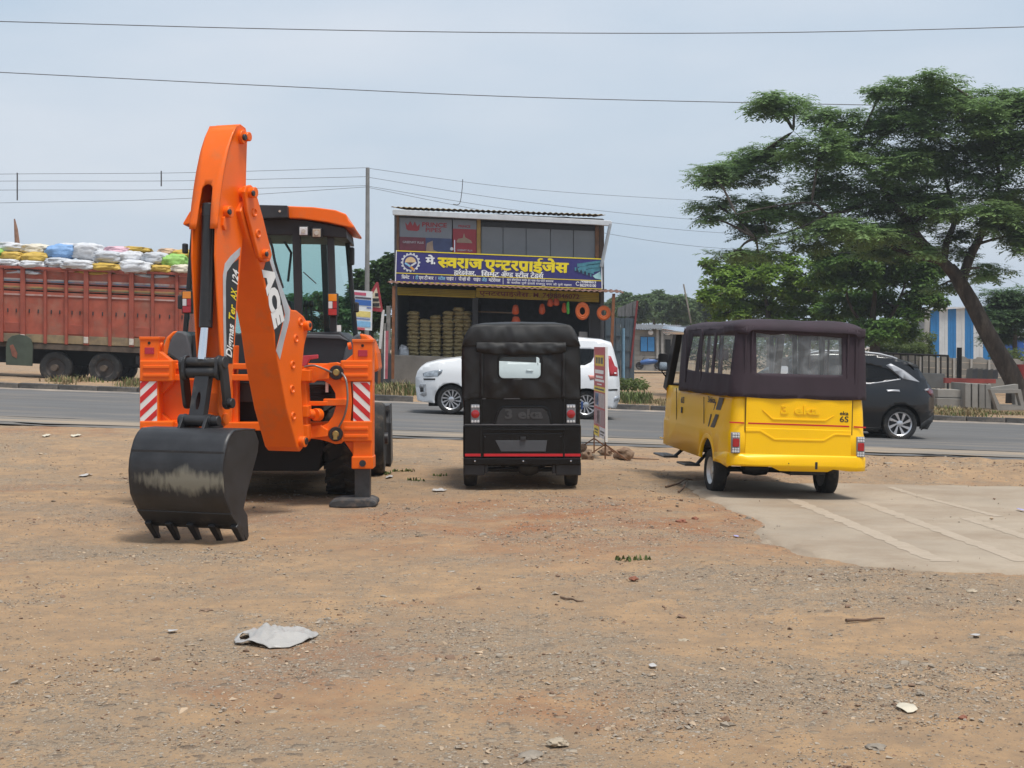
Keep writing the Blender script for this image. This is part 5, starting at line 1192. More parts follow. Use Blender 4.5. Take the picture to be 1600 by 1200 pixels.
# ---------------------------------------------------------------- loaded lorry beyond the road
YT = 44.0
TR = thing('cargo_lorry', (P(120, 540, YT).x, YT + 1.2, gz(P(120, 540, YT).x, YT) - .02), 'red wooden-sided cargo lorry piled with sacks on the far side of the road', 'lorry')
TRED = mk('lorry_red', (.36, .085, .050, 1), .8, var=.25, scale=2.5, bump=.2, bscale=30, dirt=((.27, .17, .12, 1), .48, .85, 1.6))
TPOST = mk('lorry_post', (.30, .065, .038, 1), .7, var=.25, scale=3, dirt=((.16, .09, .06, 1), .55, .85, 2))
TOLD = mk('lorry_sill', (.27, .20, .11, 1), .8, var=.35, scale=2.2, dirt=((.13, .10, .08, 1), .45, .75, 2))
def ty(x): return (x - 0) * .0407                     # the lorry stands on the road's fall
def tb(name, x0, x1, y0, y1, d0, d1, m, parent=None, bevel=.01):
    return MB().pxprism([(x0, y0 + ty(x0)), (x1, y0 + ty(x1)), (x1, y1 + ty(x1)), (x0, y1 + ty(x0))], YT + d0, YT + d1).build(name, m, parent or TR, bevel=bevel)
posts = [-42, -20, 2, 35, 70, 103, 134, 171, 205, 238, 276, 304]; wide = {35, 134, 205, -42, 304}
WRN = ((.33, .12, .08, 1), .44, .66, 3)
tw, tbl, ty_, tg, tp = mk('plank_white', (.46, .43, .40, 1), .7, var=.2, dirt=WRN), mk('plank_blue', (.12, .18, .26, 1), .7, var=.2, dirt=WRN), mk('plank_yellow', (.40, .25, .08, 1), .7, var=.2, dirt=WRN), mk('plank_green', (.12, .13, .07, 1), .7, var=.2, dirt=WRN), mk('plank_pink', (.48, .35, .32, 1), .7, var=.2, dirt=WRN)
for a, b in zip(posts, posts[1:]):
    tb('side_panel', a, b, 461, 520, .06, .12, TRED)
    for y0, y1, cols in ((420.5, 440, None), (441, 452, None), (453, 462, None)): tb('plank', a, b, y0 + .5, y1 - .5, .05, .11, TRED)
    for y0, y1, m_ in ((433.5, 435.8, tw), (435.8, 438.4, tbl), (445.5, 447.6, ty_), (447.6, 450, tg), (457.5, 460, tp)): tb('painted_band', a + 3, b - 3, y0, y1, .035, .055, m_, None, .004)
    tb('sill_plank', a, b, 520, 533, .03, .14, TOLD)
    if a in (2, 103, 205): tb('repair_board', a + 3, b - 3, 503, 518, .03, .065, TPOST)
    for hx in (.3, .7): tb('lashing_hook', lerp(a, b, hx) - .8, lerp(a, b, hx) + .8, 481, 487, .03, .06, BLK, None, .004)
for x in posts:
    h = 3.6 if x in wide else 2.2
    tb('side_post', x - h, x + h, 415, 534, -.05, .06, TPOST); tb('post_foot', x - h, x + h, 521, 531, -.07, -.04, mk('foot_white', (.5, .46, .4, 1), .8, var=.3)) if x in wide else None
tb('top_rail', -45, 307, 414.5, 418.5, -.07, .08, TPOST)
tb('far_side', -45, 307, 418, 533, 2.3, 2.42, TRED); tb('end_board', 300, 306, 416, 533, .1, 2.3, TRED)
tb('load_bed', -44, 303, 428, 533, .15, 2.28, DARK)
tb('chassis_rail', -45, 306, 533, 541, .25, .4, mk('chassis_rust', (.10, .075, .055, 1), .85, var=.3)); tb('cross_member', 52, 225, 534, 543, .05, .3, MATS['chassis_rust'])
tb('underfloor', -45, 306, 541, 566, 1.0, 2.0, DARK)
for x, y in ((84, 574.5), (161, 575.5)):
    for d in (.28, 2.1):
        c = P(x, y, YT); tyre(TR, (c.x, YT + d, c.z), (0, -1, 0), .50, .34, mk('lorry_rim', (.06, .05, .045, 1), .8, var=.3), .30, n=40)
    c = P(x, y, YT); MB().cyl((c.x, YT + .0, c.z), (c.x, YT + .25, c.z), .10, 14).build('hub', MATS['chassis_rust'], TR)
mg = [(9, 570), (9, 540), (12, 530), (19, 524.5), (30, 522.5), (41, 524.5), (48, 530), (51, 541), (50, 572)]
MG = MB().pxprism(mg, YT - .14, YT - .07).build('mud_shield', mk('army_green', (.055, .07, .05, 1), .75, var=.25, scale=3), TR, bevel=.01)
MB().pxprism([(15, 540), (20, 538), (27, 552), (26, 560), (19, 556)], YT - .152, YT - .139).build('faded_emblem', mk('faded_orange', (.22, .08, .05, 1), .8, var=.3), MG)
tb('tail_lamp', 212, 217, 548, 560, .2, .3, BLK)
MB().tube([P(22.6, 342, YT + .8), P(25, 358, YT + .8), P(27.5, 386, YT + .8)], [.02, .06, .09], 8).build('rope_pole', mk('weathered_wood', (.24, .13, .085, 1), .85, var=.3, scale=8), None, 'tapered wooden pole sticking up out of the sacks on the lorry', 'pole')
# sacks
def sackmesh(seed, wr=.10):
    mb = MB(); nu, nv = 40, 24
    for j in range(nv + 1):
        ph = -math.pi / 2 + math.pi * j / nv
        for i in range(nu):
            th = 2 * math.pi * i / nu; c, s_ = math.cos(th), math.sin(th); cp, sp = math.cos(ph), math.sin(ph)
            f = lambda t, e: math.copysign(abs(t) ** e, t)
            p = V((f(c, .55) * f(cp, .6), f(s_, .7) * f(cp, .6), f(sp, .75)))
            k = 1 + wr * 1.3 * noise.noise(p * 1.7 + V((seed, 0, 0))) + wr * 1.1 * noise.noise(p * 3.6 + V((0, seed, 0))) - wr * .9 * abs(noise.noise(V((p.x * 7 + p.z * 3, p.y * 4, p.z * 5 + seed)))) - wr * .8 * abs(noise.noise(V((p.x * 3 - p.z * 6, p.y * 9, p.z * 9 + seed * 3)))) ** .7 + .04 * noise.noise(p * 11)
            p *= k; p.z *= 1 - .18 * abs(p.x) ** 3; mb.v.append(p)
    mb.f = [(j * nu + i, j * nu + (i + 1) % nu, (j + 1) * nu + (i + 1) % nu, (j + 1) * nu + i) for j in range(nv) for i in range(nu)]
    me = mb.mesh('sack'); me.polygons.foreach_set('use_smooth', [True] * len(me.polygons)); return me
SACKS = [sackmesh(s, .13) for s in range(5)]
SC = {'white': (.60, .61, .63), 'grey-white': (.50, .52, .55), 'yellow': (.56, .37, .06), 'blue': (.20, .36, .62), 'lime green': (.28, .52, .12), 'tan': (.60, .40, .25), 'pink': (.72, .45, .52), 'cream': (.66, .60, .48)}
def sackmat(c): return mk('sack_' + c.replace(' ', '_').replace('-', '_'), (*SC[c], 1), .55, var=.12, scale=3, bump=.9, bscale=7)
def put_sack(px, py, w, h, col, d, label, group, name='grain_sack', tilt=0.):
    me = SACKS[rnd.randrange(5)].copy(); me.materials.append(sackmat(col))
    o = bpy.data.objects.new(name, me); C.objects.link(o); k = (YT + d) / F
    o.location = P(px, py, YT + d); o.scale = (w * k / 2 * 1.12, .34, h * k / 2 * 1.15); o.rotation_euler = (rnd.uniform(-.1, .1), R(2.3) + tilt, rnd.uniform(-.18, .18))
    return tag(o, label, 'sack', group)
G = 'sacks heaped on the lorry'
sl = [(18, 387, 44, 15, 'white', .8, 'white sack on top of the load beside the wooden pole'), (55, 390, 46, 16, 'cream', .7, 'cream sack on the crest of the lorry load, left of the blue sack'),
      (22, 402, 36, 15, 'yellow', .42, 'yellow sack in the second row at the left end of the lorry'), (58, 403, 44, 16, 'yellow', .40, 'long yellow sack left of and below the blue sack'),
      (-6, 398, 24, 18, 'lime green', .5, 'green sack cut off by the left edge of the picture'),
      (14, 412, 42, 12, 'white', .25, 'white sack low in the load under the left yellow sack'), (55, 414, 42, 12, 'white', .22, 'white sack low in the load under the long yellow sack'),
      (97, 394, 46, 22, 'blue', .5, 'light blue sack, the only blue one on the lorry'), (108, 386, 40, 10, 'white', .9, 'white sack peeking out above the blue sack'),
      (94, 411, 44, 16, 'grey-white', .25, 'crumpled white sack directly below the blue sack'), (138, 393, 46, 24, 'white', .5, 'big white sack on top, right of the blue sack'),
      (124, 415, 54, 16, 'white', .18, 'wide white sack low in the load left of the low yellow one'), (170, 402, 46, 18, 'grey-white', .42, 'grey-white sack above the low yellow sack at the middle'),
      (169, 418, 46, 12, 'yellow', .2, 'yellow sack low in the load at the middle of the lorry'), (184, 392, 46, 12, 'pink', .8, 'pink and white sack on the crest of the load'),
      (216, 391, 40, 9, 'yellow', .9, 'pale yellow sack on the crest of the load near its right end'), (206, 403, 40, 18, 'white', .5, 'white sack between the pink one and the lime green one'),
      (214, 418, 50, 20, 'white', .18, 'crumpled white sack low in the load between two yellow ones'), (242, 404, 42, 18, 'grey-white', .45, 'grey-white sack left of the lime green sack'),
      (263, 394, 32, 10, 'tan', .9, 'tan sack on the crest above the lime green sack'), (274, 408, 38, 20, 'lime green', .40, 'bright lime green sack at the right end of the load'),
      (253, 421, 34, 13, 'yellow', .2, 'yellow sack low in the load under the lime green sack'), (284, 421, 34, 14, 'cream', .2, 'cream sack low in the load at the far right end'),
      (290, 398, 36, 14, 'yellow', .8, 'yellow sack behind the lime green sack'), (34, 425, 70, 8, 'white', .35, 'white sack glimpsed under the top rail of the lorry at its left end'), (150, 428, 60, 8, 'yellow', .35, 'yellow sack glimpsed under the top rail at the middle of the lorry'), (240, 432, 70, 8, 'grey-white', .35, 'grey-white sack glimpsed under the top rail at the right end')]
for x, y, w_, h_, c_, d_, lb in sl: put_sack(x, y, w_, h_, c_, d_, lb, G)
# cab at the front end, mostly outside the picture
CABO = mk('lorry_cab', (.42, .16, .05, 1), .5, var=.15, scale=2)
CB = tb('cab', -118, -52, 440, 545, .1, 2.3, CABO, None, .12)
tb('side_window', -98, -66, 452, 482, .08, .12, mk_glass('car_glass', (.35, .38, .38), .5, .03, (.008, .009, .01)), CB, .02); tb('door_gap', -63, -62, 450, 535, .085, .11, DARK, CB, 0); tb('bumper', -121, -112, 545, 560, .15, 2.25, BLK, None, .03)
for d in (.28, 2.1): c = P(-88, 566, YT); tyre(TR, (c.x, YT + d, c.z), (0, -1, 0), .50, .3, MATS['lorry_rim'], .30, n=36)
# ---------------------------------------------------------------- two-storey tin shop
YS = 42.0
SHX = P(780, 540, YS).x
SH = thing('hardware_shop', (SHX, YS + 2, gz(SHX, YS + 2) - .05), 'two-storey tin hardware shop with a blue signboard across its front', 'shop')
BRN = mk('rusty_post', (.16, .075, .035, 1), .75, var=.3, scale=5)
TIN = mk('white_tin', (.62, .63, .64, 1), .45, .3, var=.12, scale=3, dirt=((.35, .30, .24, 1), .6, .85, 2))
TAN = mk('roof_ochre', (.27, .19, .075, 1), .7, var=.25, scale=4)
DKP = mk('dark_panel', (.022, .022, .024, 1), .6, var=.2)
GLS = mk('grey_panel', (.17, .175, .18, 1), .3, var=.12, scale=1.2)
YLW = mk('shutter_yellow', (.42, .30, .012, 1), .6, var=.2, scale=2)
NAVY = mk('sign_navy', (.030, .026, .155, 1), .45, var=.06)
def q4(name, pts, d0, d1, m, parent=None, bevel=.006): return MB().pxprism(pts, YS + d0, YS + d1).build(name, m, parent or SH, bevel=bevel)
def sb(name, x0, x1, y0, y1, d0, d1, m, parent=None, bevel=.006, k=.040):
    s = lambda x: (x - 780) * k
    return q4(name, [(x0, y0 + s(x0)), (x1, y0 + s(x1)), (x1, y1 + s(x1)), (x0, y1 + s(x0))], d0, d1, m, parent, bevel)
# shell: side and back walls, floors, platform
sb('platform', 606, 962, 561, 606, -.5, 5, mk('cement_platform', (.20, .185, .165, 1), .9, var=.25, scale=1.5, bump=.3, bscale=14), None, .02)
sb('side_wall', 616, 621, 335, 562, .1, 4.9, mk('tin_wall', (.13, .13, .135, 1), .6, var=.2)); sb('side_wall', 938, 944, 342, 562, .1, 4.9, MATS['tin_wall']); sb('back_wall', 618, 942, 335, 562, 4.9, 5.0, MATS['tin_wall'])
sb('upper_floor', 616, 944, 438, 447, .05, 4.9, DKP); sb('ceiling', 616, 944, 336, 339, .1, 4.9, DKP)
# roof: corrugated sheet and white gutter
mb = MB(); n_ = 200
def rf(u, v):
    x = lerp(611, 946, u); q = P(x, 329.5 + (x - 780) * .0365, YS - .28); return q + V((0, 5.5 * v, .45 * v + .018 * math.sin(u * 2 * math.pi * 38)))
mb.sheet(rf, n_, 1); mb.build('roof_sheet', TAN, SH, smooth=60, solid=.01)
q4('gutter', [(613, 328.5), (616, 327), (954, 344.5), (956.5, 347), (955, 353), (930, 351), (613.5, 335.5)], -.32, -.14, TIN, None, .01)
# upper storey front
sb('fascia_beam', 619, 943, 341, 346, -.02, .12, DKP)
for x0, x1, m_ in ((619.5, 623.5, BRN), (745, 751, mk('ochre_post', (.33, .20, .05, 1), .7, var=.2)), (930, 936, BRN), (936.5, 944, mk('brown_panel', (.07, .04, .025, 1), .7))): sb('upper_post', x0, x1, 342, 399, -.05, .12, m_)
sb('dark_band', 751, 931, 347, 355, .0, .08, DKP)
for a, b in zip([751.5, 786, 822, 860, 896], [786, 822, 860, 896, 930]): sb('window_panel', a + .4, b - .4, 354.5, 400, .02, .06, GLS)
PO1 = sb('poster', 624, 706, 342.5, 401, -.01, .05, mk('poster_grey', (.20, .21, .23, 1), .4, var=.06), None, 0)
MAR, DBL, CRM, PRED = mk('poster_maroon', (.16, .03, .045, 1), .4), mk('poster_blue', (.045, .06, .14, 1), .4), mk('poster_cream', (.32, .22, .15, 1), .4), mk('poster_red', (.30, .025, .035, 1), .4, var=.08)
sb('poster_band', 624, 665, 376, 401, -.016, -.009, MAR, PO1, 0); sb('poster_band', 665, 706, 376, 401, -.016, -.009, DBL, PO1, 0)
q4('poster_shape', [(665, 396), (667, 380), (676, 376), (677, 390), (683, 393), (684, 397)], -.020, -.015, CRM, PO1, 0)
PO2 = sb('poster', 707.5, 744.5, 342.5, 400, -.01, .05, MATS['poster_grey'], None, 0); sb('poster_band', 707.5, 744.5, 360, 400, -.016, -.009, PRED, PO2, 0)
q4('poster_shape', [(713, 377), (716, 373), (723, 372), (725, 364), (727, 371), (731, 373), (736, 376), (738, 380), (714, 379)], -.021, -.015, CRM, PO2, 0)
q4('crown_mark', [(633, 347), (637, 352), (641, 345.5), (645, 352.5), (648, 346), (652, 354), (656, 349.5), (655, 359), (652, 361), (638, 360), (635, 358)], -.018, -.009, PRED, PO1, 0)
def shopfn(px, py, d, k=.040):
    o = P(px, py, YS + d); c, s_ = math.cos(math.atan(k)), math.sin(math.atan(k)); return lambda u, v, t: o + V((u * c + v * s_, -t, v * c - u * s_))
M1 = YS / F
BOLD = ((0, 0), (.035, 0), (-.035, 0), (.018, .022), (-.018, -.022), (0, .03))
def word(parent, spec, px, py, h, w, d, m, th=.004, smear=((0, 0),)): lettering('lettering', spec, shopfn(px, py, d), m, parent, h * M1, 0, 0, th, width=w * M1, smear=smear)
word(PO1, latin('PRINCE', .03), 659, 353.8, 9.5, 39, -.012, PRED); word(PO1, latin('PIPES', .02), 664.5, 362, 9, 25, -.012, PRED)
PWH = mk('poster_white', (.40, .38, .38, 1), .4)
word(PO1, latin('GREENFIT PLUS', .02), 629, 379.5, 4.6, 33, -.018, PWH); word(PO2, latin('PRINCE', .03), 716, 355, 5.2, 19, -.012, PRED); word(PO2, latin('GREENFIT PLUS', .02), 714, 392, 3.8, 24, -.018, PWH)
q4('door_handle', [(709.8, 375), (711, 375), (711, 394), (709.8, 394)], -.06, -.02, CHROME, PO2, 0)
MB().lathe([(.001, -.03), (.05, -.03), (.055, -.01)], P(706, 389, YS), (0, 1, 0), 14).build('door_lock', TIN, PO2)
# signboard
SG = q4('signboard', [(618.7, 391), (940.3, 404), (941.3, 452), (617.2, 440.5)], -.42, -.30, NAVY, None, .004)
SY, SWH, SCY = mk('sign_yellow', (.83, .66, .01, 1), .45, var=.03), mk('sign_white', (.80, .80, .80, 1), .45, var=.03), mk('sign_cyan', (.25, .52, .72, 1), .45)
def edge_bar(a, b, h, m, d=-.428): q4('border_bar', [a, b, (b[0], b[1] + h), (a[0], a[1] + h)], d, d + .01, m, SG, 0)
edge_bar((618.7, 391), (940.3, 404), 1.5, SY); edge_bar((617.7, 425.8), (940.8, 438.2), 1.2, SY); edge_bar((617.2, 439.4), (941.3, 451), 1.1, SY)
q4('border_bar', [(618.7, 391), (620, 391), (618.6, 440), (617.2, 440)], -.431, -.42, SWH, SG, 0); q4('border_bar', [(939, 404), (940.5, 404), (941.5, 451.5), (940, 451.5)], -.431, -.42, SWH, SG, 0)
D = -.424
word(SG, deva('मे', .012), 665.5, 412, 15, 12, D, SWH, smear=BOLD); word(SG, latin('.', .06), 677.5, 412, 15, 2.6, D, SWH)
word(SG, deva('_सवराज', .012), 684.5, 417.2, 22.5, 68, D, SY, smear=BOLD)
word(SG, deva('ए_नटरप*ाईजेस', .012), 758, 420.8, 22.5, 127.5, D, SY, smear=BOLD)
word(SG, deva('हार^डवेअर', .010), 709.5, 429.3, 10.5, 31, D, SWH, smear=BOLD[:3]); word(SG, latin(',', .05), 741.5, 430, 10, 2, D, SWH); word(SG, deva('िसमेंट', .010), 752, 431.3, 10.5, 27, D, SWH, smear=BOLD[:3]); word(SG, deva('अॅ_णड', .010), 783, 432.3, 10.5, 18, D, SWH, smear=BOLD[:3])
word(SG, deva('_सटील', .010), 805, 433.2, 10.5, 20, D, SWH, smear=BOLD[:3]); word(SG, deva('टेडस^', .010), 829, 434.0, 10.5, 19.5, D, SWH, smear=BOLD[:3])
for px, py, tx, w_, m_ in ((627.5, 435.2, 'िसमेंट', 12, SWH), (645, 435.8, '।', 1.5, SWH), (649, 436, 'टी', 4.5, SCY), (654.5, 436.2, 'एम', 7, SWH), (663, 436.5, 'टी', 5, SWH), (669, 436.7, 'बार', 8, SWH), (680, 437, '।', 1.5, SWH), (684.5, 437.2, '_सटील', 11, SCY), (697.5, 437.6, 'पाईप', 11, SWH), (711, 438, '।', 1.5, SWH), (716.5, 438.2, 'पी', 4.5, SWH), (722, 438.5, '_वही', 6, SWH), (729.5, 438.7, 'सी', 5, SWH), (739.5, 439, 'पाईप', 11, SWH), (752.5, 439.5, 'अॅड', 8, SCY), (763.5, 439.8, 'मटेरीयल', 18, SWH)):
    word(SG, deva(tx, .02), px, py, 7.2, w_, D, m_, .003)
q4('divider', [(785.7, 434), (786.4, 434), (786.4, 444.5), (785.7, 444.5)], -.43, -.42, SWH, SG, 0)
for px, py, tx, w_ in ((792, 438.2, 'सूया हॉसपीटल समोर, इंद पाक रोड, घोटी बायपास', 72), (792, 443.0, 'क. नाशीक-पुणे हायवे, राजगुरू नगर, जी. पुणे, महारा', 100)):
    word(SG, deva(tx.replace(',', '').replace('.', '').replace('-', ' '), .01), px, py, 4.4, w_, D, SWH, .003)
word(SG, latin('7498846073', .03), 906.5, 441.8, 6.2, 24.5, D, SWH, .003); word(SG, latin('8623910100', .03), 906, 447.6, 6.2, 25, D, SWH, .003)
MB().tube([P(902.7 + 2.6 * math.cos(R(a)), 443.3 + 2.9 * math.sin(R(a)), YS + D) for a in range(30, 331, 20)], .010, 5).build('phone_mark', SWH, SG)
# gear emblem
gc = P(641.5, 410, YS - .424); teeth = []
for k in range(16):
    for t, r in ((-.5, .245), (-.28, .285), (.0, .285), (.28, .285), (.5, .245)): teeth.append(((k + t * .7) * 22.5, r))
MB().prism([(gc.x + r * math.cos(R(a)), gc.z + r * math.sin(R(a))) for a, r in teeth], lambda p: V((p[0], gc.y - .006, p[1])), lambda p: V((p[0], gc.y + .002, p[1]))).build('gear_ring', mk('gear_white', (.62, .63, .66, 1), .4), SG)
MB().lathe([(.001, -.010), (.215, -.010), (.215, 0)], gc, (0, 1, 0), 28).build('gear_face', NAVY, SG)
MB().prism([(gc.x + .16 * math.cos(R(a)), gc.z + .16 * math.sin(R(a))) for a in range(0, 181, 15)], lambda p: V((p[0], gc.y - .016, p[1])), lambda p: V((p[0], gc.y - .009, p[1]))).build('sun_disc', mk('emblem_sun', (.68, .48, .25, 1), .4), SG)
MB().beam(gc + V((-.09, -.015, -.05)), gc + V((.10, -.015, -.22)), .01, .06).build('handshake_mark', mk('emblem_orange', (.60, .27, .05, 1), .4), SG)
MB().beam(gc + V((-.16, -.016, -.02)), gc + V((.0, -.016, -.12)), .01, .05).build('handshake_mark', MATS['sign_cyan'], SG); MB().beam(gc + V((.17, -.016, .0)), gc + V((.02, -.016, -.1)), .01, .05).build('handshake_mark', MATS['gear_white'], SG)
# steel tubes pictured at the right end
STL, STD = mk('tube_teal', (.06, .22, .28, 1), .4, var=.3, scale=9), mk('tube_dark', (.015, .03, .06, 1), .5)
for (x0, y0, x1, y1, h_) in ((902, 412, 938, 407, 5), (905, 417, 938, 412, 5.5), (916, 414, 938.5, 411, 6), (918, 421, 938.5, 417, 6), (901, 418, 928, 424, 4)): q4('pictured_tube', [(x0, y0), (x1, y1), (x1, y1 + h_), (x0, y0 + h_)], -.43 - .0012 * (x0 % 7), -.42, STL, SG, 0)
for i in range(9): q4('tube_end', [(898 + i * 3, 418 + i * 1.2), (900 + i * 3, 417.6 + i * 1.2), (900.3 + i * 3, 423 + i * 1.1), (898.3 + i * 3, 423.5 + i * 1.1)], -.437, -.42, STD if i % 2 else STL, SG, 0)
q4('pictured_tube', [(926, 431), (938, 424), (939.5, 437), (930, 435)], -.436, -.42, mk('tube_pale', (.35, .6, .6, 1), .4), SG, 0)
# awning, posts, stay
mb = MB()
mb.sheet(lambda u, v: P(lerp(604.5, 975, u), 441.5 + (lerp(604.5, 975, u) - 604.5) * .0425, YS - 1.15) + V((0, 1.3 * v, .12 * v + .016 * math.sin(u * 2 * math.pi * 42))), 220, 1)
mb.build('awning_sheet', mk('rusty_tin', (.16, .075, .05, 1), .7, var=.3, scale=3, dirt=((.45, .42, .38, 1), .55, .75, 6)), SH, smooth=60, solid=.012)
for (a, b) in (((615.5, 447), (613.5, 592)), ((959, 459), (953.5, 596))): MB().beam(P(*a, YS - 1.05), P(*b, YS - 1.05), .085, .085).build('awning_post', mk('post_orange', (.22, .085, .035, 1), .75, var=.3), SH)
MB().beam(P(953.5, 350, YS - .3), P(939.5, 417, YS - .5), .07, .07).build('downpipe', mk('pipe_grey', (.30, .32, .34, 1), .5), SH)
# ground floor: rolled shutters, lintel writing, dark interior
S1 = sb('rolled_shutter', 621, 743, 455, 467, -.1, .1, YLW); S2 = sb('rolled_shutter', 744, 936, 451, 466, -.12, .1, YLW)
for k in range(4): sb('slat_shade_line', 621, 936, 456.5 + k * 2.6, 457.2 + k * 2.6, -.128, -.1, mk('slat_shadow', (.25, .17, .01, 1), .6), S2, 0)  # darker yellow strips paint the shade lines between the shutter's slats
word(S2, deva('एनटरप*ाईजेस', .02), 749, 461, 10, 76, -.13, mk('lintel_red', (.16, .03, .015, 1), .6)); word(S2, latin('. M. 7498846072', .02), 827, 464, 10, 78, -.13, MATS['lintel_red'])
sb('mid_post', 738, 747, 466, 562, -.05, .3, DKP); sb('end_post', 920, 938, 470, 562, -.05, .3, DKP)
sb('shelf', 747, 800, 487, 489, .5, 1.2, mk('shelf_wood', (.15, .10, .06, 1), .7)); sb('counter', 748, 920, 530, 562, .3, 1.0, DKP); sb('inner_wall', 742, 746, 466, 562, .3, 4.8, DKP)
sb('desk_top', 905, 918, 513, 526, .2, .6, mk('pale_box', (.35, .34, .33, 1), .6))
# cement bags in stacks
bagm = mk('cement_bag', (.38, .295, .135, 1), .75, var=.2, scale=4, bump=.5, bscale=12)
bags = [SACKS[i].copy() for i in range(5)]
for b in bags: b.materials.clear(); b.materials.append(bagm)
def bag(px, py, w, lab):
    o = bpy.data.objects.new('cement_bag', bags[rnd.randrange(5)]); C.objects.link(o); q = P(px, py, YS + .62)
    o.location = q; o.scale = (w * M1 / 2 * 1.1, .33, .076); o.rotation_euler = (0, R(2.2) + rnd.uniform(-.03, .03), rnd.uniform(-.08, .08)); tag(o, lab, 'cement bag', 'cement bags stacked in the shop')
ORD = ['', 'first', 'second', 'third', 'fourth', 'fifth', 'sixth', 'seventh', 'eighth', 'ninth', 'tenth', 'eleventh', 'twelfth', 'thirteenth', 'fourteenth']
cols = [(646, 18.5, 489, 'first stack from the left post'), (664.5, 17.5, 497, 'second stack from the left post'), (681, 17, 496, 'third stack from the left post'), (700.5, 17.5, 487, 'fourth stack from the left post'), (717.5, 16.5, 480, 'tall fifth stack from the left post'), (731, 14, 488, 'sixth stack, half behind the rickshaw')]
for x, w_, yt, lb in cols:
    k = 0; y = 557.5 + (x - 780) * .04 * 0
    while y > yt:
        k += 1; bag(x + rnd.uniform(-.8, .8), y, w_ + rnd.uniform(-.6, 1.2), 'cement bag, ' + ORD[k] + ' from bottom, ' + lb); y -= 6.15
o = put_sack(630, 552, 16, 22, 'white', -1.6, 'white plastic bag slumped by the shop\'s left post', None, 'plastic_bag'); o['category'] = 'bag'; o.scale.y = .2
# goods hanging in the doorway
HOR, HGR = mk('hanging_orange', (.55, .085, .02, 1), .5, var=.15), mk('hanging_green', (.10, .62, .10, 1), .4)
def hang(name, px, py, w, h, m, lb, cat):
    k = M1; c = P(px, py, YS - .15); mb = MB()
    mb.lathe([(.01, h * k * .5), (w * k * .30, h * k * .42), (w * k * .42, h * k * .1), (w * k * .5, -h * k * .2), (w * k * .36, -h * k * .42), (.01, -h * k * .5)], c, (0, 0, 1), 12)
    mb.xf(lambda p: p + V((.02 * noise.noise(p * 9), .03 * noise.noise(p * 7), 0)))
    o = mb.build(name, m, None, lb, cat, 'goods hung in the shop doorway', smooth=50); INV[o] = Matrix.Translation(o.location).inverted()
    MB().tube([c + V((0, 0, h * k * .45)), c + V((0, 0, h * k * .5 + .22))], .006, 5).build('hanging_cord', BLK, o)
for px, py, w, h, m, lb, ct, nm in ((805.5, 484, 12, 16, HOR, 'upper orange net bundle hanging left in the shop doorway', 'bundle', 'net_bundle'), (806, 501, 15, 14, HOR, 'lower orange net bundle just above the black rickshaw roof', 'bundle', 'net_bundle'), (847, 483, 11, 17, HOR, 'orange bundle hanging alone at the middle of the doorway', 'bundle', 'net_bundle'), (860, 473, 10, 13, HOR, 'small orange bundle high under the yellow shutter, left of the pair', 'bundle', 'net_bundle'), (869, 472, 10, 12, HOR, 'small orange bundle high under the yellow shutter, right of the pair', 'bundle', 'net_bundle'), (881.5, 481, 8, 16, HOR, 'dull orange bundle hanging just left of the green bottle', 'bundle', 'net_bundle'), (887.5, 481, 6, 20, HGR, 'bright green bottle hanging in the shop doorway', 'bottle', 'hanging_bottle')): hang(nm, px, py, w, h, m, lb, ct)
RNG = mk('hose_orange', (.72, .15, .03, 1), .5, var=.1)
for px, py, rx, ry, lb in ((910, 486, 7.6, 10, 'larger orange hose coil hung left of the shop corner post'), (943.5, 489, 7.6, 8, 'smaller orange hose coil hung right of the shop corner post')):
    mb = MB()
    for k in range(4):
        rr = 1 + (k - 1.5) * .16; mb.tube([P(px + rx * rr * math.cos(R(a)), py + ry * rr * math.sin(R(a)), YS - .9 + .03 * (k % 2)) for a in range(0, 361, 15)], .032, 8, False)
    o = mb.build('hose_coil', RNG, None, lb, 'hose coil', 'hose coils', smooth=60)
# ---------------------------------------------------------------- street signs, posts and the banner
def top(name, mb, m, lb, cat, group=None, **k): 
    o = mb.build(name, m, None, lb, cat, group, **k); INV[o] = Matrix.Translation(o.location).inverted(); return o
YP = 40.5
mb = MB().tube([P(574.5, 262, YP), P(574.2, 350, YP), P(573.5, 470, YP), P(573, 610, YP)], [.055, .06, .07, .075], 12)
POLE = top('utility_pole', mb, mk('pole_grey', (.22, .215, .205, 1), .7, var=.2, scale=3), 'slim grey steel utility pole behind the notice board', 'utility pole', smooth=60)
for y in (272, 279, 286): MB().tube([P(573, y, YP), P(576.3, y, YP)], .05, 8).build('insulator', BLK, POLE)
NB = MB().pxprism([(552, 453), (582, 455.5), (581, 516.5), (551, 514)], 39.2, 39.26)
NB = top('notice_board', NB, mk('board_white', (.70, .71, .72, 1), .5, var=.06), 'white notice board with blue and yellow print beside the triangular warning sign', 'notice board')
for y0, y1, x0, x1, c in ((456, 460.5, 553, 572, (.50, .08, .14)), (463, 466, 555, 580, (.08, .07, .09)), (467.5, 476, 555, 580, (.04, .13, .42)), (478, 480, 573, 580, (.1, .15, .4)), (485, 494, 556, 579, (.72, .58, .18)), (496, 498, 557, 578, (.15, .2, .4)), (500.5, 509.5, 556, 579, (.22, .45, .68)), (511, 514.5, 558, 570, (.55, .1, .12))):
    MB().pxprism([(x0, y0 + (x0 - 552) * .08), (x1, y0 + (x1 - 552) * .08), (x1, y1 + (x1 - 552) * .08), (x0, y1 + (x0 - 552) * .08)], 39.19, 39.2).build('printed_band', mk('print_%d' % int(c[0] * 100 + c[2] * 1000), (*c, 1), .5, var=.15, scale=12), NB)
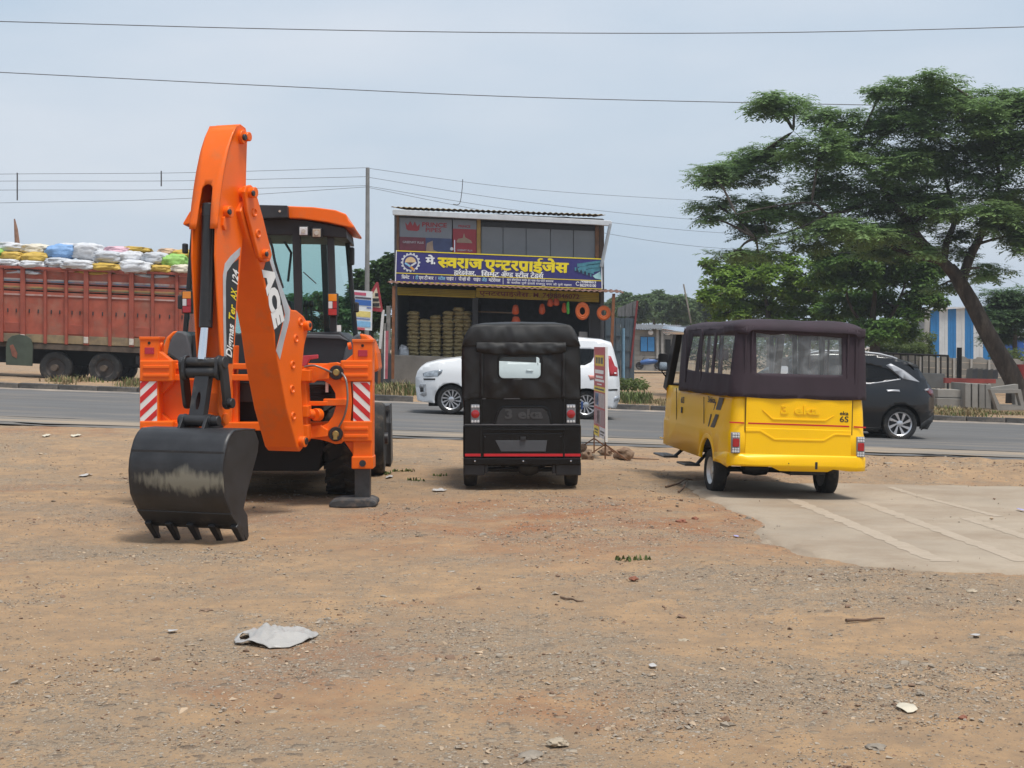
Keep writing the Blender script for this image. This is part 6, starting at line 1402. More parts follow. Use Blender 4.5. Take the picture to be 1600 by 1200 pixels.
for x in (556, 578): MB().beam(P(x, 515, 39.3), P(x, 612, 39.3), .05, .05).build('board_leg', BLK, NB)
WS = MB().pxprism([(588, 440.5), (591, 441), (598.2, 484), (596, 487.5), (567, 484), (565.5, 480)], 39.6, 39.63)
WS = top('warning_sign', WS, mk('sign_red', (.32, .03, .04, 1), .5, var=.15), 'triangular warning sign with a red border on a white post', 'road sign')
MB().pxprism([(588.3, 449), (594.5, 481), (571.5, 478.5)], 39.59, 39.602).build('sign_face', mk('sign_cream', (.62, .53, .38, 1), .5, var=.12), WS)
for x0, x1, y0, y1 in ((586, 591, 458, 463), (581, 592, 466, 471), (578, 593, 473.5, 479)): MB().pxbox(x0, x1, y0, y1, 39.58, 39.592).build('sign_marking', BLKD, WS)
MB().beam(P(599, 484, 39.66), P(593.5, 545, 39.66), .075, .06).build('sign_post', mk('post_white', (.62, .60, .58, 1), .6, var=.15), WS); MB().beam(P(593.5, 545, 39.66), P(592, 612, 39.66), .075, .06).build('sign_post_foot', MATS['post_orange'], WS)
RP = top('marker_post', MB().beam(P(604.5, 517, 38.6), P(603, 592, 38.6), .085, .085), mk('faded_red', (.42, .10, .12, 1), .7, var=.3), 'faded red and white marker post in the grass left of the shop', 'post')
MB().beam(P(601.7, 517, 38.57), P(600.7, 592, 38.57), .03, .06).build('white_face', MATS['post_white'], RP)
for x, y0, y1, lb in ((607, 478, 590, 'tall grey stone fence post left of the shop'), (602, 505, 590, 'short grey stone fence post left of the shop'), (597, 515, 590, 'low dark stone fence post under the warning sign')): top('fence_post', MB().beam(P(x, y0, 40.4), P(x - 1, y1 + 22, 40.4), .11, .1), mk('stone_post', (.20, .19, .175, 1), .9, var=.3), lb, 'post', 'stone fence posts')
top('dark_drum', MB().lathe([(.001, .9), (.26, .9), (.28, .85), (.28, .0), (.001, 0)], P(596, 585, 40.2) + V((0, 0, -.3)), (0, 0, 1), 18), mk('drum_black', (.03, .032, .036, 1), .7), 'dark drum standing behind the marker post', 'drum', smooth=40)
# wires
WIR = mk('wire_grey', (.10, .10, .105, 1), .6)
def wire(pts, r, lb, grp='overhead wires'):
    top('overhead_wire', MB().tube(curve([P(*p) for p in pts], 10), r, 6), WIR, lb, 'wire', grp)
wire([(-150, 30, 26), (0, 33.5, 26), (400, 44.5, 26), (800, 51, 26), (1200, 51, 26), (1600, 42, 26), (1800, 34, 26)], .0085, 'topmost overhead wire crossing the whole sky')
wire([(-150, 106, 54), (0, 113, 54), (400, 133, 54), (800, 151, 54), (1200, 161, 54), (1600, 168, 54), (1800, 170, 54)], .017, 'second overhead wire from the top, running behind the tree')
for i, (y0, ym, y1, lb) in enumerate(((272, 262, 322, 'top'), (283, 276, 350, 'second'), (297, 290, 366, 'third'), (317, 292, 388, 'lowest'))):
    wire([(-200, y0 + 4, 41), (0, y0, 41), (280, (y0 + ym) / 2 + (3 if i < 3 else 6), 41), (574, ym, 41)], .0065, lb + ' of the thin wires running from the left edge to the utility pole')
    wire([(576, ym + 1, 41), (820, lerp(ym, y1, .45) + 6, 45), (1100, y1 - 8 + i * 2, 50), (1400, y1 + 8, 56)], .006, lb + ' of the thin wires running from the utility pole to the right')
for x, y0, y1, lb in ((27, 270, 313, 'left wire spacer rod hanging near the picture edge'), (252, 267, 291, 'wire spacer rod left of the digger arm')): top('wire_spacer', MB().tube([P(x, y0, 41), P(x, y1, 41)], .02, 6), WIR, lb, 'spacer rod', 'wire spacers')
top('bent_wire', MB().tube(curve([P(723, 280, 42), P(722, 296, 42), P(718, 318, 42), P(708, 319, 42)], 6), .012, 6), WIR, 'loose bent wire dangling above the shop roof', 'wire', smooth=60)
# promotional banner beside the road, seen nearly edge on
A0, B0 = V((1.196, 20.7, 0)), V((1.276, 19.4, 0)); zb, zt = .24, 1.51
def bn(u, v, d=0.): q = A0.lerp(B0, u); t = V((B0 - A0).normalized()); nrm = V((t.y, -t.x, 0)); nrm = nrm if nrm.x < 0 else -nrm; return V((q.x, q.y, lerp(zb, zt, v))) + nrm * d
BNR = MB().prism([(0, 0), (1, 0), (1, 1), (0, 1)], lambda p: bn(*p, .0), lambda p: bn(*p, -.012)); BNR = top('standing_banner', BNR, mk('banner_red', (.46, .07, .075, 1), .5, var=.08), 'tall red printed banner on a stand between the rickshaw and the yellow three-wheeler', 'banner')
def bpart(nm, u0, u1, v0, v1, c, d=.003):
    return MB().prism([(u0, v0), (u1, v0), (u1, v1), (u0, v1)], lambda p: bn(*p, d), lambda p: bn(*p, 0)).build(nm, mk('bprint_%d_%d' % (int(c[0] * 99), int(c[1] * 999)), (*c, 1), .5, var=.3, scale=14), BNR)
for a in ((.12, .88, .79, .91, (.72, .48, .02)), (.0, 1, .505, .56, (.70, .55, .05)), (.05, .95, .33, .49, (.42, .36, .36)), (.08, .42, .35, .48, (.12, .25, .5)), (.05, .95, .13, .31, (.32, .20, .22)), (.3, .6, .15, .29, (.48, .44, .46)), (0, .45, .0, .11, (.72, .55, .05)), (.5, 1, .0, .12, (.62, .62, .66))): bpart('printed_block', *a)
for u0, u1, v0, v1, m_ in ((.18, .30, .815, .885, BLKD), (.34, .38, .815, .885, BLKD), (.42, .56, .815, .885, BLKD), (.62, .80, .815, .885, BLKD), (.12, .86, .705, .745, WHT), (.2, .8, .655, .680, WHT), (.12, .9, .615, .640, WHT), (.3, .7, .580, .592, WHT), (.1, .9, .522, .540, BLKD), (.06, .38, .06, .08, BLKD), (.08, .36, .03, .045, BLKD), (.58, .92, .06, .08, BLKD), (.58, .86, .03, .045, BLKD)):
    MB().prism([(u0, v0), (u1, v0), (u1, v1), (u0, v1)], lambda p: bn(*p, .0045), lambda p: bn(*p, .002)).build('printed_line', m_, BNR)      # too blurred in the photo to read
MB().prism([(1.0, -.02), (1.02, -.02), (1.02, 1.0), (1.0, 1.0)], lambda p: bn(*p, .004), lambda p: bn(*p, -.028)).build('banner_edge', WHT, BNR)
for u in (0., .98):
    q = bn(u, 0); g = gz(q.x, q.y) + .0
    MB().beam(q + V((0, 0, .05)), V((q.x, q.y, g)), .02, .02).build('stand_leg', BRN, BNR)
    for dx, dy in ((.3, -.12), (-.28, .05)): MB().beam(q + V((0, 0, -.06)), V((q.x + dx, q.y + dy, gz(q.x + dx, q.y + dy) + .01)), .018, .018).build('stand_brace', BRN, BNR)
# stones round the stand
def boulder(px, py, w, h, lb, m, seed, name='boulder', cat='stone', group=None, zs=.75):
    g = groundpt(px, py); r = w * g.y / F / 2; mb = MB(); bm = bmesh.new(); bmesh.ops.create_icosphere(bm, subdivisions=3, radius=1)
    hh = h * g.y / F / 2
    for v in bm.verts:
        p = v.co; k = 1 + .34 * noise.noise(p * 1.5 + V((seed, 0, 0))) + .22 * noise.cell(p * 1.6 + V((0, seed, 0))) + .12 * noise.noise(p * 4 + V((0, seed, 0))); v.co = V((p.x * r, p.y * r * .9, p.z * hh)) * k
    bm.verts.index_update(); mb.add([v.co + V((g.x, g.y + r * .5, g.z + hh * zs)) for v in bm.verts], [tuple(v.index for v in f.verts) for f in bm.faces]); bm.free()
    return mb.build(name, m, None, lb, cat, group, smooth=50)
STN = mk('brown_stone', (.22, .145, .095, 1), .95, var=.35, scale=9, bump=.5, bscale=30)
for i, (x, y, w, h, lb) in enumerate(((919, 719, 18, 17, 'brown stone at the left foot of the banner stand'), (975, 719, 26, 21, 'largest brown stone, right of the banner stand'), (946, 712, 20, 14, 'brown stone behind the banner stand'), (910, 707, 14, 14, 'brown stone half hidden by the black auto rickshaw'))): boulder(x, y, w, h, lb, STN, i * 7.3, group='stones holding the banner stand')
# ---------------------------------------------------------------- sheds, block house, walls and precast concrete beyond the road
TB = mk('blue_grey_tin', (.085, .115, .14, 1), .6, .2, var=.2, scale=3, dirt=((.16, .13, .10, 1), .55, .85, 2))
YD = 45.5
TS = thing('tin_shed', (P(970, 540, YD).x, YD + 1.5, gz(P(970, 540, YD).x, YD) - .1), 'blue-grey corrugated tin shed leaning against the right side of the shop', 'shed')
def tpx(name, pts, d0, d1, m, bevel=.0, parent=None, Y=None, root=None): return MB().pxprism(pts, (Y or YD) + d0, (Y or YD) + d1).build(name, m, parent or root or TS, bevel=bevel)
for k in range(6):
    x0, x1 = 948 + k * 7.2, 948 + (k + 1) * 7.2
    tpx('tin_sheet', [(x0 + .2, 496 + k * .25), (x1 - .2, 496.3 + k * .25), (x1 - .2, 593 + k * .3), (x0 + .2, 592.6 + k * .3)], .03 * (k % 2), .05 + .03 * (k % 2), TB)
for y in (523, 546, 570): tpx('sheet_rail', [(948, y), (986, y + 2), (986, y + 3.2), (948, y + 1.2)], -.03, .0, TB)
for k in range(5): x0, x1 = 965 + k * 6, 965 + (k + 1) * 6; tpx('roof_sheet', [(x0 + .2, 481 - k * 2.4), (x1 - .2, 479 - k * 2.4), (x1 - .2, 494.6), (x0 + .2, 494.3)], .2 + .03 * (k % 2), .25 + .03 * (k % 2), mk('grey_tin', (.16, .16, .165, 1), .6, var=.2))
tpx('dark_side', [(986, 494), (994, 494), (985, 575), (984.5, 592)], .05, 2.5, mk('dark_tin', (.03, .03, .032, 1), .7)); MB().beam(P(996, 470, YD), P(985, 575, YD), .06, .06).build('red_edge_post', mk('edge_red', (.20, .03, .03, 1), .6), TS)
tpx('side_sheet', [(946, 496), (948, 496), (948, 590), (946, 590)], .0, 2.5, TB)
top('blue_pole', MB().tube([P(974, 513, 43.6), P(974, 603, 43.6)], .05, 10), mk('pole_blue', (.16, .29, .40, 1), .6), 'light blue pole standing in front of the tin shed', 'pole', smooth=60)
# block house
YH = 78.
BHs = thing('block_house', (P(1016, 540, YH).x, YH + 2, 0), 'low grey block house with a blue shuttered window behind the white car', 'house')
BLKW = [mk('precast_%d' % i, (.235 * k, .225 * k, .205 * k, 1), .9, var=.2, scale=1.5, bump=.3, bscale=10) for i, k in enumerate((1, 1.12, .9))]
tpx('back_wall', [(986, 514), (1075, 517), (1075, 580), (986, 578)], .12, 3, BLKW[2], Y=YH, root=BHs)
for r in range(8):
    y0 = 515 + r * 8; segs = [(986, 1000), (1000, 1023), (1023, 1047), (1047, 1075)] if 1 < r < 5 else [(986, 1008), (1008, 1027), (1027, 1047), (1047, 1075)]
    for a, b in segs:
        if 1 < r < 4 and a == 1000: continue
        tpx('wall_block', [(a + .25, y0 + (a - 986) * .03), (b - .25, y0 + (b - 986) * .03), (b - .25, y0 + 7.5 + (b - 986) * .03), (a + .25, y0 + 7.5 + (a - 986) * .03)], .0, .1, rnd.choice(BLKW), Y=YH, root=BHs)
for x in (1027.5, 1035): tpx('pilaster', [(x - 1.8, 515), (x + 1.8, 515), (x + 1.8, 579), (x - 1.8, 579)], -.15, .02, mk('pilaster', (.34, .33, .31, 1), .9, var=.15), Y=YH, root=BHs)
WN = tpx('window', [(1000.5, 525.5), (1023, 526.2), (1023, 549.8), (1000.5, 549.2)], -.02, .12, mk('window_dark', (.02, .03, .05, 1), .5), Y=YH, root=BHs)
for a, b in ((1001.2, 1011.2), (1012.4, 1022.4)): tpx('shutter', [(a, 526.5), (b, 526.8), (b, 549), (a, 548.7)], -.07, -.02, mk('shutter_blue', (.04, .22, .50, 1), .5, var=.12), parent=WN, Y=YH)
mb = MB(); mb.sheet(lambda u, v: P(lerp(984, 1078, u), 513 + u * 2.5, YH - .4) + V((0, 4 * v, .3 * v + .03 * math.sin(u * 150))), 150, 1); mb.build('roof_sheet', MATS['grey_tin'], BHs, solid=.02)
tpx('doorway', [(1039.5, 530), (1048, 530.5), (1048, 579), (1039.5, 579)], -.03, .05, DARK, Y=YH, root=BHs)
MB().lathe([(.001, -.2), (.14, -.15), (.16, 0)], P(1016.5, 519.5, YH), (0, 1, 0), 12).build('wall_lamp', CLRL, BHs, smooth=40)
# blue motorcycle under the window, small
g = P(1014, 578, 73.)
MC = thing('motorcycle', (g.x, 73., g.z), 'small blue motorcycle parked in front of the block house', 'motorcycle')
for dx in (-.48, .48): tyre(MC, (g.x + dx, 73, g.z + .22), (0, -1, 0), .21, .09, BLK, n=18)
MB().lathe([(.001, -.5), (.11, -.42), (.16, -.05), (.13, .28), (.001, .5)], (g.x + .02, 73, g.z + .42), (1, .0, .1), 12).build('fuel_tank', mk('motor_blue', (.04, .11, .30, 1), .4), MC, smooth=50)
MB().tube([(g.x - .48, 73, g.z + .22), (g.x - .28, 73, g.z + .62), (g.x - .3, 73.15, g.z + .66)], .025, 6).build('fork', BLK, MC); MB().beam((g.x, 73, g.z + .55), (g.x + .5, 73, g.z + .56), .16, .08).build('saddle', BLK, MC, bevel=.02)
# striped shed
YW = 78.
SW = thing('striped_shed', (P(1520, 540, YW).x, YW + 3, -.1), 'white and blue striped metal shed behind the big leaning tree', 'shed')
BLU, WSH = mk('shed_blue', (.015, .17, .42, 1), .55, var=.12, scale=2), mk('shed_white', (.55, .57, .58, 1), .55, var=.1, scale=2)
xs = [1454, 1467.5, 1481, 1494, 1507.5, 1521, 1536, 1549, 1562]
for i, (a, b) in enumerate(zip(xs, xs[1:])):
    yl_ = 485 if i == 0 else 481 - (0 if i < 1 else .3 * i)
    for k in range(3):
        u0, u1 = lerp(a, b, k / 3), lerp(a, b, (k + 1) / 3)
        tpx('cladding_sheet', [(u0 + .1, yl_), (u1 - .1, yl_ - .1), (u1 - .1, 562), (u0 + .1, 562)], .02 * (k % 2), .05, (BLU if i % 2 == 0 else WSH), Y=YW, root=SW)
tpx('corner_sheet', [(1446, 490), (1454, 484), (1454, 562), (1446, 562)], .6, .65, mk('shed_grey', (.20, .22, .23, 1), .6), Y=YW, root=SW)
q = MB().add([P(1446, 489, YW + .6), P(1454, 484, YW - .2), P(1470, 480.5, YW - .2), P(1564, 478, YW - .2), P(1564, 478, YW + 5), P(1450, 486, YW + 5)], [(0, 1, 2, 3, 4, 5)]); q.build('roof_sheet', mk('roof_white', (.6, .62, .64, 1), .5), SW, solid=.03)
tpx('body', [(1450, 490), (1562, 480), (1562, 562), (1450, 562)], .7, 5, mk('shed_grey', (.2, .2, .2, 1), .6), Y=YW, root=SW)
S2_ = thing('blue_shed', (P(1580, 540, 88).x, 90, -.1), 'small bright blue shed at the right edge behind the tree trunk', 'shed')
for k in range(4): tpx('cladding_sheet', [(1556 + k * 11, 527), (1566.6 + k * 11, 527.5), (1566.6 + k * 11, 560), (1556 + k * 11, 560)], .02 * (k % 2), 2, mk('bright_blue', (.01, .10, .42, 1), .5, var=.1), Y=88, root=S2_)
MB().pxprism([(1552, 523), (1602, 525), (1602, 528.5), (1552, 526.5)], 87.6, 90.4).build('roof_edge', mk('roof_white', (.6, .6, .6, 1), .5), S2_)
# precast boundary wall: posts, boards, scalloped caps
YB_ = 57.
BW = thing('boundary_wall', (P(1480, 540, YB_).x, YB_ + .1, -.6), 'grey precast concrete boundary wall with scalloped caps beyond the road', 'wall')
pp_ = [1360, 1386, 1412, 1438.5, 1465, 1491, 1518, 1546, 1574, 1602, 1630]
def wy(x): return 553 + (x - 1412) * .045
for x in pp_: tpx('wall_post', [(x - 1.7, wy(x) + 3), (x + 1.7, wy(x) + 3), (x + 1.7, wy(x) + 52), (x - 1.7, wy(x) + 52)], -.06, .12, mk('post_pale', (.40, .39, .37, 1), .9, var=.15), Y=YB_, root=BW)
for a, b in zip(pp_, pp_[1:]):
    a, b = a + 1.9, b - 1.9; w_ = b - a
    cap = [(a, wy(a) + 9), (a, wy(a) + 3), (a + w_ * .2, wy(a) + 2.5), (a + w_ * .3, wy(a) + .3), (a + w_ * .5, wy(b) - 1), (a + w_ * .7, wy(b) + .3), (a + w_ * .8, wy(b) + 2.5), (b, wy(b) + 3), (b, wy(b) + 9)]
    tpx('wall_cap', cap, .0, .07, rnd.choice(BLKW), Y=YB_, root=BW)
    for r in range(4): tpx('wall_board', [(a, wy(a) + 9.4 + r * 10.5), (b, wy(b) + 9.4 + r * 10.5), (b, wy(b) + 19.4 + r * 10.5), (a, wy(a) + 19.4 + r * 10.5)], .0, .07, rnd.choice(BLKW), Y=YB_, root=BW)
# pipe railing
YR = 50.
RL = thing('pipe_railing', (P(1430, 540, YR).x, YR, gz(P(1430, 540, YR).x, YR)), 'dark pipe railing in front of the concrete boundary wall', 'railing')
RM = mk('rail_dark', (.035, .03, .028, 1), .7, var=.2)
MB().tube([P(1360, 551, YR), P(1482, 556, YR)], .035, 8).build('top_rail', RM, RL)
for x in (1372, 1384, 1396, 1407, 1419, 1430, 1441, 1451.5, 1462.5, 1470, 1481): MB().tube([P(x, 551 + (x - 1360) * .041, YR), P(x, 628, YR)], .028 if x < 1480 else .04, 8).build('rail_post', RM, RL)
top('black_post', MB().beam(P(1499, 543, 49), P(1498, 634, 49), .14, .14), mk('post_black', (.018, .016, .015, 1), .8, var=.2), 'thick black wooden post beside the pipe railing', 'post', bevel=.01)
top('concrete_pole', MB().beam(P(1449.5, 482, 66), P(1444, 590, 66), .20, .2), mk('post_pale', (.4, .39, .37, 1), .9), 'pale concrete pole at the corner of the striped shed', 'pole')
top('thin_stick', MB().tube([P(1068, 444, 60), P(1080, 505, 60)], .035, 6), mk('stick_grey', (.30, .28, .25, 1), .8), 'thin grey leaning stick above the yellow three-wheeler roof', 'stick')
# stacked precast pieces on the verge
def conc(name, pts, Y0, Y1, lb, k=0, cat='concrete block', grp='precast concrete pieces', bevel=.02): return top(name, MB().pxprism(pts, Y0, Y1), BLKW[k], lb, cat, grp, bevel=bevel)
conc('concrete_block', [(1442, 583), (1477, 584), (1477, 607), (1442, 606)], 45.5, 46.3, 'upper weathered concrete block behind the tail of the black car', 0)
conc('concrete_block', [(1465, 608), (1505, 609), (1505, 622), (1465, 621)], 43.6, 44.3, 'upper of two long concrete blocks right of the black car', 1)
conc('concrete_block', [(1464, 622), (1505.5, 623), (1505.5, 638), (1464, 637)], 43.5, 44.3, 'lower of two long concrete blocks right of the black car', 2)
for i, (x, dy) in enumerate(((1508, 0), (1519, .6), (1530, 1.2), (1540, 1.8))):
    fr_ = [(x, 598.5 + dy), (x + 9, 599 + dy), (x + 9, 638 + dy), (x, 637 + dy)]
    conc('culvert_frame', fr_, 43.2, 44.6, ('first', 'second', 'third', 'fourth')[i] + ' upright culvert slab from the left in the stacked row', i % 3, 'culvert slab')
def frame(name, outer, hole, Y0, Y1, lb, k):
    p2, t2 = panel2d(outer, [hole]); mb = MB().add([P(x, y, Y0) for x, y in p2], t2); o = mb.build(name, BLKW[k], None, lb, 'culvert frame', 'precast concrete pieces', solid=0)
    md = o.modifiers.new('s', 'SOLIDIFY'); md.thickness = Y1 - Y0; md.offset = 0; return o
frame('culvert_frame', [(1545, 606), (1588, 600), (1590, 640), (1552, 640)], [(1551, 612), (1583, 608), (1584, 632), (1556, 632)], 43.3, 43.6, 'rear rectangular concrete culvert frame under the tree trunk', 1)
frame('culvert_frame', [(1545, 608), (1593, 608), (1600, 640), (1557, 641)], [(1552, 614.5), (1588, 614), (1593, 633.5), (1561, 634)], 42.6, 42.85, 'front rectangular concrete culvert frame leaning towards the road', 0)
top('red_beam', MB().pxprism([(1477, 590.5), (1556, 592.5), (1556, 599), (1477, 598.5)], 45.0, 45.2), mk('red_beam', (.36, .07, .055, 1), .7, var=.25, scale=4), 'faded red beam lying across the concrete slabs', 'beam')
for i in range(6): top('roofing_sheet', MB().pxprism([(1511 + i * 8, 577 + i * .4), (1520 + i * 8, 574.5 + i * .4), (1519 + i * 8, 592), (1509.5 + i * 8, 592)], 47 + .03 * i, 47.03 + .03 * i), MATS['grey_tin'] if i % 2 else BLKW[2], ('first', 'second', 'third', 'fourth', 'fifth', 'sixth')[i] + ' grey roofing sheet from the left, leaning behind the red beam', 'roofing sheet', 'grey roofing sheets')
top('red_barrel', MB().lathe([(.001, .8), (.25, .8), (.25, 0), (.001, 0)], P(1598, 608, 46), (0, 0, 1), 16), mk('red_barrel', (.40, .05, .04, 1), .6), 'small red barrel at the right edge behind the tree', 'barrel', smooth=40)
# ---------------------------------------------------------------- trees
def leafmat(name, col, var=.45, scale=.9):
    m = mk(name, col, .55, var=var, scale=scale, spec=.25)
    n, l = m.node_tree.nodes, m.node_tree.links; b = n['Principled BSDF']; o = n['Material Output']
    src = b.inputs['Base Color'].links[0].from_socket
    t = n.new('ShaderNodeBsdfTranslucent'); mx = n.new('ShaderNodeMixShader'); mx.inputs[0].default_value = .4
    l.new(src, t.inputs[0]); l.new(b.outputs[0], mx.inputs[1]); l.new(t.outputs[0], mx.inputs[2]); l.new(mx.outputs[0], o.inputs[0]); return m
BARK = mk('bark', (.06, .045, .034, 1), .95, var=.6, scale=5, bump=1.0, bscale=9, stretch=(1, 1, .3), dirt=((.16, .13, .10, 1), .52, .75, 4))
BARKG = mk('bark_grey', (.10, .085, .07, 1), .95, var=.4, scale=6, bump=.8, bscale=20)
tr = random.Random(11)
def spray(mb, p, L, pairs, ll, lw, droop):
    """a feathered leaf: pairs of leaflets along a drooping stalk"""
    a = tr.uniform(0, 6.283); el = tr.uniform(-.3, .55); d = V((math.cos(a) * math.cos(el), math.sin(a) * math.cos(el), math.sin(el)))
    r = d.cross(V((0, 0, 1))).normalized(); q = V(p)
    for k in range(pairs):
        q = q + d * (L / pairs); d = (d + V((0, 0, -droop))).normalized()
        for s_ in (-1, 1):
            t = (r * s_ + d * .45 + V((0, 0, tr.uniform(-.35, .1)))).normalized(); e = q + t * ll; w = d * lw
            b = len(mb.v); mb.v += [q - w * .4, q + t * ll * .5 - w, e, q + t * ll * .5 + w]; mb.f.append((b, b + 1, b + 2, b + 3))
def leafy(mb, p, ll):
    """three broad leaves at a twig end"""
    for _ in range(3):
        a = tr.uniform(0, 6.283); el = tr.uniform(-.7, .6); d = V((math.cos(a) * math.cos(el), math.sin(a) * math.cos(el), math.sin(el))); r = d.cross(V((0, 0, 1))).normalized() * ll * .34
        L = ll * tr.uniform(.7, 1.2); u = V((0, 0, .12 * L)); q = V(p) + d * .04
        b = len(mb.v); mb.v += [q, q + d * L * .5 - r + u, q + d * L - V((0, 0, .15 * L)), q + d * L * .5 + r + u]; mb.f.append((b, b + 1, b + 2, b + 3))
def inball(c, rx, ry, rz, shell=.35):
    while True:
        p = V((tr.uniform(-1, 1), tr.uniform(-1, 1), tr.uniform(-1, 1)))
        if p.length <= 1: break
    if p.length > .01: p = p.normalized() * (p.length ** shell)
    return V((c.x + p.x * rx, c.y + p.y * ry, c.z + p.z * rz))
def tree(name, lb, base, skel, clumps, leafm, bark, Yd, n_per, mode, grp=None, dY=2.0, thin=.03, kw=None):
    """skel: limbs as lists of (px, py, radius, Y offset); clumps: (px, py, rx, ry, weight) in photo pixels at distance Yd"""
    T = thing(name, base, lb, 'tree', group=grp); segs = []
    tk = MB()
    for limb in skel:
        pts = curve([P(x, y, Yd + o) for x, y, r, o in limb], 5); rs = []
        for i in range(len(limb) - 1): rs += [lerp(limb[i][2], limb[i + 1][2], k / 5) for k in range(5)]
        rs.append(limb[-1][2])
        pts = [p + V((.06 * noise.noise(p * 1.1), .06 * noise.noise(p * 1.3 + V((9, 0, 0))), 0)) * min(1, r * 6) for p, r in zip(pts, rs)]
        if limb is skel[0]: tk.tube(pts, rs, 14); TK = tk.build('trunk', bark, T, smooth=70)
        else: MB().tube(pts, rs, 9).build('limb', bark, T, smooth=70)
        segs += list(zip(pts, rs))
    k_ = Yd / F; lv = MB(); tw = MB()
    for cx_, cy_, rx, ry, w in clumps:
        c = P(cx_, cy_, Yd); c.y += tr.uniform(-dY, dY); RX, RZ = rx * k_, ry * k_; RY = (RX + RZ) / 2
        s0, r0 = min(segs, key=lambda s: (s[0] - c).length + (.8 if s[0].z > c.z else 0))
        tips = [c + V((tr.uniform(-.6, .6) * RX, tr.uniform(-.5, .5) * RY, tr.uniform(-.4, .2) * RZ)) for _ in range(4)]
        mid = s0.lerp(c, .55) + V((0, 0, .12)); tw.tube(curve([s0, mid, c], 3), [min(r0 * .55, .06), .05, .042, .036, .03, .025, .02], 6)
        for t in tips: tw.tube([mid.lerp(c, .4), c.lerp(t, .5) + V((0, 0, .05)), t], [.035, .02, .008], 4)
        subs = [inball(c, RX * .95, RY * .95, RZ * .9, .5) for _ in range(max(6, int(13 * min(2, w))))]
        for _ in range(int(n_per * w)):
            p = inball(tr.choice(subs), RX * .38, RY * .38, RZ * .36, .5)
            if mode == 'feather': spray(lv, p, tr.uniform(.35, .6), 5, tr.uniform(.16, .24), .036, .10)
            else: leafy(lv, p, kw or .22)
    tw.build('branch', bark, T, kind='stuff'); lv.build('crown', leafm, T, fixn=False, kind='stuff')
    return T
z8 = lambda x, y, rx, ry, w=1: (1060 + x / 2.307, 100 + y / 2.307, rx / 2.307, ry / 2.307, w * rx * ry / 6500)
big = [z8(*c) for c in [(350, 150, 120, 30), (300, 150, 60, 22), (440, 140, 70, 18), (330, 190, 60, 14), (520, 215, 110, 40), (400, 275, 110, 35), (250, 375, 170, 42), (130, 395, 90, 36), (330, 330, 130, 50), (480, 330, 130, 60), (100, 545, 55, 26), (160, 500, 90, 28), (230, 600, 100, 34), (200, 690, 80, 20), (300, 560, 90, 36), (360, 510, 120, 45), (560, 430, 140, 70), (640, 300, 120, 60), (730, 95, 80, 24), (800, 84, 80, 28), (850, 100, 80, 26), (860, 130, 140, 55), (960, 220, 160, 80), (960, 110, 90, 30), (1040, 110, 70, 24), (1100, 160, 140, 60), (1150, 250, 130, 70), (800, 220, 120, 60), (720, 190, 80, 30), (760, 380, 150, 70), (900, 330, 150, 70), (1050, 350, 150, 70), (1200, 330, 100, 80), (980, 460, 150, 55), (820, 470, 130, 50), (1130, 450, 120, 55), (640, 520, 120, 50), (550, 620, 120, 42), (430, 650, 120, 34), (320, 680, 90, 26), (700, 620, 100, 44), (960, 545, 100, 40), (1060, 550, 100, 44), (880, 540, 90, 40), (1010, 620, 70, 36), (1110, 610, 80, 44), (900, 630, 60, 26), (620, 580, 90, 36), (1040, 680, 50, 24), (760, 660, 80, 30), (500, 560, 100, 40), (860, 690, 60, 24), (1190, 640, 70, 50), (1200, 520, 80, 60), (800, 580, 70, 30), (1190, 170, 90, 50), (1180, 740, 60, 34), (1000, 790, 60, 24), (1080, 770, 50, 24),
                              (1350, 250, 160, 100), (1400, 400, 160, 100), (1350, 130, 130, 60), (1500, 330, 150, 90), (1350, 560, 130, 70), (1550, 480, 130, 70)]]
YTREE = 46.
sk = [[(1592, 628, .40, 0), (1586, 598, .33, 0), (1566, 560, .29, 0), (1549, 530, .27, 0), (1519, 473, .25, 0), (1500, 438, .23, 0), (1484, 418, .20, 0)],
      [(1488, 424, .2, 0), (1467, 403, .16, -.2), (1441, 377, .14, -.4), (1420, 347, .12, -.5), (1394, 317, .10, -.3), (1363, 270, .05, 0), (1335, 240, .012, .3)],
      [(1470, 408, .13, 0), (1440, 402, .10, .5), (1402, 390, .08, 1), (1350, 370, .04, 1.4), (1310, 360, .01, 1.6)], [(1474, 412, .14, 0), (1481, 377, .11, .3), (1492, 340, .08, .6), (1480, 290, .06, .8), (1470, 230, .04, 1), (1450, 170, .02, 1.2)],
      [(1504, 446, .18, 0), (1510, 415, .16, .2), (1524, 382, .14, .3), (1546, 347, .12, .4), (1600, 334, .09, .6), (1650, 300, .06, 1)], [(1546, 347, .09, .4), (1560, 290, .07, 0), (1555, 230, .05, -.6), (1540, 170, .03, -1)],
      [(1394, 317, .08, -.3), (1340, 325, .06, -.8), (1294, 334, .05, -1.2), (1268, 317, .04, -1.4), (1210, 322, .025, -1.6), (1150, 335, .015, -1.6)], [(1363, 270, .05, 0), (1320, 247, .03, .2), (1275, 232, .018, .5), (1240, 205, .006, .8)], [(1294, 334, .04, -1.2), (1240, 360, .03, -1), (1180, 372, .008, -.8)]]
tree('leaning_tree', 'large spreading dark green tree leaning left over the road at the right', P(1590, 630, YTREE), sk, big, leafmat('leaf_dark', (.185, .285, .105, 1)), BARK, YTREE, 360, 'feather', dY=2.2)
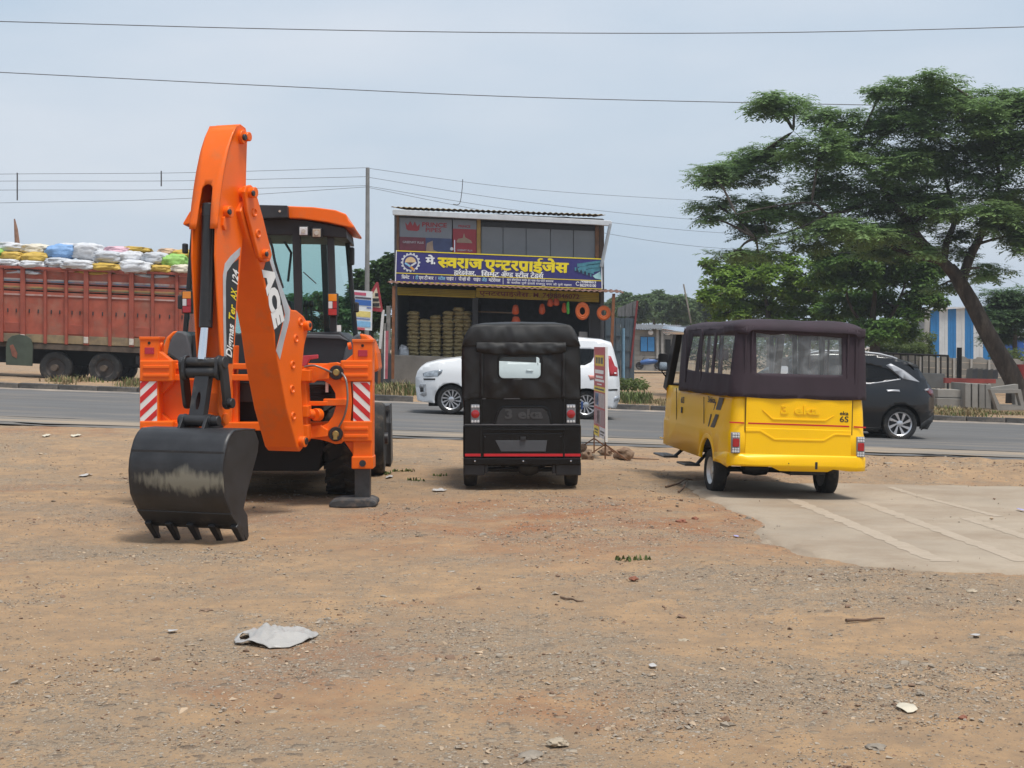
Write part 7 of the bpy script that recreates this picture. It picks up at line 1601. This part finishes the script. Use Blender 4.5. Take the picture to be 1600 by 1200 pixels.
# brighter trees behind it
LG = leafmat('leaf_bright', (.20, .31, .055, 1)); LM = leafmat('leaf_mid', (.13, .23, .06, 1)); LD = leafmat('leaf_deep', (.09, .16, .06, 1)); LF = leafmat('leaf_far', (.13, .19, .085, 1))
cA = [(1110, 415, 22, 10, .5), (1135, 432, 34, 16, .9), (1165, 418, 34, 16, .9), (1125, 462, 34, 18, 1), (1165, 455, 40, 22, 1.2), (1205, 440, 40, 22, 1.2), (1140, 490, 40, 16, 1), (1190, 485, 44, 20, 1.2), (1240, 470, 40, 22, 1.2), (1250, 430, 36, 20, 1), (1215, 405, 36, 14, .8), (1225, 510, 44, 18, 1), (1285, 455, 36, 22, 1), (1280, 500, 40, 18, 1)]
tree('young_tree', 'bright green young tree standing left, behind the leaning tree', P(1205, 590, 60), [[(1205, 590, .2, 0), (1203, 540, .16, 0), (1200, 490, .1, 0), (1190, 440, .05, 0)], [(1203, 530, .1, 0), (1240, 480, .06, 0), (1260, 440, .03, 0)], [(1203, 535, .1, 0), (1160, 480, .06, 0), (1130, 445, .03, 0)]], cA, LG, BARKG, 60., 520, 'broad', dY=1.5)
cB = [(1320, 430, 40, 26, 1.2), (1370, 425, 44, 28, 1.3), (1420, 435, 40, 26, 1.2), (1330, 475, 44, 26, 1.3), (1385, 475, 46, 26, 1.4), (1430, 480, 30, 24, 1), (1350, 515, 44, 20, 1.2), (1405, 515, 40, 18, 1.1), (1340, 395, 36, 18, .8), (1400, 395, 40, 18, .8), (1300, 400, 34, 18, .8), (1290, 430, 34, 22, .9), (1370, 370, 44, 18, .8), (1430, 400, 36, 18, .8), (1320, 370, 36, 14, .6), (1450, 425, 22, 16, .6), (1440, 455, 24, 20, .7)]
tree('shade_tree', 'dense dark green tree directly behind the yellow three-wheeler', P(1365, 592, 56), [[(1366, 592, .24, 0), (1366, 545, .2, 0), (1364, 500, .13, 0), (1368, 440, .06, 0)], [(1366, 530, .1, 0), (1330, 480, .06, 0), (1320, 440, .03, 0)], [(1366, 530, .1, 0), (1400, 480, .06, 0), (1415, 440, .03, 0)]], cB, LM, BARK, 56., 560, 'broad', dY=1.4)
cR = [(1570, 470, 30, 18, 1), (1600, 465, 34, 20, 1), (1560, 500, 26, 18, 1), (1595, 500, 34, 22, 1.2), (1580, 525, 30, 14, 1), (1625, 490, 34, 26, 1)]
tree('roadside_tree', 'small deep green tree at the right edge beside the blue shed', P(1585, 585, 62), [[(1588, 588, .14, 0), (1586, 540, .1, 0), (1586, 480, .05, 0)]], cR, LD, BARK, 62., 420, 'feather', dY=1.2)
cL = [(600, 420, 18, 14, 1), (575, 440, 22, 16, 1.1), (606, 450, 18, 18, 1), (560, 470, 24, 16, 1.1), (590, 475, 26, 18, 1.2), (585, 502, 30, 14, 1.1), (545, 495, 26, 16, 1), (520, 478, 24, 14, .9), (490, 470, 26, 14, .9), (460, 480, 26, 16, .9), (430, 490, 24, 16, .9), (500, 505, 40, 16, 1), (612, 405, 10, 9, .4)]
tree('verge_tree', 'leafy dark green tree between the digger cab and the shop', P(575, 600, 47.5), [[(578, 605, .14, 0), (578, 540, .11, 0), (585, 480, .06, 0), (598, 425, .02, 0)], [(578, 530, .08, 0), (540, 495, .05, 0), (470, 482, .02, 0)]], cL, LD, BARK, 47.5, 400, 'broad', dY=.8)
for i, (x, y, s, yd, lb) in enumerate(((985, 478, 1, 112, 'first round-crowned far tree from the left, just right of the shop'), (1022, 476, 1.05, 118, 'second far tree from the left, above the block house'), (1058, 482, .95, 110, 'third far tree from the left, beside the thin leaning stick'), (1098, 485, .9, 120, 'fourth far tree, touching the left of the bright green tree'), (962, 482, .8, 124, 'far tree showing between the shop and the tin shed'))):
    cc = [(x + dx * s, y + dy * s, 15 * s, 11 * s, .9) for dx, dy in ((-14, 0), (0, -10), (14, -2), (-8, 14), (8, 14), (0, 4), (18, 14), (-18, 12))]
    tree('far_tree', lb, P(x, 570, yd), [[(x, 572, .2, 0), (x, 520, .16, 0), (x, 480, .08, 0)]], cc, LF, BARKG, yd, 300, 'broad', 'far trees behind the block house', dY=1.5, kw=.42)
# distant wood, one mass
mb = MB()
for i in range(26000):
    x = tr.uniform(-150, 165); h = 2.2 + 2.2 * max(0, .5 + noise.noise(V((x * .09, 0, 3)))) + 1.0 * noise.noise(V((x * .5, 0, 8)))
    leafy(mb, V((x, 150 + tr.uniform(-4, 4), tr.uniform(0, 1) ** .7 * h)), .55)
mb.build('distant_wood', LF, None, 'low belt of distant woodland along the horizon', 'woodland', kind='stuff', fixn=False, origin=(0, 0, 0))
# undergrowth by the boundary wall and weeds by the shed
mb = MB()
for px0, px1, y0, y1, yd, n in ((1370, 1446, 536, 560, 59, 1300), (1430, 1460, 520, 560, 61, 400), (965, 1010, 592, 606, 41, 160), (1548, 1600, 545, 565, 60, 300), (1090, 1300, 540, 575, 62, 900)):
    for _ in range(n): leafy(mb, P(tr.uniform(px0, px1), lerp(y1, y0, tr.random() ** 1.6), yd + tr.uniform(-.8, .8)), .14)
mb.build('undergrowth', leafmat('leaf_weed', (.11, .15, .045, 1)), None, 'light green weeds and undergrowth along the boundary wall', 'undergrowth', kind='stuff', fixn=False, origin=(0, 0, 0))
# ---------------------------------------------------------------- things lying on the yard
PL = mk('thin_plastic', (.38, .36, .335, 1), .35, var=.1, scale=6, bump=.4, bscale=20)
def gh(x, y): return gz(x, y) + hnoise(x, y) + (SL if onslab(x, y) else 0)
# plastic bag: crumpled sheet with a handle hole
bo = [(366, 1004), (372, 997), (384, 994), (402, 991), (430, 988), (452, 991), (476, 992), (494, 994), (498, 997), (488, 1005), (470, 1012), (452, 1017), (420, 1017), (398, 1014), (376, 1012), (368, 1010)]
hole = [(374, 1002), (380, 1000), (388, 1001), (390, 1006), (384, 1008), (376, 1007)]
ow = [groundpt(*p) for p in bo]; hw = [groundpt(*p) for p in hole]
p2, t2 = panel2d([(q.x, q.y) for q in ow], [[(q.x, q.y) for q in hw]], frange(ow[0].x, ow[8].x, 34), frange(min(q.y for q in ow), max(q.y for q in ow), 26))
cb = V((sum(q.x for q in ow) / len(ow), sum(q.y for q in ow) / len(ow), 0)); rx_ = (ow[8].x - ow[0].x) / 2; ry_ = (max(q.y for q in ow) - min(q.y for q in ow)) / 2
def bagz(x, y):
    e = max(0, 1 - math.hypot((x - cb.x) / rx_, (y - cb.y) / ry_)) ** .6
    return gh(x, y) + .008 + e * (.04 + .055 * noise.noise(V((x * 9, y * 9, 1))) + .045 * abs(noise.noise(V((x * 24, y * 20, 4)))))
top('plastic_bag', MB().add([(x, y, bagz(x, y)) for x, y in p2], t2), PL, 'empty white plastic carrier bag lying flat on the dirt in the foreground', 'plastic bag', smooth=60, solid=.002)
def scrap(px, py, w, h, m, lb, name='paper_scrap', cat='paper', grp='litter on the yard', lift=.012):
    g = groundpt(px, py); k = g.y / F; n = 9; L = h * k * (g.y / CH) * .55
    pts = [(math.cos(t) * w * k / 2 * rnd.uniform(.7, 1.1), math.sin(t) * L * rnd.uniform(.7, 1.1)) for t in [2 * math.pi * i / n for i in range(n)]]
    p2, t2 = panel2d([(g.x + a, g.y + b) for a, b in pts], (), frange(g.x - w * k / 2, g.x + w * k / 2, 5), frange(g.y - L, g.y + L, 5))
    top(name, MB().add([(x, y, gh(x, y) + lift + .03 * abs(noise.noise(V((x * 14, y * 14, px)))) * min(1, w * k * 6)) for x, y in p2], t2), m, lb, cat, grp, smooth=50, solid=.0015)
PAP = mk('paper_white', (.44, .42, .40, 1), .7, var=.15); PAPB = mk('paper_beige', (.55, .49, .38, 1), .7, var=.15)
scrap(134, 743, 20, 4, PAP, 'lilac-white paper scrap on the dirt left of the digger bucket')
scrap(1418, 1106, 36, 12, PAPB, 'crumpled beige paper on the gravel at the lower right')
scrap(686, 766, 26, 2, PAP, 'flat white scrap left of the black auto rickshaw wheel'); scrap(1524, 997, 14, 5, PAP, 'white scrap at the right below the concrete apron'); scrap(1020, 1042, 13, 4, PAP, 'small white scrap at the lower middle'); scrap(270, 988, 18, 4, PAP, 'small white twist of paper left of the plastic bag')
scrap(118, 684, 16, 2, PAPB, 'white rag near the road left of the digger'); scrap(72, 686, 12, 2, PAPB, 'pale scrap near the road at the far left'); scrap(1150, 838, 10, 4, mk('lilac_wrapper', (.35, .33, .55, 1), .5), 'tiny lilac wrapper in front of the concrete apron', 'wrapper', 'wrapper'); scrap(1596, 804, 8, 4, mk('violet_cap', (.4, .36, .6, 1), .5), 'violet wrapper on the concrete apron at the right edge', 'wrapper', 'wrapper')
scrap(608, 748, 12, 4, PAP, 'white scrap beside the digger\'s right foot pad'); scrap(1160, 706, 22, 4, PAPB, 'beige rag on the road edge behind the yellow three-wheeler step')
# sticks
WD = mk('dry_wood', (.16, .10, .065, 1), .9, var=.35, scale=12)
for a, b, r, lb in (((1322, 978), (1382, 970), .010, 'forked dry stick on the gravel at the right'), ((876, 933), (912, 939), .007, 'thin dry twig lying at the middle of the yard'), ((1040, 762), (1082, 752), .012, 'bent twig under the yellow three-wheeler step'), ((1060, 770), (1075, 757), .012, 'short twig beside the bent twig at the apron corner'), ((960, 716), (1030, 717), .014, 'pale straight stick beside the banner stones')):
    A_, B_ = groundpt(*a), groundpt(*b); pts = [A_.lerp(B_, t) + V((0, .06 * noise.noise(V((t * 3, a[0], 0))), 0)) for t in (0, .25, .5, .75, 1)]
    pts = [V((p.x, p.y, gh(p.x, p.y) + r * 1.4 + .01 * noise.noise(V((p.x * 9, a[0], 1))))) for p in pts]
    top('dry_stick', MB().tube(curve(pts, 4), [r * (1 - .5 * i / 16) for i in range(17)], 6), WD, lb, 'stick', 'dry sticks', smooth=60)
# larger loose stones
BR = mk('brick_red', (.25, .10, .06, 1), .9, var=.3, scale=9); GS = mk('grey_rock', (.26, .22, .175, 1), .95, var=.3, scale=9, bump=.5, bscale=30); TS_ = mk('pale_rock', (.38, .31, .225, 1), .95, var=.25, scale=9, bump=.5, bscale=30)
for i, (x, y, w, h, m, lb) in enumerate(((1066, 816, 22, 9, BR, 'reddish broken brick left of the apron tip'), (1086, 812, 16, 8, BR, 'smaller reddish brick piece beside the broken brick'), (1170, 812, 14, 10, GS, 'dark grey stone on the apron tip'), (1046, 800, 12, 8, STN, 'brown clod left of the apron corner'), (1076, 796, 18, 9, STN, 'flat brown stone above the broken brick'), (872, 1163, 40, 14, TS_, 'pale flat stone at the lower edge of the picture'), (826, 1184, 50, 14, GS, 'largest flat grey stone at the lower edge'), (1370, 1172, 40, 16, GS, 'grey flat stone at the lower right edge'), (1068, 1003, 22, 9, TS_, 'pale stone at the middle right of the yard'), (700, 1010, 18, 7, TS_, 'pale stone right of the plastic bag'), (1506, 1123, 20, 8, BR, 'brown shard at the lower right beside the crumpled paper'), (640, 1040, 16, 8, GS, 'grey stone below and right of the plastic bag'), (1440, 1085, 16, 8, GS, 'dark grey lump above the crumpled paper'), (320, 955, 26, 7, STN, 'low brown clod above and left of the plastic bag'), (1300, 946, 24, 8, GS, 'flat grey stone in the gravel below the apron'), (990, 905, 18, 8, BR, 'reddish clod near the green tuft'), (1276, 924, 22, 8, TS_, 'pale slab fragment below the apron edge'), (1520, 925, 24, 8, TS_, 'pale stone below the apron near the right edge'), (1236, 916, 18, 8, GS, 'grey stone left of the pale slab fragment'))):
    boulder(x, y, w * .75, h * .8, lb, m, 3.1 * i, 'loose_stone', 'stone', 'loose stones on the yard', zs=.15)
# ---------------------------------------------------------------- thin summer haze
hm = bpy.data.materials.new('haze_air'); hm.use_nodes = True; hn = hm.node_tree.nodes; hn.remove(hn['Principled BSDF'])
hv = hn.new('ShaderNodeVolumePrincipled'); hv.inputs['Color'].default_value = (.86, .90, .95, 1); hv.inputs['Density'].default_value = .0007; hv.inputs['Anisotropy'].default_value = .2
hm.node_tree.links.new(hv.outputs[0], hn['Material Output'].inputs['Volume'])
hz_ = MB().box(-940, 940, -60, 1540, -8, 14).build('haze', hm, None, 'thin pale haze hanging over the road and fields', 'haze', kind='stuff', origin=(0, 0, 0))
# ---------------------------------------------------------------- tidy up
bpy.data.objects.remove(_to); bpy.data.curves.remove(_tc)
